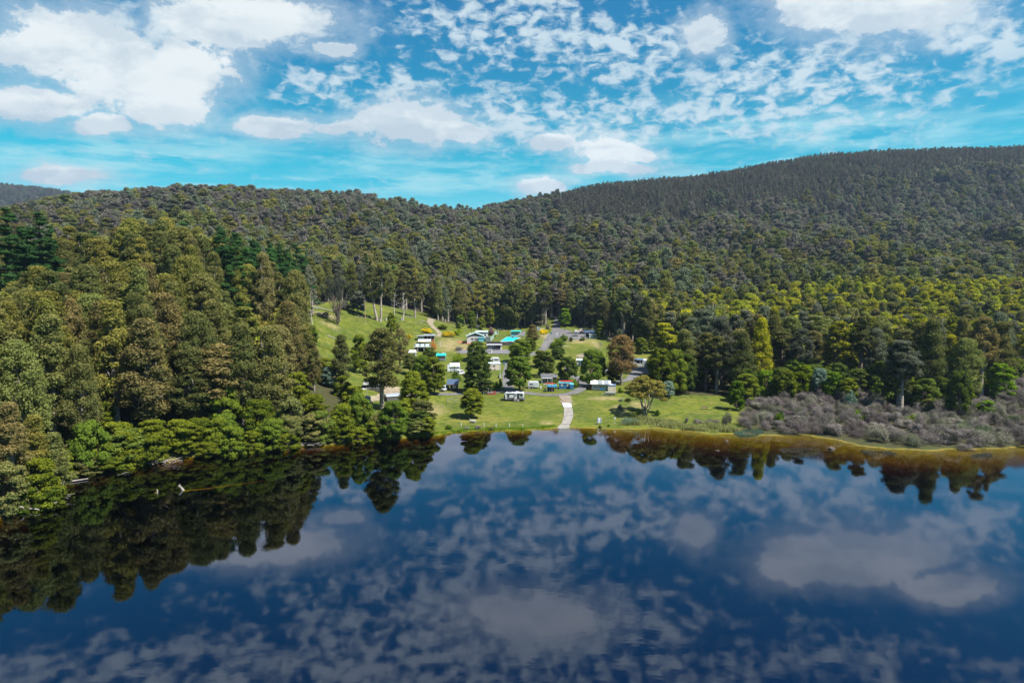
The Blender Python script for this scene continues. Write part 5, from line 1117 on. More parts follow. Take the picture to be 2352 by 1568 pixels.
b = BD('water_barrel', 2162, 1554, 'white plastic barrel at the right end of the half hidden caravan', 'barrel'); b.mb('body', WHITE, MB().tube([(0, .2, 0), (0, .2, .9)], .3, 14)); b.mb('lid', PGREY, MB().tube([(0, .2, .9), (0, .2, .96)], .27, 14))
b = BD('green_crate', 2095, 1554, 'olive green storage box at the left end of the half hidden caravan', 'box'); b.box('body', pmat('olive_box', (.10, .11, .035), .7), -.6, .6, 0, .9, 0, 1.0); b.box('lid', pmat('olive_box', (.10, .11, .035), .7), -.64, .64, -.04, .94, 1.0, 1.08)
b = BD('step_stool', 2117, 1556, 'small white step stool on the grass before the half hidden caravan', 'stool'); b.box('seat', WHITE, -.3, .3, 0, .3, .4, .45); [b.box('leg', WHITE, x, x+.05, y, y+.05, 0, .4) for x in (-.3, .25) for y in (0, .25)]

# ---- black cabin and its neighbours
b = BD('black_cabin', 1813, 1565, 'black weatherboard cabin with a slate blue roof at the foot of the dark cypress', 'cabin', .0); w = 31*b.k; rw = 42*b.k
b.walls(BLACK, -w*.4, w*.6, .3, 4, 2.4); b.skillion(pmat('slate_blue_roof', (.055, .085, .14), .4), -rw/2-.2, rw/2-.1, .0, 4.2, 2.45, 3.6, .2); b.mb('gutter', RUST, MB().box(-rw/2-.35, rw/2, -.26, -.16, 2.3, 2.42)); b.window(-.15, .95, 1.2, 2.0, .3, WHITE, CURT, 2, slats=1); b.mb('flue', STEEL, MB().tube([(0, 3, 3.2), (0, 3, 4.2)], .1)); b.mb('deck', WOOD, MB().box(w*.6, w*.6+1.5, .2, 2.0, .2, .35)); b.mb('deck_rail', WOOD, MB().box(w*.6, w*.6+1.5, .2, .26, .9, 1.0).box(w*.6+1.42, w*.6+1.5, .2, .28, .35, .9).box(w*.6+.7, w*.6+.78, .2, .28, .35, .9)); b.mb('deck_skirt', RUST, MB().box(w*.6, w*.6+1.5, .14, .2, .2, .75))
def car(name, u, v, label, mat, rz, L_=4.3, W_=1.75, H_=1.7, cat='car', boxy=.0, trim=None):
    b = BD(name, u, v, label, cat, rz); z = .32
    b.mb('body', mat, MB().prism([(-L_/2, z), (L_/2, z), (L_/2, z+.62), (L_/2-.15, z+.72), (-L_/2+.1, z+.66), (-L_/2, z+.5)], 0, W_, 'y'), bevel=.07)
    b.mb('cabin', trim or mat, MB().prism([(-L_*.26, z+.68), (L_/2-.12, z+.70), (L_/2-.3, H_), (-L_*.10, H_)], .1, W_-.1, 'y'), bevel=.06)
    b.mb('side_window', GLASS, MB().prism([(-L_*.20, z+.76), (L_*.40, z+.76), (L_*.38, H_-.12), (-L_*.09, H_-.12)], .085, .1, 'y')); b.mb('windscreen', GLASS, MB().prism([(-L_*.265, z+.76), (-L_*.235, z+.76), (-L_*.115, H_-.1), (-L_*.145, H_-.1)], .2, W_-.2, 'y')); b.mb('rear_window', GLASS, MB().prism([(L_/2-.13, z+.8), (L_/2-.11, z+.8), (L_/2-.26, H_-.12), (L_/2-.28, H_-.12)], .2, W_-.2, 'y'))
    for x in (-L_*.31, L_*.30):
        for y in (.06, W_-.06): b.wheel(x, y, .33, .2)
    [b.mb('headlight', CURT, MB().box(-L_/2-.02, -L_/2+.04, y, y+.3, z+.38, z+.52)) for y in (.1, W_-.4)]; [b.mb('tail_light', RED, MB().box(L_/2-.03, L_/2+.02, y, y+.2, z+.4, z+.6)) for y in (.08, W_-.28)]; b.mb('bumper', DGREY, MB().box(-L_/2-.08, -L_/2, .05, W_-.05, z, z+.2)); return b
car('parked_car', 1787, 1563, 'grey-white four-wheel drive parked at the left wall of the black cabin', PGREY, 1.1, 4.2, 1.75, 1.85)
b = BD('toy_box', 1834, 1568, 'small blue and orange tub on the grass beside the black cabin deck', 'tub'); b.box('body', BINB, -.5, .1, 0, .4, 0, .3); b.box('lid', pmat('orange_plastic', (.5, .16, .03), .5), .15, .6, 0, .4, 0, .3)
b = BD('caravan_tent', 1819, 1486, 'grey canvas annexe tent with a big pale sloping roof and arched door panels', 'tent', .05); w = 44*b.k
b.mb('wall', CANVAS, MB().box(-w*.38, w*.5, 0, 3.2, -.3, 2.0)); b.mb('roof', pmat('white_canvas', (.42, .45, .47), .7), MB().prism([(-.3, 2.0), (3.6, 3.2), (3.6, 3.26), (-.3, 2.06)], -w*.45, w*.48, 'x'), label='pale sloping canvas roof'); b.mb('side_flap', PGREY, MB().prism([(-.2, 0), (.2, 0), (2.9, 2.4), (.1, 2.05)], -w*.66, -w*.42, 'x')); b.mb('side_roof', SLATE, MB().prism([(.3, 2.1), (2.9, 2.5), (2.9, 2.56), (.3, 2.16)], -w*.66, -w*.40, 'x'))
for x in (-w*.30, -w*.12, w*.05): b.mb('door_panel', PGREY, MB().prism([(x, .1), (x+.55, .1), (x+.55, 1.0), (x+.40, 1.3), (x+.15, 1.3), (x, 1.0)], -.05, -.01, 'y')); b.mb('rim', SLATE, MB().tube([(x, -.06, .1), (x, -.06, 1.0), (x+.27, -.06, 1.38), (x+.55, -.06, 1.0), (x+.55, -.06, .1)], .035, 4))
car('parked_car', 1845, 1499, 'white car with a white roof half under the dark cypress', WHITE, .9, 4.2, 1.75, 1.75)
def treefern(u, v, lab, h=1.9, r=1.0):
    b = BD('tree_fern', u, v, lab, 'tree'); b.mb('trunk', BARKD, MB().tube([(0, 0, -.2), (0, 0, h)], [.16, .12], 7))
    for i in range(16):
        a = 6.28*i/16; m = MB(); q = [Vector((math.cos(a)*r*t, math.sin(a)*r*t, h+.55*math.sin(2.4*t)-.15*t)) for t in (0, .35, .7, 1)]; sd_ = Vector((-math.sin(a), math.cos(a), 0)); o = [(p+sd_*wd, p-sd_*wd) for p, wd in zip(q, (.03, .16, .15, .02))]
        m.add([tuple(x) for pr in o for x in pr], [(2*j, 2*j+1, 2*j+3, 2*j+2) for j in range(3)]); b.mb('frond', L['lime'], m)
treefern(1817, 1490, 'left tree fern in front of the grey tent', 2.0, 1.1); treefern(1841, 1484, 'right tree fern in front of the grey tent', 1.6, 1.0)
b = BD('turquoise_hut', 1765, 1443, 'dark grey hut under a vivid turquoise roof on the open lawn', 'hut', .08); w = 31*b.k
b.walls(pmat('charcoal_panel', (.12, .12, .14), .7), -w/2, w/2, .3, 3, 2.3); b.mb('roof', TURQ, MB().prism([(-.2, 2.3), (3.4, 3.0), (3.4, 3.07), (-.2, 2.37)], -w/2-.5, w/2+.5, 'x'), label='vivid turquoise sheet roof'); b.mb('window', PGREY, MB().box(-w*.3, w*.35, .24, .3, 1.7, 1.85)); [b.post(TURQ, w/2+.45, y, 2.3, .03) for y in (0, 3.1)]; b.mb('cladding', PGREY, MB().box(w/2, w/2+.04, .3, 3, 0, 2.3)); b.mb('bench', STEEL, MB().box(-.2, 1.2, -.1, .25, .38, .44).box(-.15, -.08, -.1, .25, 0, .38).box(1.1, 1.17, -.1, .25, 0, .38)); b.mb('water_tank', DGREY, MB().tube([(-.2, 3.2, 2.4), (-.2, 3.2, 3.3)], .5, 12)); b.mb('antenna_dish', WHITE, MB().disc((1.1, 2.6, 3.05), .32, .08, 12, 'y'))
t_ = BD('picnic_table', 1752, 1442, 'grey picnic table at the left side of the turquoise-roofed hut', 'table', .3); t_.box('tabletop', STEEL, -.9, .9, 0, .8, .72, .77); [t_.box('seat', STEEL, -.9, .9, y, y+.28, .42, .46) for y in (-.5, 1.0)]; [t_.mb('leg', STEEL, MB().box(x-.04, x+.04, -.45, 1.25, .34, .42).box(x-.04, x+.04, .1, .7, 0, .72)) for x in (-.6, .6)]

# ---- cabins on the green slope
b = BD('green_cabin', 1704, 1363, 'dark green cabin with white double windows and an open verandah high on the slope', 'cabin', .02); w = 72*b.k; x0 = -w/2
b.walls(GREENW, x0+.4, x0+w*.38, 0, 4, 2.4, -1); b.gable(ZINC, x0+.2, x0+w*.38, 0, 4, 2.4, .25, .3); b.window(x0+w*.14, x0+w*.27, .5, 2.0, 0, WHITE, GLASS, 1)
b.walls(BLACK, x0+w*.38, w/2-.2, 1.8, 4, 2.4, -1); b.skillion(ZINC, x0+w*.38, w/2+.1, -.1, 4.2, 2.55, 3.0, .2); b.mb('deck', RUST, MB().box(x0+w*.38, w/2-.2, -.1, 1.8, -.3, .0)); b.mb('rail', BLACK, MB().box(x0+w*.38, w/2-.2, -.1, -.04, .85, .93).box(x0+w*.38, w/2-.2, -.1, -.04, .4, .45)); [b.post(WHITE if i == 3 else TIMB, x0+w*.39+i*(w*.58)/3, -.05, 2.5, .06, -1) for i in range(4)]; b.mb('chimney', DGREY, MB().box(w*.22, w*.30, 3, 3.6, 2.9, 3.6)); b.window(x0+w*.5, x0+w*.75, .9, 1.9, 1.8, DGREY, GLASS, 2)
b = BD('sheet_roof', 1698, 1378, 'low grey sheet roof terrace just below the green cabin', 'roof', .02); w = 50*b.k; b.skillion(PGREY, -w/2, w/2, 0, 4, 1.5, 2.3, .1); [b.post(TIMB, x, y, 1.5+.2*y, .06, -1.5) for x in (-w/2+.2, w/2-.2) for y in (.1, 3.8)]
b = BD('carport', 1690, 1408, 'dark carport with pale green roof sheets and white posts, lowest of the slope buildings', 'carport', .02); w = 62*b.k
b.skillion(DGREY, -w/2, w/2, 0, 5, 2.5, 3.3, .3); [b.mb('roof_sheet', PGREENR, MB().prism([(.2, 2.64), (5.1, 3.43), (5.1, 3.46), (.2, 2.67)], -w/2+.4+i*w*.32, -w/2+.4+i*w*.32+w*.22, 'x')) for i in range(3)]; b.mb('fascia', WHITE, MB().box(-w/2-.3, w/2+.3, -.36, -.28, 2.3, 2.55)); b.mb('back_wall', BLACK, MB().box(-w*.3, w/2, 3, 5, -1, 2.7)); [b.post(WHITE, x, -.1, 2.4, .08, -1) for x in (-w*.3, w*.1, w/2-.2, w/2+.15)]; b.mb('brick_wall', RUST, MB().box(-w/2, -w*.3, .4, 4, -1, 2.2))
b = BD('white_awning', 1650, 1424, 'white car under a white tarpaulin awning behind the tall gums', 'awning', .1); w = 32*b.k; b.mb('roof', WHITE, MB().prism([(-.2, 1.6), (3.5, 2.5), (3.5, 2.56), (-.2, 1.66)], -w/2, w/2, 'x')); [b.post(STEEL, x, y, 1.6+.24*y, .04, -.6) for x in (-w/2+.1, w/2-.1) for y in (0, 3.3)]; b.mb('side_cover', PGREY, MB().box(-w/2+.05, w/2-.05, .5, .55, 0, 1.4))
b = BD('round_roof_cabin', 1490, 1562, 'dark cabin with a rounded white roof behind the tallest gum', 'cabin', .05); w = 78*b.k
b.walls(pmat('dark_brown_boards', (.07, .045, .04), .8), -w/2+.3, w/2-.3, .2, 4, 2.0); pr = [(-w/2*math.cos(a), 2.0+1.1*math.sin(a)) for a in np.linspace(0, math.pi, 12)]; b.mb('roof', WHITE, MB().prism(pr, -.3, 4.4, 'y')); b.mb('stone_base', STONE, MB().box(-w/2+.25, w/2-.25, .12, .2, -.5, .7)); [b.window(-w*.3+i*w*.22, -w*.3+i*w*.22+1.0, .9, 1.7, .2, WHITE, GLASS, 1) for i in range(3)]; b.mb('flue', STEEL, MB().tube([(-w*.3, 2, 2.4), (-w*.3, 2, 3.7)], .09))
b = BD('shade_sail', 1452, 1585, 'white triangular shade sail on a pole at the left of the lawn', 'shade sail'); b.mb('sail', WHITE, MB().add([(-2.6, .6, 2.9), (1.4, -.2, 2.45), (-2.4, -1.2, 2.2), (-2.6, .6, 2.86), (1.4, -.2, 2.41), (-2.4, -1.2, 2.16)], [(0, 1, 2), (5, 4, 3), (0, 3, 4, 1), (1, 4, 5, 2), (2, 5, 3, 0)])); [b.mb('pole', STEEL, MB().tube([(x, y, -.3), (x, y, h)], .05)) for x, y, h in ((1.4, -.2, 2.6), (-2.6, .6, 3.0), (-2.4, -1.2, 2.3))]
b = BD('pale_blue_shed', 1470, 1622, 'narrow pale blue-grey shed with one dark-framed window beside the round shore tree', 'shed', .12); w = 26*b.k; b.walls(pmat('pale_blue_boards', (.30, .36, .42), .6), -w/2, w/2, 0, 2.2, 2.3); b.gable(SLATE, -w/2, w/2, 0, 2.2, 2.3, .4, .1, 'y'); b.window(-.15, .5, 1.2, 1.8, 0, DGREY, GLASS, 1); b.mb('corner_trim', WHITE, MB().box(w/2-.06, w/2+.02, -.03, .06, -.1, 2.3))
b = BD('curved_shed', 1580, 1610, 'dark shed with a curved silver roof between the two biggest trees', 'shed', .35); w = 66*b.k
b.walls(pmat('dark_green_grey', (.075, .075, .07), .7), -w/2, w/2, 0, 3.4, 2.0); b.mb('roof', ZINC, MB().prism([(-.2, 2.0), (3.6, 2.0), (3.6, 2.1), (2.8, 2.6), (1.7, 2.8), (.6, 2.6), (-.2, 2.1)], -w/2-.15, w/2+.15, 'x'))
b = BD('caravan', 1672, 1690, 'old dark green caravan in the shade under the big dense tree', 'caravan', .15); w = 52*b.k; b.mb('body', pmat('grey_green_paint', (.13, .18, .17), .5), MB().prism([(-w/2, .4), (w/2, .4), (w/2, 1.7), (w/2-.4, 2.2), (-w/2+.4, 2.2), (-w/2, 1.7)], 0, 2, 'y'), bevel=.05); b.window(-w*.3, -w*.02, 1.2, 1.8, 0, WHITE, GLASS, 1); b.door(w*.12, w*.25, .5, 2.0, PGREY); [b.wheel(0, y, .3, .18) for y in (0, 2)]
b = BD('white_post', 1704, 1668, 'tall white post beside the old green caravan', 'post'); b.post(WHITE, 0, 0, 2.2, .06); b.mb('cap', PGREY, MB().box(-.09, .09, -.09, .09, 2.2, 2.26))

# ---- house, pool, court
b = BD('grey_house', 1902, 1367, 'long grey house with pale green gabled roof and dark solar panel left of the pool', 'house', .06); w = 68*b.k
b.walls(GREYW, -w/2, w/2, 0, 6.5, 2.7, -1.5); b.mb('gable_wall', DGREY, MB().prism([(-w/2-.1, 2.72), (w/2+.1, 2.72), (0, 4.3)], .02, 6.3, 'y')); b.gable(PGREENR, -w/2, w/2, 0, 6.5, 2.7, 1.75, .5, 'y'); b.window(-w*.26, -w*.12, .9, 2.0, 0, WHITE, GLASS, 0, slats=2); b.window(-w*.06, w*.08, .9, 2.0, 0, WHITE, GLASS, 0, slats=2)
b.mb('solar_panel', DGREY, MB().prism([(w*.12, 3.98), (w*.36, 3.33), (w*.36, 3.39), (w*.12, 4.04)], 1.5, 4.5, 'y')); b.mb('entry_wall', WHITE, MB().box(w/2, w/2+.9, .2, 1.8, -1.2, 2.0)); b.mb('vent', STEEL, MB().tube([(w*.1, 4.5, 3.9), (w*.1, 4.5, 5.0)], .12)); b.mb('chimney', BEIGE, MB().box(-w*.36, -w*.28, 3.5, 4.2, 3.0, 4.3))
hp = b.p
b = BD('white_wing', 1928, 1350, 'white rear wing of the house with a flat pale blue roof', 'house', .06); w = 46*b.k; b.walls(WHITE, -w/2, w/2, 0, 6, 2.9, -1.5); b.skillion(pmat('pale_blue_roof', (.40, .48, .54), .45), -w/2, w/2, -.1, 6, 3.0, 3.3, .3); b.mb('dark_wall', DGREY, MB().box(-w/2, w*.05, -.05, 0, .3, 2.7)); b.window(w*.15, w*.35, .8, 1.9, 0, PGREY, GLASS, 1)
b = BD('tv_aerial', 1910, 1349, 'tall television aerial above the house roof', 'aerial', pos=(hp.x+1.0, hp.y+7.2, hp.z)); b.mb('mast', STEEL, MB().tube([(0, 0, 0), (0, 0, 8.0)], .04)); [b.mb('crossbar', STEEL, MB().tube([(-l, 0, z), (l, 0, z)], .03)) for z, l in ((7.9, .7), (7.4, .9), (6.9, .5))]
patch('red_paving', [(1836, 1364), (1888, 1371), (1892, 1378), (1862, 1375), (1826, 1369)], pmat('red_paving', (.30, .10, .05), .9, var=.2), .10)
b = BD('garden_shed', 1926, 1366, 'small shed with a pale turquoise roof right of the grey house', 'shed', .05); w = 24*b.k; b.walls(TEAL, -w/2, w/2, 0, 2, 1.9, -.8); b.skillion(pmat('turquoise_sheet', (.20, .46, .48), .5), -w/2, w/2, -.1, 2.2, 1.95, 2.3, .2)
b = BD('green_shed', 1952, 1366, 'dark green corrugated shed at the near corner of the pool fence', 'shed'); w = 16*b.k; b.walls(GREENP, -w/2, w/2, 0, 2.2, 2.1); b.skillion(DGREY, -w/2, w/2, 0, 2.2, 2.15, 2.4, .1); [b.mb('rib', GREENW, MB().box(-w/2, w/2, -.04, 0, z, z+.06)) for z in (.5, 1.0, 1.5)]; b.post(WHITE, w/2+.3, -.1, 2.4, .08)
# pool
zc = POOL_C.z
def flat_pts(pts, z):   # picture points on a level at height z
    out = []
    for u, v in pts: q = pix_dir(u, v, 4096); k_ = (z-CAM_H)/q[2]; out.append(Vector((q[0]*k_, q[1]*k_, z)))
    return out
def basin(name, pts, label, deck=1.2, cat='pool'):
    q = flat_pts(pts, zc+.5); c = sum(q, Vector())/len(q); rt = empty(name, c, 0, label, cat); n = len(q); loc = [p-c for p in q]
    outer = [p*1.0 + p.normalized()*deck for p in loc]
    me = MB(); vs = [(p.x, p.y, 0) for p in loc] + [(p.x, p.y, -1.5) for p in loc]; me.add(vs, [(i, (i+1) % n, n+(i+1) % n, n+i) for i in range(n)] + [tuple(range(n, 2*n))]); me.build('shell', POOLW, rt)
    MB().add([(p.x, p.y, .03) for p in loc]+[(p.x, p.y, .03) for p in outer]+[(p.x, p.y, -.6) for p in outer], [(i, (i+1) % n, n+(i+1) % n, n+i) for i in range(n)] + [(n+i, n+(i+1) % n, 2*n+(i+1) % n, 2*n+i) for i in range(n)]).build('surround', CONCP, rt)
    pw = bpy.data.materials.new('pool_water'); pw.use_nodes = True; t = pw.node_tree; t.nodes.clear(); N = NT(t); fr = N.n('ShaderNodeFresnel', inp={0: 1.33}); gl = N.n('ShaderNodeBsdfGlossy', inp={1: .05}); df = N.n('ShaderNodeBsdfDiffuse', inp={0: (.02, .50, .56, 1)}); mx = N.n('ShaderNodeMixShader', inp={0: N.m('MULTIPLY', fr.outputs[0], .35), 1: df.outputs[0], 2: gl.outputs[0]}); N.n('ShaderNodeOutputMaterial', inp={0: mx.outputs[0]})
    MB().add([(p.x, p.y, -.1) for p in loc], [tuple(range(n))]).build('water', pw, rt)
    return rt, loc
basin('swimming_pool', [(2003, 1364), (2056, 1364), (2080, 1349), (2029, 1347)], 'turquoise swimming pool on the terrace above the tennis court')
basin('paddling_pool', [(2040, 1343), (2062, 1343.5), (2072, 1341), (2052, 1340)], 'small pale paddling pool beyond the swimming pool', .6)
b = BD('pool_shelter', 2064, 1341, 'low shelter with a turquoise roof at the far end of the swimming pool', 'shelter'); w = 42*b.k; b.mb('roof', TURQ, MB().prism([(0, 2.2), (3, 2.5), (3, 2.56), (0, 2.26)], -w/2, w/2, 'x')); [b.post(WHITE, x, y, 2.2+.1*y, .06) for x in (-w/2+.1, w/2-.1) for y in (.1, 2.9)]; b.mb('back_wall', PGREY, MB().box(-w/2, w/2, 2.8, 2.9, 0, 2.3))
b = BD('shade_sail', 2082, 1352, 'dark triangular shade sail at the right end of the swimming pool', 'shade sail'); b.mb('sail', DGREY, MB().add([(-2.6, -.4, 1.4), (2.2, .2, 1.2), (2.6, 1.5, 4.0), (-2.6, -.4, 1.35), (2.2, .2, 1.15), (2.6, 1.5, 3.95)], [(0, 1, 2), (5, 4, 3), (0, 3, 4, 1), (1, 4, 5, 2), (2, 5, 3, 0)])); [b.mb('pole', STEEL, MB().tube([(x, y, -.3), (x, y, h)], .05)) for x, y, h in ((-2.6, -.4, 1.5), (2.2, .2, 1.3), (2.6, 1.5, 4.1))]
b = BD('round_sign', 2050, 1366, 'dark round disc on a post at the near edge of the swimming pool', 'sign'); b.post(STEEL, 0, 0, 2.2, .05); b.mb('disc', DGREY, MB().disc((0, -.06, 2.3), .55, .06, 18, 'y'))
def fence(name, pts, h, label, mat=STEEL, rails=(.15, .5, .85, 1.0), step=3.0, r=.05, panel=None, cat='fence', wires=0):
    g = resample(pt2(pts), step); P0 = Vector((g[0][0], g[0][1], zt(*g[0]))); rt = empty(name, P0, 0, label, cat); q = [Vector((x, y, zt(x, y)))-P0 for x, y in g]
    base = MB().box(-r, r, -r, r, -.4, h).build('post', mat, rt); base.location = q[0]
    for p in q[1:]: o = base.copy(); COL.objects.link(o); o.parent = rt; o.location = p
    for f in rails:
        m = MB(); m.tube([p+Vector((0, 0, h*f)) for p in q], r*.55, 4); m.build('rail', mat, rt)
    if wires:
        m = MB(); [m.tube([p+Vector((0, 0, h*(i+.5)/wires)) for p in q], .008, 3) for i in range(wires)]
        for a, b_ in zip(q, q[1:]):
            for i in range(8): c = a.lerp(b_, (i+.5)/8); m.tube([c, c+Vector((0, 0, h))], .008, 3)
        o = m.build('wire_mesh', mat, rt); o['kind'] = 'stuff'
    if panel:
        m = MB()
        for a, b_ in zip(q, q[1:]):
            d_ = (b_-a); n_ = max(1, int(d_.length/.55))
            for i in range(n_): c = a.lerp(b_, (i+.1)/n_); e = a.lerp(b_, (i+.9)/n_); o = MB().add([tuple(c), tuple(e), tuple(e+Vector((0, 0, h*.95))), tuple(c+Vector((0, 0, h*.95)))], [(0, 1, 2, 3)]).build('panel', panel, rt); o.modifiers.new('t', 'SOLIDIFY').thickness = .03
    return rt
fence('pool_fence', [(1964, 1364), (1978, 1348), (1993, 1326)], 1.9, 'pale green panel fence along the left side of the pool lawn', PGREENR, (.95,), 3.2, .07, pmat('pale_green_panels', (.30, .40, .37), .6))
fence('wire_fence', [(1993, 1326), (2020, 1318), (2050, 1314), (2090, 1310)], 1.6, 'dark wire mesh fence along the back of the pool lawn', DGREY, (1.0,), 4.0, .05, None, 'fence', 7)
fence('court_fence', [(1828, 1415), (1870, 1416), (1905, 1417), (1960, 1418), (2031, 1418)], 2.6, 'tall chain-link fence along the front of the tennis court', STEEL, (1.0,), 6.0, .05, None, 'fence', 8)
court = patch('tennis_court', [(1826, 1414), (2036, 1416), (2040, 1399), (1836, 1399)], pmat('court_surface', (.125, .12, .13), .9), .16)
LINE = pmat('white_line', (.55, .55, .55), .8)
for i, (a, c) in enumerate([((1956, 1415), (1961, 1400)), ((1966, 1415), (1969, 1400)), ((1850, 1412), (2030, 1412)), ((1969, 1401), (2034, 1401))]): drape('court_line', [a, c], .12, LINE, .20)
b = BD('tennis_net', 1964, 1409, 'low tennis net with a white top band slanting across the court', 'net', .7); b.mb('net', DGREY, MB().box(-4.5, 0, -.02, .02, .1, .95)); b.mb('band', WHITE, MB().box(-4.5, 0, -.035, .035, .95, 1.05)); [b.post(STEEL, x, 0, 1.1, .05) for x in (-4.55, .05)]
b = BD('changing_block', 1979, 1401, 'grey amenities block with a flat white-edged roof set against the stone wall', 'building', .0); w = 60*b.k; b.walls(pmat('warm_grey_block', (.23, .21, .21), .8), -w/2, -w*.16, 0, 3.5, 2.6); b.mb('recess_wall', pmat('navy_wall', (.035, .04, .06), .7), MB().box(-w*.16, w*.38, 1.2, 3.5, -.3, 2.6)); b.mb('roof', PGREY, MB().box(-w/2-.4, w/2, -.6, 3.7, 2.62, 2.84)); b.mb('fascia', WHITE, MB().box(-w/2-.42, w/2+.02, -.66, -.6, 2.6, 2.86)); b.mb('end_column', WHITE, MB().box(w*.38, w*.46, -.1, 3.5, -.3, 2.6)); b.mb('notice', WHITE, MB().box(-w*.13, -w*.06, 1.12, 1.2, 1.4, 2.1)); b.mb('high_window', GLASS, MB().box(-w*.42, -w*.24, -.03, 0, 2.2, 2.45)); b.door(w*.0, w*.1, 0, 2.1, DGREY, 1.2)
# stone retaining wall, block by block
L0, L1 = at(1944, 1400)[0], at(2046, 1400)[0]; rw_ = BD('retaining_wall', 1944, 1400, 'dark stone block retaining wall behind the amenities block', 'wall'); rw_.rt.rotation_euler[2] = math.atan2(L1.y-L0.y, L1.x-L0.x); rw_.rt.location = L0 + Vector((0, 3.8, 0)); WL = (L1-L0).length; HT = max(2.4, zc-L0.z+.2)
rw_.box('backing', DGREY, 0, WL, .12, .5, -.5, HT-.03); rows = 6; bh = HT/rows; blk = None
for r_ in range(rows):
    x = -(r_ % 2)*.6
    while x < WL:
        a, c = max(x, 0)+.03, min(x+1.25, WL)-.03
        if c-a > .2:
            if blk is None or (c-a) < 1.1 or rng.uniform() < .2: o = MB().box(0, c-a, rng.uniform(-.05, .02), .14, .03, bh-.02).build('stone_block', STONE, rw_.rt); blk = o if c-a > 1.1 else blk
            else: o = blk.copy(); COL.objects.link(o); o.parent = rw_.rt
            o.location = (a, 0, r_*bh)
        x += 1.25
rw_.box('coping', STONE, -.05, WL+.05, -.1, .55, HT-.03, HT+.1)
b = BD('park_cabin', 1977, 1479, 'beige cabin with a white-framed double window and a flat pale roof beside the lane', 'cabin', .0); w = 47*b.k; b.walls(BEIGE, -w/2, w/2, 0, 3, 2.5); b.skillion(pmat('pale_blue_sheet', (.42, .48, .54), .5), -w/2, w/2, 0, 3, 2.5, 2.8, .12); b.window(-.55, .45, 1.35, 1.95, 0, WHITE, GLASS, 1); b.mb('end_trim', WHITE, MB().box(w/2-.12, w/2+.03, -.04, 3, -.2, 2.5)); b.mb('skirting', PGREY, MB().box(-w/2, w/2, -.05, 0, -.2, .2)); b.mb('gas_bottle', RUST, MB().tube([(.35, -.25, 0), (.35, -.25, .7)], .14, 8)); b.mb('gas_bottle', PGREY, MB().tube([(-.7, -.25, 0), (-.7, -.25, .5)], .16, 8))
b = BD('camper', 1985, 1455, 'white pop-top camper with a raised nose behind the beige cabin', 'caravan', .1); w = 26*b.k; b.mb('body', WHITE, MB().prism([(-w/2, .5), (w/2, .5), (w/2, 1.9), (w/2-.15, 2.6), (-w/2, 2.6)], 0, 3.2, 'y'), bevel=.06); b.mb('nose', WHITE, MB().prism([(-w/2-1.2, 1.9), (-w/2, 1.7), (-w/2, 2.6), (-w/2-.2, 2.55)], .3, 2.8, 'y')); b.window(-w*.3, w*.35, 1.5, 1.85, 0, PGREY, GLASS, 0); b.window(-w*.3, w*.35, 2.15, 2.35, 0, PGREY, GLASS, 0); [b.wheel(0, y, .3, .18) for y in (.3, 2.9)]
for u, v, m_, lb in [(2016, 1458, BINB, 'blue bin beside the lane, right of the white camper'), (1996, 1511, BIN, 'dark bin at the foot of the white lamp post'), (2205, 1337, BINB, 'blue bin at the end of the white kerb rail by the lane'), (2001, 1512, PGREY, 'pale bin next to the dark bin by the lamp post')]:
    b = BD('wheelie_bin', u, v, lb, 'bin', 0, 'wheelie bins'); b.mb('body', m_, MB().prism([(-.28, 0), (.28, 0), (.34, 1.05), (-.34, 1.05)], 0, .65, 'y')); b.box('lid', m_, -.37, .37, -.06, .7, 1.05, 1.12); [b.wheel(x, .62, .11, .05) for x in (-.22, .22)]
b = BD('lamp_post', 2001, 1513, 'slim white post rising beside the bins on the left of the lane', 'post'); b.mb('pole', WHITE, MB().tube([(0, 0, -.3), (0, 0, 4.6)], [.06, .045], 8)); b.mb('lamp_head', PGREY, MB().box(-.1, .5, -.1, .1, 4.55, 4.68))
b = BD('water_tap', 2018, 1452, 'green tap post with a white basin beside the blue bin', 'post'); b.post(BIN, 0, 0, 1.3, .05); b.box('basin', WHITE, -.2, .4, -.2, .2, .0, .15)

# ---- car park
b = BD('motorhome', 2305, 1346, 'silver motorhome parked in the car park, seen from behind', 'motorhome', 0); w = 14*b.k; b.mb('body', SILVER, MB().prism([(-w/2, .5), (w/2, .5), (w/2, 2.6), (w/2-.2, 2.9), (-w/2+.2, 2.9), (-w/2, 2.6)], 0, 5.5, 'y'), bevel=.05); b.mb('over_cab', WHITE, MB().box(-w/2+.1, w/2-.1, 4.6, 6.3, 2.3, 3.2), bevel=.1); b.window(-w*.28, w*.28, 1.6, 2.1, 0, DGREY, GLASS, 0); b.mb('bumper', DGREY, MB().box(-w/2, w/2, -.15, 0, .45, .75)); [b.wheel(x, y, .36, .22, axis='x') for x in (-w/2+.15, w/2-.15) for y in (1.3, 5.0)]; [b.mb('tail_light', RED, MB().box(x, x+.15, -.04, 0, .8, 1.1)) for x in (-w/2+.05, w/2-.2)]; b.mb('roof_hatch', PGREY, MB().box(-.4, .4, 1.5, 2.3, 2.9, 3.02)); b.mb('cab', SILVER, MB().box(-w/2+.1, w/2-.1, 5.5, 6.6, .5, 2.2), bevel=.1)
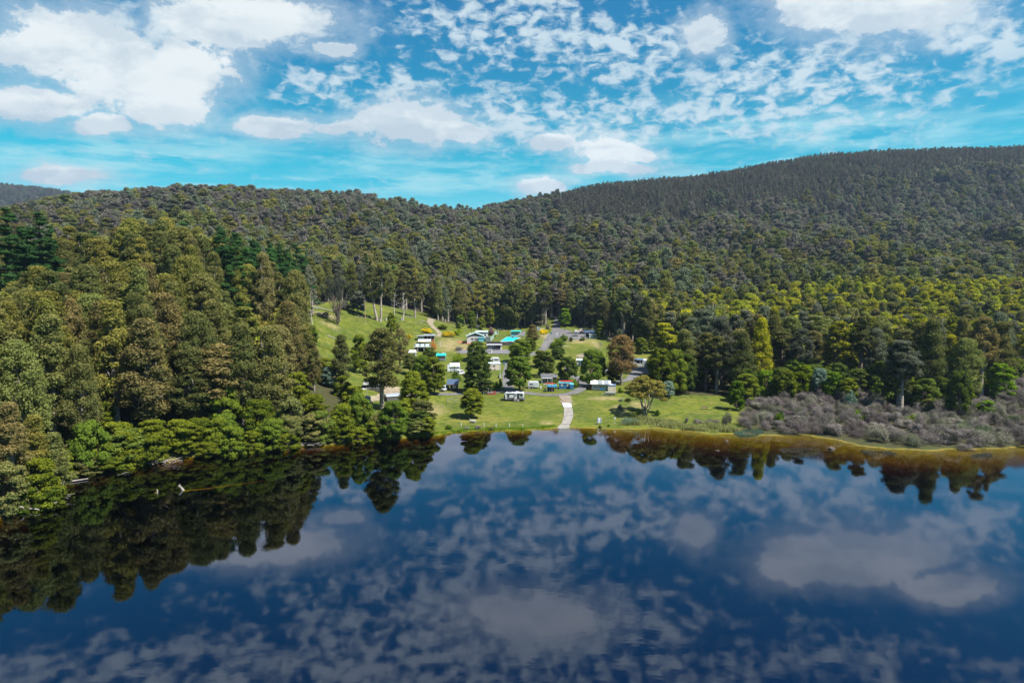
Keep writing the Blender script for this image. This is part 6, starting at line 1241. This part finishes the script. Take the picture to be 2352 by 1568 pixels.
b = BD('carport', 2364, 1350, 'open carport under a dark blue roof at the right of the car park', 'carport', .05); w = 48*b.k; b.skillion(NAVY, -w/2, w/2, 0, 5, 2.6, 3.5, .2); b.mb('back_wall', GREENP, MB().box(-w/2+.3, w/2, 4.6, 4.8, -.3, 3.2)); b.mb('side_wall', BLACK, MB().box(-w*.2, -w*.1, 1.5, 4.6, -.3, 2.7)); [b.post(WHITE, x, 0, 2.6, .08) for x in (-w/2+.2, w*.1, w/2-.2)]
b = BD('tin_shed', 2372, 1354, 'pale green-grey tin shed in front of the dark blue carport', 'shed', .05); w = 30*b.k; b.walls(pmat('pale_tin', (.27, .31, .31), .5), -w/2, w/2, 0, 2, 2.2); b.skillion(WHITE, -w/2, w/2, 0, 2, 2.2, 2.35, .1); b.door(w*.1, w*.3, 0, 1.9, DGREY)
fence('yard_fence', [(2352, 1318), (2385, 1317)], 2.2, 'green steel yard frame behind the dark blue carport', GREENP, (1.0, .5), 3.0, .05)
def rocks(name, u, v, n, sx, sy, r, mat, label, cat, kindp='stone', hh=.0):
    b = BD(name, u, v, label, cat)
    for i in range(n):
        bm = bmesh.new(); bmesh.ops.create_icosphere(bm, subdivisions=1, radius=1); rr = r*rng.uniform(.6, 1.3)
        for v_ in bm.verts: v_.co *= rng.uniform(.75, 1.2)
        me = bpy.data.meshes.new(kindp); bm.to_mesh(me); bm.free(); me.materials.append(mat); o = link(kindp, me, b.rt); q = math.sqrt(rng.uniform()); a = rng.uniform(0, 6.28)
        o.location = (q*math.cos(a)*sx, q*math.sin(a)*sy, hh*(1-q)*rng.uniform(.5, 1)+rr*.3); o.scale = (rr*rng.uniform(.8, 1.5), rr, rr*.75); o.rotation_euler = (rng.uniform(0, 1), 0, rng.uniform(0, 6.28))
    return b
rocks('rock_pile', 2332, 1328, 70, 4.2, 2.2, .55, ROCKP, 'heap of pale broken rock at the back of the car park', 'rock pile', hh=2.6)
rocks('rock_pile', 2310, 1352, 30, 3.6, 1.2, .4, pmat('grey_rock', (.20, .19, .20), .9, var=.3), 'scattered grey boulders below the motorhome', 'rocks')
rocks('rock_pile', 2270, 1320, 18, 3, .8, .35, pmat('grey_rock', (.20, .19, .20), .9, var=.3), 'low line of boulders at the back edge of the car park', 'rocks')
b = BD('notice_board', 2229, 1346, 'grey backed notice board on two posts at the car park entrance', 'sign'); b.box('board', PGREY, -.55, .55, 0, .06, .7, 2.3); [b.post(STEEL, x, .03, 2.35, .05) for x in (-.6, .6)]
b = BD('bollard_post', 2237, 1346, 'thin dark post right of the grey notice board', 'post'); b.post(DGREY, 0, 0, 2.0, .05); b.mb('cap', DGREY, MB().box(-.08, .08, -.08, .08, 2.0, 2.08))
fence('kerb_rail', [(2178, 1352), (2190, 1342), (2202, 1335)], .5, 'low white rail beside the yellow bush on the lane', WHITE, (1.0,), 3.0, .06)
fence('timber_edge', [(2252, 1371), (2280, 1367), (2310, 1362), (2345, 1360)], .45, 'low pale timber edging along the top of the small sloping lawn', TIMB, (.3, .95), 3.0, .08)
b = BD('lane_gate', 2185, 1365, 'red and grey boom gate lying across the lane', 'gate'); b.post(WHITE, -1.6, 0, 1.0, .08); b.mb('boom', RUST, MB().box(-1.6, 0, -.05, .05, .8, .95)); b.mb('boom', DGREY, MB().box(0, 1.5, -.05, .05, .8, .95)); b.post(WHITE, 1.6, 0, 1.0, .08)
b = BD('water_tank', 2152, 1320, 'slate grey tank beside the pale wall above the yellow bush', 'tank'); b.mb('body', SLATE, MB().box(-.8, .8, 0, 1.6, -.2, 2.0), bevel=.1); b.mb('lid', PGREY, MB().box(-.85, .85, -.05, 1.65, 2.0, 2.1))
b = BD('block_wall', 2168, 1322, 'pale grey block wall left of the lane turnoff', 'wall', .1); b.mb('wall', GREYW, MB().box(-1.6, 1.6, 0, .3, -.2, 1.6)); b.mb('coping', PGREY, MB().box(-1.65, 1.65, -.04, .34, 1.6, 1.7)); b.mb('buttress', SLATE, MB().box(1.3, 1.65, -.3, 0, -.2, 1.5))
b = BD('fallen_timber', 2262, 1386, 'grey fallen timber at the top of the small sloping lawn', 'log', .3); b.mb('log', TIMB, MB().tube([(-2.4, 0, .15), (2.4, .5, .2)], [.2, .14], 7)); b.mb('log', TIMB, MB().tube([(-1.4, .7, .15), (2.0, 1.0, .2)], [.17, .12], 7))

# ---- buildings half hidden right of centre
b = BD('white_roof_cabin', 2328, 1462, 'cabin with a broad white roof half hidden behind the tall blackwood', 'cabin', .0); w = 40*b.k; b.walls(PGREY, -w/2, w/2, 0, 4, 2.3); b.gable(WHITE, -w/2, w/2, 0, 4, 2.3, .5, .3); b.mb('porch_roof', TEAL, MB().prism([(-1.4, 1.8), (0, 2.1), (0, 2.16), (-1.4, 1.86)], -w*.2, w/2, 'x')); b.window(-.2, .8, 1.0, 1.7, 0, WHITE, GLASS, 1); [b.post(WHITE, x, -1.3, 1.85, .05) for x in (-w*.15, w/2-.1)]
b = BD('white_van', 2425, 1500, 'white camper van glimpsed between the blackwood and the rusty gum', 'van', .15); w = 40*b.k; b.mb('body', WHITE, MB().prism([(-w/2, .45), (w/2, .45), (w/2, 1.3), (w/2-.7, 2.4), (-w/2, 2.4)], 0, 2, 'y'), bevel=.06); b.mb('side_window', GLASS, MB().box(-w*.3, w*.2, -.02, 0, 1.4, 2.0)); [b.wheel(x, y, .34, .2) for x in (-w*.3, w*.3) for y in (.02, 1.98)]; b.mb('awning', ZINC, MB().prism([(-1.8, 2.0), (0, 2.45), (0, 2.5), (-1.8, 2.05)], -w/2, w*.3, 'x'))
b = BD('blue_roof_shelter', 2555, 1462, 'open shelter with a dusty blue roof joined to the white container', 'shelter'); w = 36*b.k; b.mb('roof', BLUER, MB().prism([(-.1, 2.5), (3, 2.9), (3, 2.96), (-.1, 2.56)], -w/2, w/2, 'x')); [b.post(WHITE, x, .05, 2.5, .06) for x in (-w/2+.1, w*.15)]; b.mb('back_wall', DGREY, MB().box(-w/2, w/2, 2.6, 2.8, -.2, 2.7)); b.mb('counter', PGREY, MB().box(-w*.2, w*.35, .0, .3, -.1, .95)); b.door(w*.2, w*.42, 0, 2.1, pmat('brown_door', (.12, .09, .09), .7), 2.55)
b = BD('white_container', 2580, 1463, 'white shipping container with a grid-like slatted front beside the asphalt pad', 'container'); w = 21*b.k; b.mb('body', WHITE, MB().box(-w/2, w/2, 0, 5.5, 0, 2.55), bevel=.04); [b.mb('rib', SLATE, MB().box(-w/2+.06, w/2-.06, -.03, 0, .28+i*.42, .36+i*.42)) for i in range(5)]; [b.mb('lock_rod', SLATE, MB().box(x-.03, x+.03, -.05, -.031, .1, 2.45)) for x in (-w*.25, 0, w*.25)]
car('parked_car', 2528, 1461, 'silver car parked left of the dusty blue roofed shelter', SILVER, .2, 4.4, 1.75, 1.5)

# ---- lawn and shore furniture
b = BD('notice_board', 2397, 1697, 'white notice board on two dark posts by the water, right of the boat ramp', 'sign', .35); w = 18*b.k; b.box('board', WHITE, -w/2, w/2, 0, .05, .55, 1.95); [b.post(BLUER, x, -.03, 2.0, .06, -.4) for x in (-w*.36, w*.36)]
for z, a, c in ((1.50, -.4, .3), (1.08, -.4, .4), (.98, -.3, .35)): b.mb('lettering', DGREY, MB().box(w*a*.8, w*c*.8, -.012, 0, z-.025, z+.025))
b = BD('depth_sign', 2459, 1692, 'small white sign with a dark symbol on a thin post at the water edge', 'sign', .35); b.post(TIMB, 0, 0, 1.55, .035, -.5); b.box('plate', WHITE, -.22, .22, -.07, -.03, 1.25, 1.75); b.mb('symbol', DGREY, MB().box(-.07, .07, -.085, -.07, 1.38, 1.62)); b.box('foot', DRIFT, -.3, .3, -.15, .15, -.1, .05)
pl_ = [('leftmost white marker post on the lawn shore', 1845, 1704), ('white marker post just right of the picnic table', 1936, 1706), ('white marker post with a pale stone at its foot', 1984, 1708), ('white marker post midway along the lawn shore', 2037, 1707), ('white marker post nearest the boat ramp', 2091, 1711), ('white marker post below the small leaning shore tree', 1737, 1702)]
m0 = None
for lb, u, v in pl_:
    if m0 is None:
        b = BD('marker_post', u, v, lb, 'post', 0, 'white marker posts along the lawn shore'); b.mb('post', WHITE, MB().tube([(0, 0, -.4), (0, 0, 1.05)], .085, 8)); b.mb('cap', PGREY, MB().tube([(0, 0, 1.05), (0, 0, 1.1)], .10, 8)); m0 = b.rt
    else: o = copy_tree(m0, None, lb); o.location = at(u, v)[0]
b = BD('picnic_table', 1892, 1691, 'white picnic table with a small tap beside it under the lone blackwood', 'table', -.25); b.box('tabletop', WHITE, -.75, .75, -.1, .75, .66, .72); [b.box('seat', DGREY, -.75, .75, y, y+.28, .38, .43) for y in (-.55, .92)]; [b.mb('leg', PGREY, MB().box(x-.05, x+.05, -.5, 1.1, .30, .38).box(x-.05, x+.05, .1, .55, -.1, .66)) for x in (-.5, .5)]; b.mb('tap', WHITE, MB().tube([(-1.0, .3, -.2), (-1.0, .3, 1.2)], .06).tube([(-1.0, .3, 1.15), (-1.0, .05, 1.1)], .04))
b = BD('tree_stump', 1836, 1674, 'short dark tree stump on the lawn left of the lone blackwood', 'stump'); b.mb('trunk', BARKD, MB().tube([(0, 0, -.2), (0, 0, .25), (0, 0, .8)], [.46, .36, .33], 12)); b.mb('cut_top', TIMB, MB().tube([(0, 0, .8), (0, 0, .82)], .30, 12)); [b.mb('root', BARKD, MB().tube([(0, 0, .2), (math.cos(a)*.8, math.sin(a)*.8, -.05)], [.16, .05], 6)) for a in (0, 1.6, 3.1, 4.4)]
b = BD('park_bench', 2818, 1638, 'dark brown timber bench alone on the right-hand lawn', 'bench', .1); w = 24*b.k; [b.box('slat', RUST if i % 2 else WOOD, -w/2, w/2, -.2+.16*i, -.08+.16*i, .42, .47) for i in range(4)]; [b.mb('slat', WOOD, MB().box(-w/2, w/2, .44+.03*i, .48+.03*i, .55+.15*i, .66+.15*i)) for i in range(3)]; [b.mb('leg', WOOD, MB().box(x-.06, x+.06, -.18, .45, -.1, .42).box(x-.05, x+.05, .42, .5, .3, 1.0)) for x in (-w*.4, w*.4)]
b = BD('barbecue', 1962, 1579, 'rust red brick barbecue with a shady trough beside the road, right of the lone tree', 'barbecue', .1)
br = None
for r_ in range(4):
    for i in range(8):
        for y in (0, .8):
            if br is None: br = MB().box(-.12, .12, 0, .16, 0, .17).build('brick', RUST, b.rt); o = br
            else: o = br.copy(); COL.objects.link(o); o.parent = b.rt
            o.location = (-1.0+i*.26+(r_ % 2)*.1, y, r_*.185)
b.mb('hotplate', STEEL, MB().box(-1.1, .9, .05, .95, .75, .80)); b.mb('chimney', RUST, MB().box(1.0, 1.9, .0, .9, -.1, 1.1))
b = BD('swing_frame', 1944, 1578, 'thin steel play frame with a green bar left of the brick barbecue', 'frame'); [b.post(STEEL, x, 0, 2.3, .05) for x in (-.9, .9)]; b.mb('bar', GREENP, MB().tube([(-.9, 0, .75), (.9, 0, .75)], .06)); b.mb('bar', STEEL, MB().tube([(-.9, 0, 2.25), (.9, 0, 2.25)], .04))
f = fence('sand_pen', [(1790, 1610), (1792, 1600), (1830, 1598), (1852, 1602), (1851, 1611), (1820, 1612), (1790, 1611)], .95, 'pen of thin grey rails round bare sandy ground on the left lawn', TIMB, (.4, .95), 2.4, .055)
fence('log_rail', [(2150, 1580), (2180, 1580), (2218, 1580)], .5, 'low dark log rail along the road, left of the boat ramp track', WOOD, (.92,), 2.6, .09)
fence('log_rail', [(2276, 1580), (2320, 1580), (2350, 1579)], .5, 'low dark log rail along the road, right of the boat ramp track', WOOD, (.92,), 2.6, .08)
fence('log_rail', [(1880, 1576), (1990, 1573), (2020, 1572)], .5, 'low dark log rail behind the long caravan', WOOD, (.92,), 2.6, .08)
fence('paddock_fence', [(2362, 1526), (2400, 1526), (2440, 1527)], 1.1, 'white post fence in the shade behind the beige annexe', WHITE, (.5, .95), 2.4, .05)
for u, v, h, lb in [(2163, 1579, 1.8, 'thin dark post beside the road, left of the camp shelter'), (2210, 1582, 1.9, 'thin dark post in front of the camp shelter'), (2456, 1573, 1.6, 'thin dark post at the corner of the lock-up shed'), (2484, 1566, 1.9, 'dark fence post right of the lock-up shed')]:
    b = BD('dark_post', u, v, lb, 'post', 0, 'thin dark posts along the road'); b.mb('post', DGREY, MB().tube([(0, 0, -.3), (0, 0, h)], .05, 6)); b.mb('cap', BLACK, MB().tube([(0, 0, h), (0, 0, h+.05)], .07, 6))
b = BD('power_pole', 1461, 1292, 'tall pale timber pole standing on the green slope', 'pole'); b.mb('pole', pmat('pole_timber', (.30, .22, .15), .9, var=.2), MB().tube([(0, 0, -.5), (0, 0, 12.5)], [.2, .14], 8)); b.mb('cross_arm', TIMB, MB().box(-.9, .9, -.06, .06, 11.4, 11.55)); [b.mb('insulator', WHITE, MB().tube([(x, 0, 11.55), (x, 0, 11.75)], .06, 6)) for x in (-.8, 0, .8)]
b = BD('yard_post', 1761, 1386, 'white post with a box on the bank between the green cabin and the house', 'post'); b.post(WHITE, 0, 0, 2.4, .1); b.mb('box', SLATE, MB().box(-.45, -.1, -.1, .2, 1.0, 2.2))
def log(u, v, L_, r, rz, lb, mat=TIMB, br=3, z=.1):
    p, k = at(u, v); b = BD('fallen_log', u, v, lb, 'log', rz, 'fallen logs on the green slope'); c_, s_ = math.cos(b.rt.rotation_euler[2]), math.sin(b.rt.rotation_euler[2]); zz = lambda x: zt(p.x+c_*x, p.y+s_*x)-p.z+r*.6
    b.mb('trunk', mat, MB().tube([(x, rng.normal()*.1, zz(x)) for x in np.linspace(-L_/2, L_/2, 6)], [r*(1-.1*i) for i in range(6)], 8))
    for i in range(br): x = rng.uniform(-.3, .5)*L_; b.mb('branch', mat, MB().tube([(x, 0, zz(x)), (x+rng.uniform(.4, 1.2), rng.uniform(-1.2, 1.2), zz(x)+rng.uniform(.2, 1.2))], [r*.35, r*.12], 5))
log(1480, 1272, 11, .45, .05, 'dark fallen trunk lying across the top of the slope behind the pole', BARKD, 5); log(1300, 1238, 12, .35, .0, 'long grey fallen trunk at the top left of the slope', TIMB, 3); log(1315, 1268, 13, .35, -.25, 'bleached fallen trunk left of the she-oak', DRIFT, 4); log(1328, 1350, 4, .3, -.15, 'pale log on the lower left of the slope', DRIFT, 1); log(1272, 1342, 2.4, .25, -.4, 'short pale log near the left trees of the slope', DRIFT, 1)
log(1695, 1287, 4, .3, -.1, 'white log beside the top of the dirt path', DRIFT, 2); log(1680, 1293, 6, .18, -.3, 'scatter of bleached branches left of the dirt path', DRIFT, 7); log(1640, 1267, 5, .25, .05, 'pale log at the foot of the slender gum', DRIFT, 2); log(1440, 1270, 4, .2, .3, 'tangle of pale branches below the dark fallen trunk', DRIFT, 8); log(1345, 1322, 4, .15, .1, 'broken pale branches in the middle of the slope', DRIFT, 5)
for u, v, lb in [(1521, 1287, 'broad grey stump at the foot of the straight gum'), (1606, 1280, 'low stump beside the right dead tree'), (1544, 1282, 'split stump between the straight gum and the small round-headed tree')]:
    b = BD('tree_stump', u, v, lb, 'stump'); b.mb('trunk', TIMB, MB().tube([(0, 0, -.3), (0, 0, 1.6)], [.55, .45], 10)); b.mb('cut_top', DRIFT, MB().tube([(0, 0, 1.6), (0, 0, 1.63)], .4, 10))
# water's edge: stumps, sticks, driftwood, stones
def wpt(u, v): x, y = water_pt(u*2352/4096, v*2352/4096); return Vector((x, y, 0))
b = BD('drowned_stump', 0, 0, 'pointed bleached stump rising from the dark water with a sunken orange log behind it', 'stump', pos=wpt(724, 1958)); b.mb('trunk', DRIFT, MB().tube([(.5, 0, -.3), (.1, 0, .35), (-.3, .1, 1.15)], [.3, .2, .04], 7)); b.mb('branch', DRIFT, MB().tube([(.05, 0, .4), (-.5, -.1, .9)], [.14, .05], 5)); b.mb('sunken_log', pmat('sunken_log', (.16, .11, .03), .8), MB().tube([(.4, 0, -.3), (4, 1.6, -.65), (10, 4.6, -1.0), (15, 7, -1.3)], [.12, .16, .14, .1], 7))
b = BD('drowned_stump', 0, 0, 'small pale stub with a yellow base poking out of the dark water', 'stump', pos=wpt(629, 1968)); b.mb('trunk', DRIFT, MB().tube([(0, 0, -.4), (.05, 0, .3), (-.08, 0, .6)], [.14, .15, .05], 7)); b.mb('stub', pmat('sunken_log', (.16, .11, .03), .8), MB().tube([(0, 0, .05), (-.5, -.1, -.12)], [.12, .1], 6))
def sticks(name, pos, n, L_, lb, r=.05, lo=.1, mat=DRIFT, cat='driftwood', spread=1.5):
    b = BD(name, 0, 0, lb, cat, pos=pos)
    for i in range(n):
        a = rng.uniform(0, 6.28); c = Vector((rng.normal()*spread, rng.normal()*spread*.6, lo)); d_ = Vector((math.cos(a), math.sin(a)*.6, rng.uniform(-.05, .45)))*L_*rng.uniform(.5, 1); q = c+d_*.5+Vector((0, 0, rng.uniform(0, .3)))
        b.mb('branch', mat, MB().tube([c, q, c+d_], [r*rng.uniform(.8, 1.8), r, r*.4], 5))
sticks('driftwood', wpt(150, 2022)+Vector((-1, 2, .1)), 26, 4, 'tangle of bleached driftwood branches on the point at the left', .07); sticks('driftwood', wpt(48, 2062)+Vector((-.5, 2, .2)), 14, 3.4, 'stack of weathered grey logs at the left picture edge', .2, .2); sticks('driftwood', wpt(440, 1872)+Vector((0, 1, 0)), 5, 4, 'forked pale branch leaning over the water at the left shore', .06, .1, spread=.5)
sticks('driftwood', wpt(480, 1895), 2, 2.6, 'thin pale stick standing in the water off the left shore', .05, -.2, spread=.1); sticks('driftwood', wpt(640, 1862)+Vector((0, 1.5, .1)), 22, 3, 'brown heap of dead branches below the white-trunked gum', .06, .2, DRIFT); sticks('driftwood', wpt(1235, 1790)+Vector((0, 1.5, .1)), 22, 2.4, 'grey dead bush at the corner of the left shore', .04, .3)
b = BD('drift_log', 0, 0, 'long pale log lying along the left waterline', 'log', .25, pos=wpt(250, 1936)+Vector((0, .8, .1))); b.mb('trunk', DRIFT, MB().tube([(-4, -.4, 0), (0, 0, .1), (4, .3, .12)], [.22, .2, .12], 7)); b.mb('branch', DRIFT, MB().tube([(-3, -.3, .1), (-3.4, .6, .9)], [.1, .04], 5))
for u, v, r, mt, lb in [(2907, 1764, .32, ROCKD, 'upper of two dark rocks in the brown shallows'), (2870, 1802, .35, ROCKD, 'lower of two dark rocks in the brown shallows'), (3325, 1795, .7, ROCKD, 'largest dark rock in the shallows below the grey scrub')]:
    b = rocks('rock', u, v, 3, r*.5, r*.3, r, mt, lb, 'rock', 'boulder'); b.rt.location = wpt(u, v)+Vector((0, 0, -.15))
# reeds and long grass on the water's edge
def blades(name, areas, n, hgt, mat, label):
    Vs = []; per = n//len(areas)
    for a in areas:
        g = pt2(a) if not isinstance(a, np.ndarray) else a
        lo, hi = g.min(0), g.max(0); c = 0; tries = 0
        while c < per and tries < per*12:
            xy = rng.uniform(lo, hi, (400, 2)); xy = xy[in_poly(xy[:, 0], xy[:, 1], g)]; xy = xy[np.sin(xy[:, 0]*.9+xy[:, 1]*.4)+np.sin(xy[:, 0]*.33-xy[:, 1]*1.1+2)+rng.normal(size=len(xy))*.7 > -.4]; tries += 400
            for x, y in xy[:per-c]:
                z = max(zt(x, y), -.15); h = hgt*rng.uniform(.4, 1.3)*(1+.35*math.sin(x*.7+y*.5)); a_ = rng.uniform(0, 6.28); l = rng.normal(size=2)*h*.25; w = .035+.03*hgt
                ca_, sa_ = math.cos(a_)*w, math.sin(a_)*w
                Vs += [(x-ca_, y-sa_, z-.05), (x+ca_, y+sa_, z-.05), (x+l[0]+ca_*.3, y+l[1]+sa_*.3, z+h), (x+l[0]-ca_*.3, y+l[1]-sa_*.3, z+h)]
            c += min(len(xy), per-c)
    m = len(Vs)//4; o = link(name, mesh_np(name, np.array(Vs), np.arange(4*m).reshape(m, 4), mat, rng.uniform(0, 1, m))); tag(o, label, None, None, 'stuff'); return o
blades('reeds', [[(2470, 1700), (2500, 1680), (2560, 1672), (2680, 1680), (2740, 1700), (2740, 1722), (2640, 1708), (2560, 1702)], [(2690, 1712), (2760, 1700), (2880, 1705), (2960, 1718), (2960, 1730), (2860, 1728), (2760, 1722)]], 12000, .9, L['reed'], 'pale reeds and rank grass along the right-hand shore')
blades('reeds', [[(2490, 1690), (2550, 1690), (2550, 1700), (2490, 1700)]], 1500, 1.0, L['silver'], 'silvery reed patch below the spreading gum')
blades('reeds', [[(915, 1808), (1035, 1803), (1035, 1795), (920, 1800)], [(1100, 1792), (1165, 1787), (1160, 1782), (1100, 1786)]], 3000, 1.6, L['reed'], 'straw-coloured reeds in the water at the left shore')
spit = np.array([wpt(u, v)[:2] for u, v in [(2935, 1735), (2990, 1726), (3050, 1728), (3055, 1735), (3010, 1744), (2960, 1745)]]); blades('water_weed', [spit], 5000, .35, L['silver'], 'grey-green weed bed in the shallows')
b2 = [np.array([wpt(u, v)[:2] for u, v in [(3110, 1795), (3180, 1785), (3260, 1795), (3290, 1808), (3240, 1825), (3160, 1825)]]), np.array([wpt(u, v)[:2] for u, v in [(3440, 1800), (3560, 1805), (3590, 1815), (3480, 1818)]]), np.array([wpt(u, v)[:2] for u, v in [(3880, 1818), (3960, 1812), (3970, 1824), (3900, 1828)]])]
blades('water_weed', b2, 4500, .3, L['mauve'], 'brown water weed breaking the surface of the shallows')
sh2 = [np.array([(a[0], a[1]+.1), (c[0], c[1]+.1), (c[0], c[1]+2.2), (a[0], a[1]+2.2)]) for a, c in zip(SHP[:-1], SHP[1:]) if -26 < a[0] < 16 and not (11 < a[0] < 17.5)]
blades('shore_grass', sh2, 5000, .4, L['bright'], 'tufty grass along the waterline of the lawn')
g_ = np.array([(p.x, p.y) for p in [at(u, v)[0] for u, v in [(1245, 1300), (1260, 1225), (1480, 1250), (1700, 1285), (1720, 1300), (1650, 1340), (1560, 1345), (1400, 1400), (1290, 1420)]]]); blades('slope_grass', [g_], 9000, .45, L['lime'], 'long rough grass on the green slope')
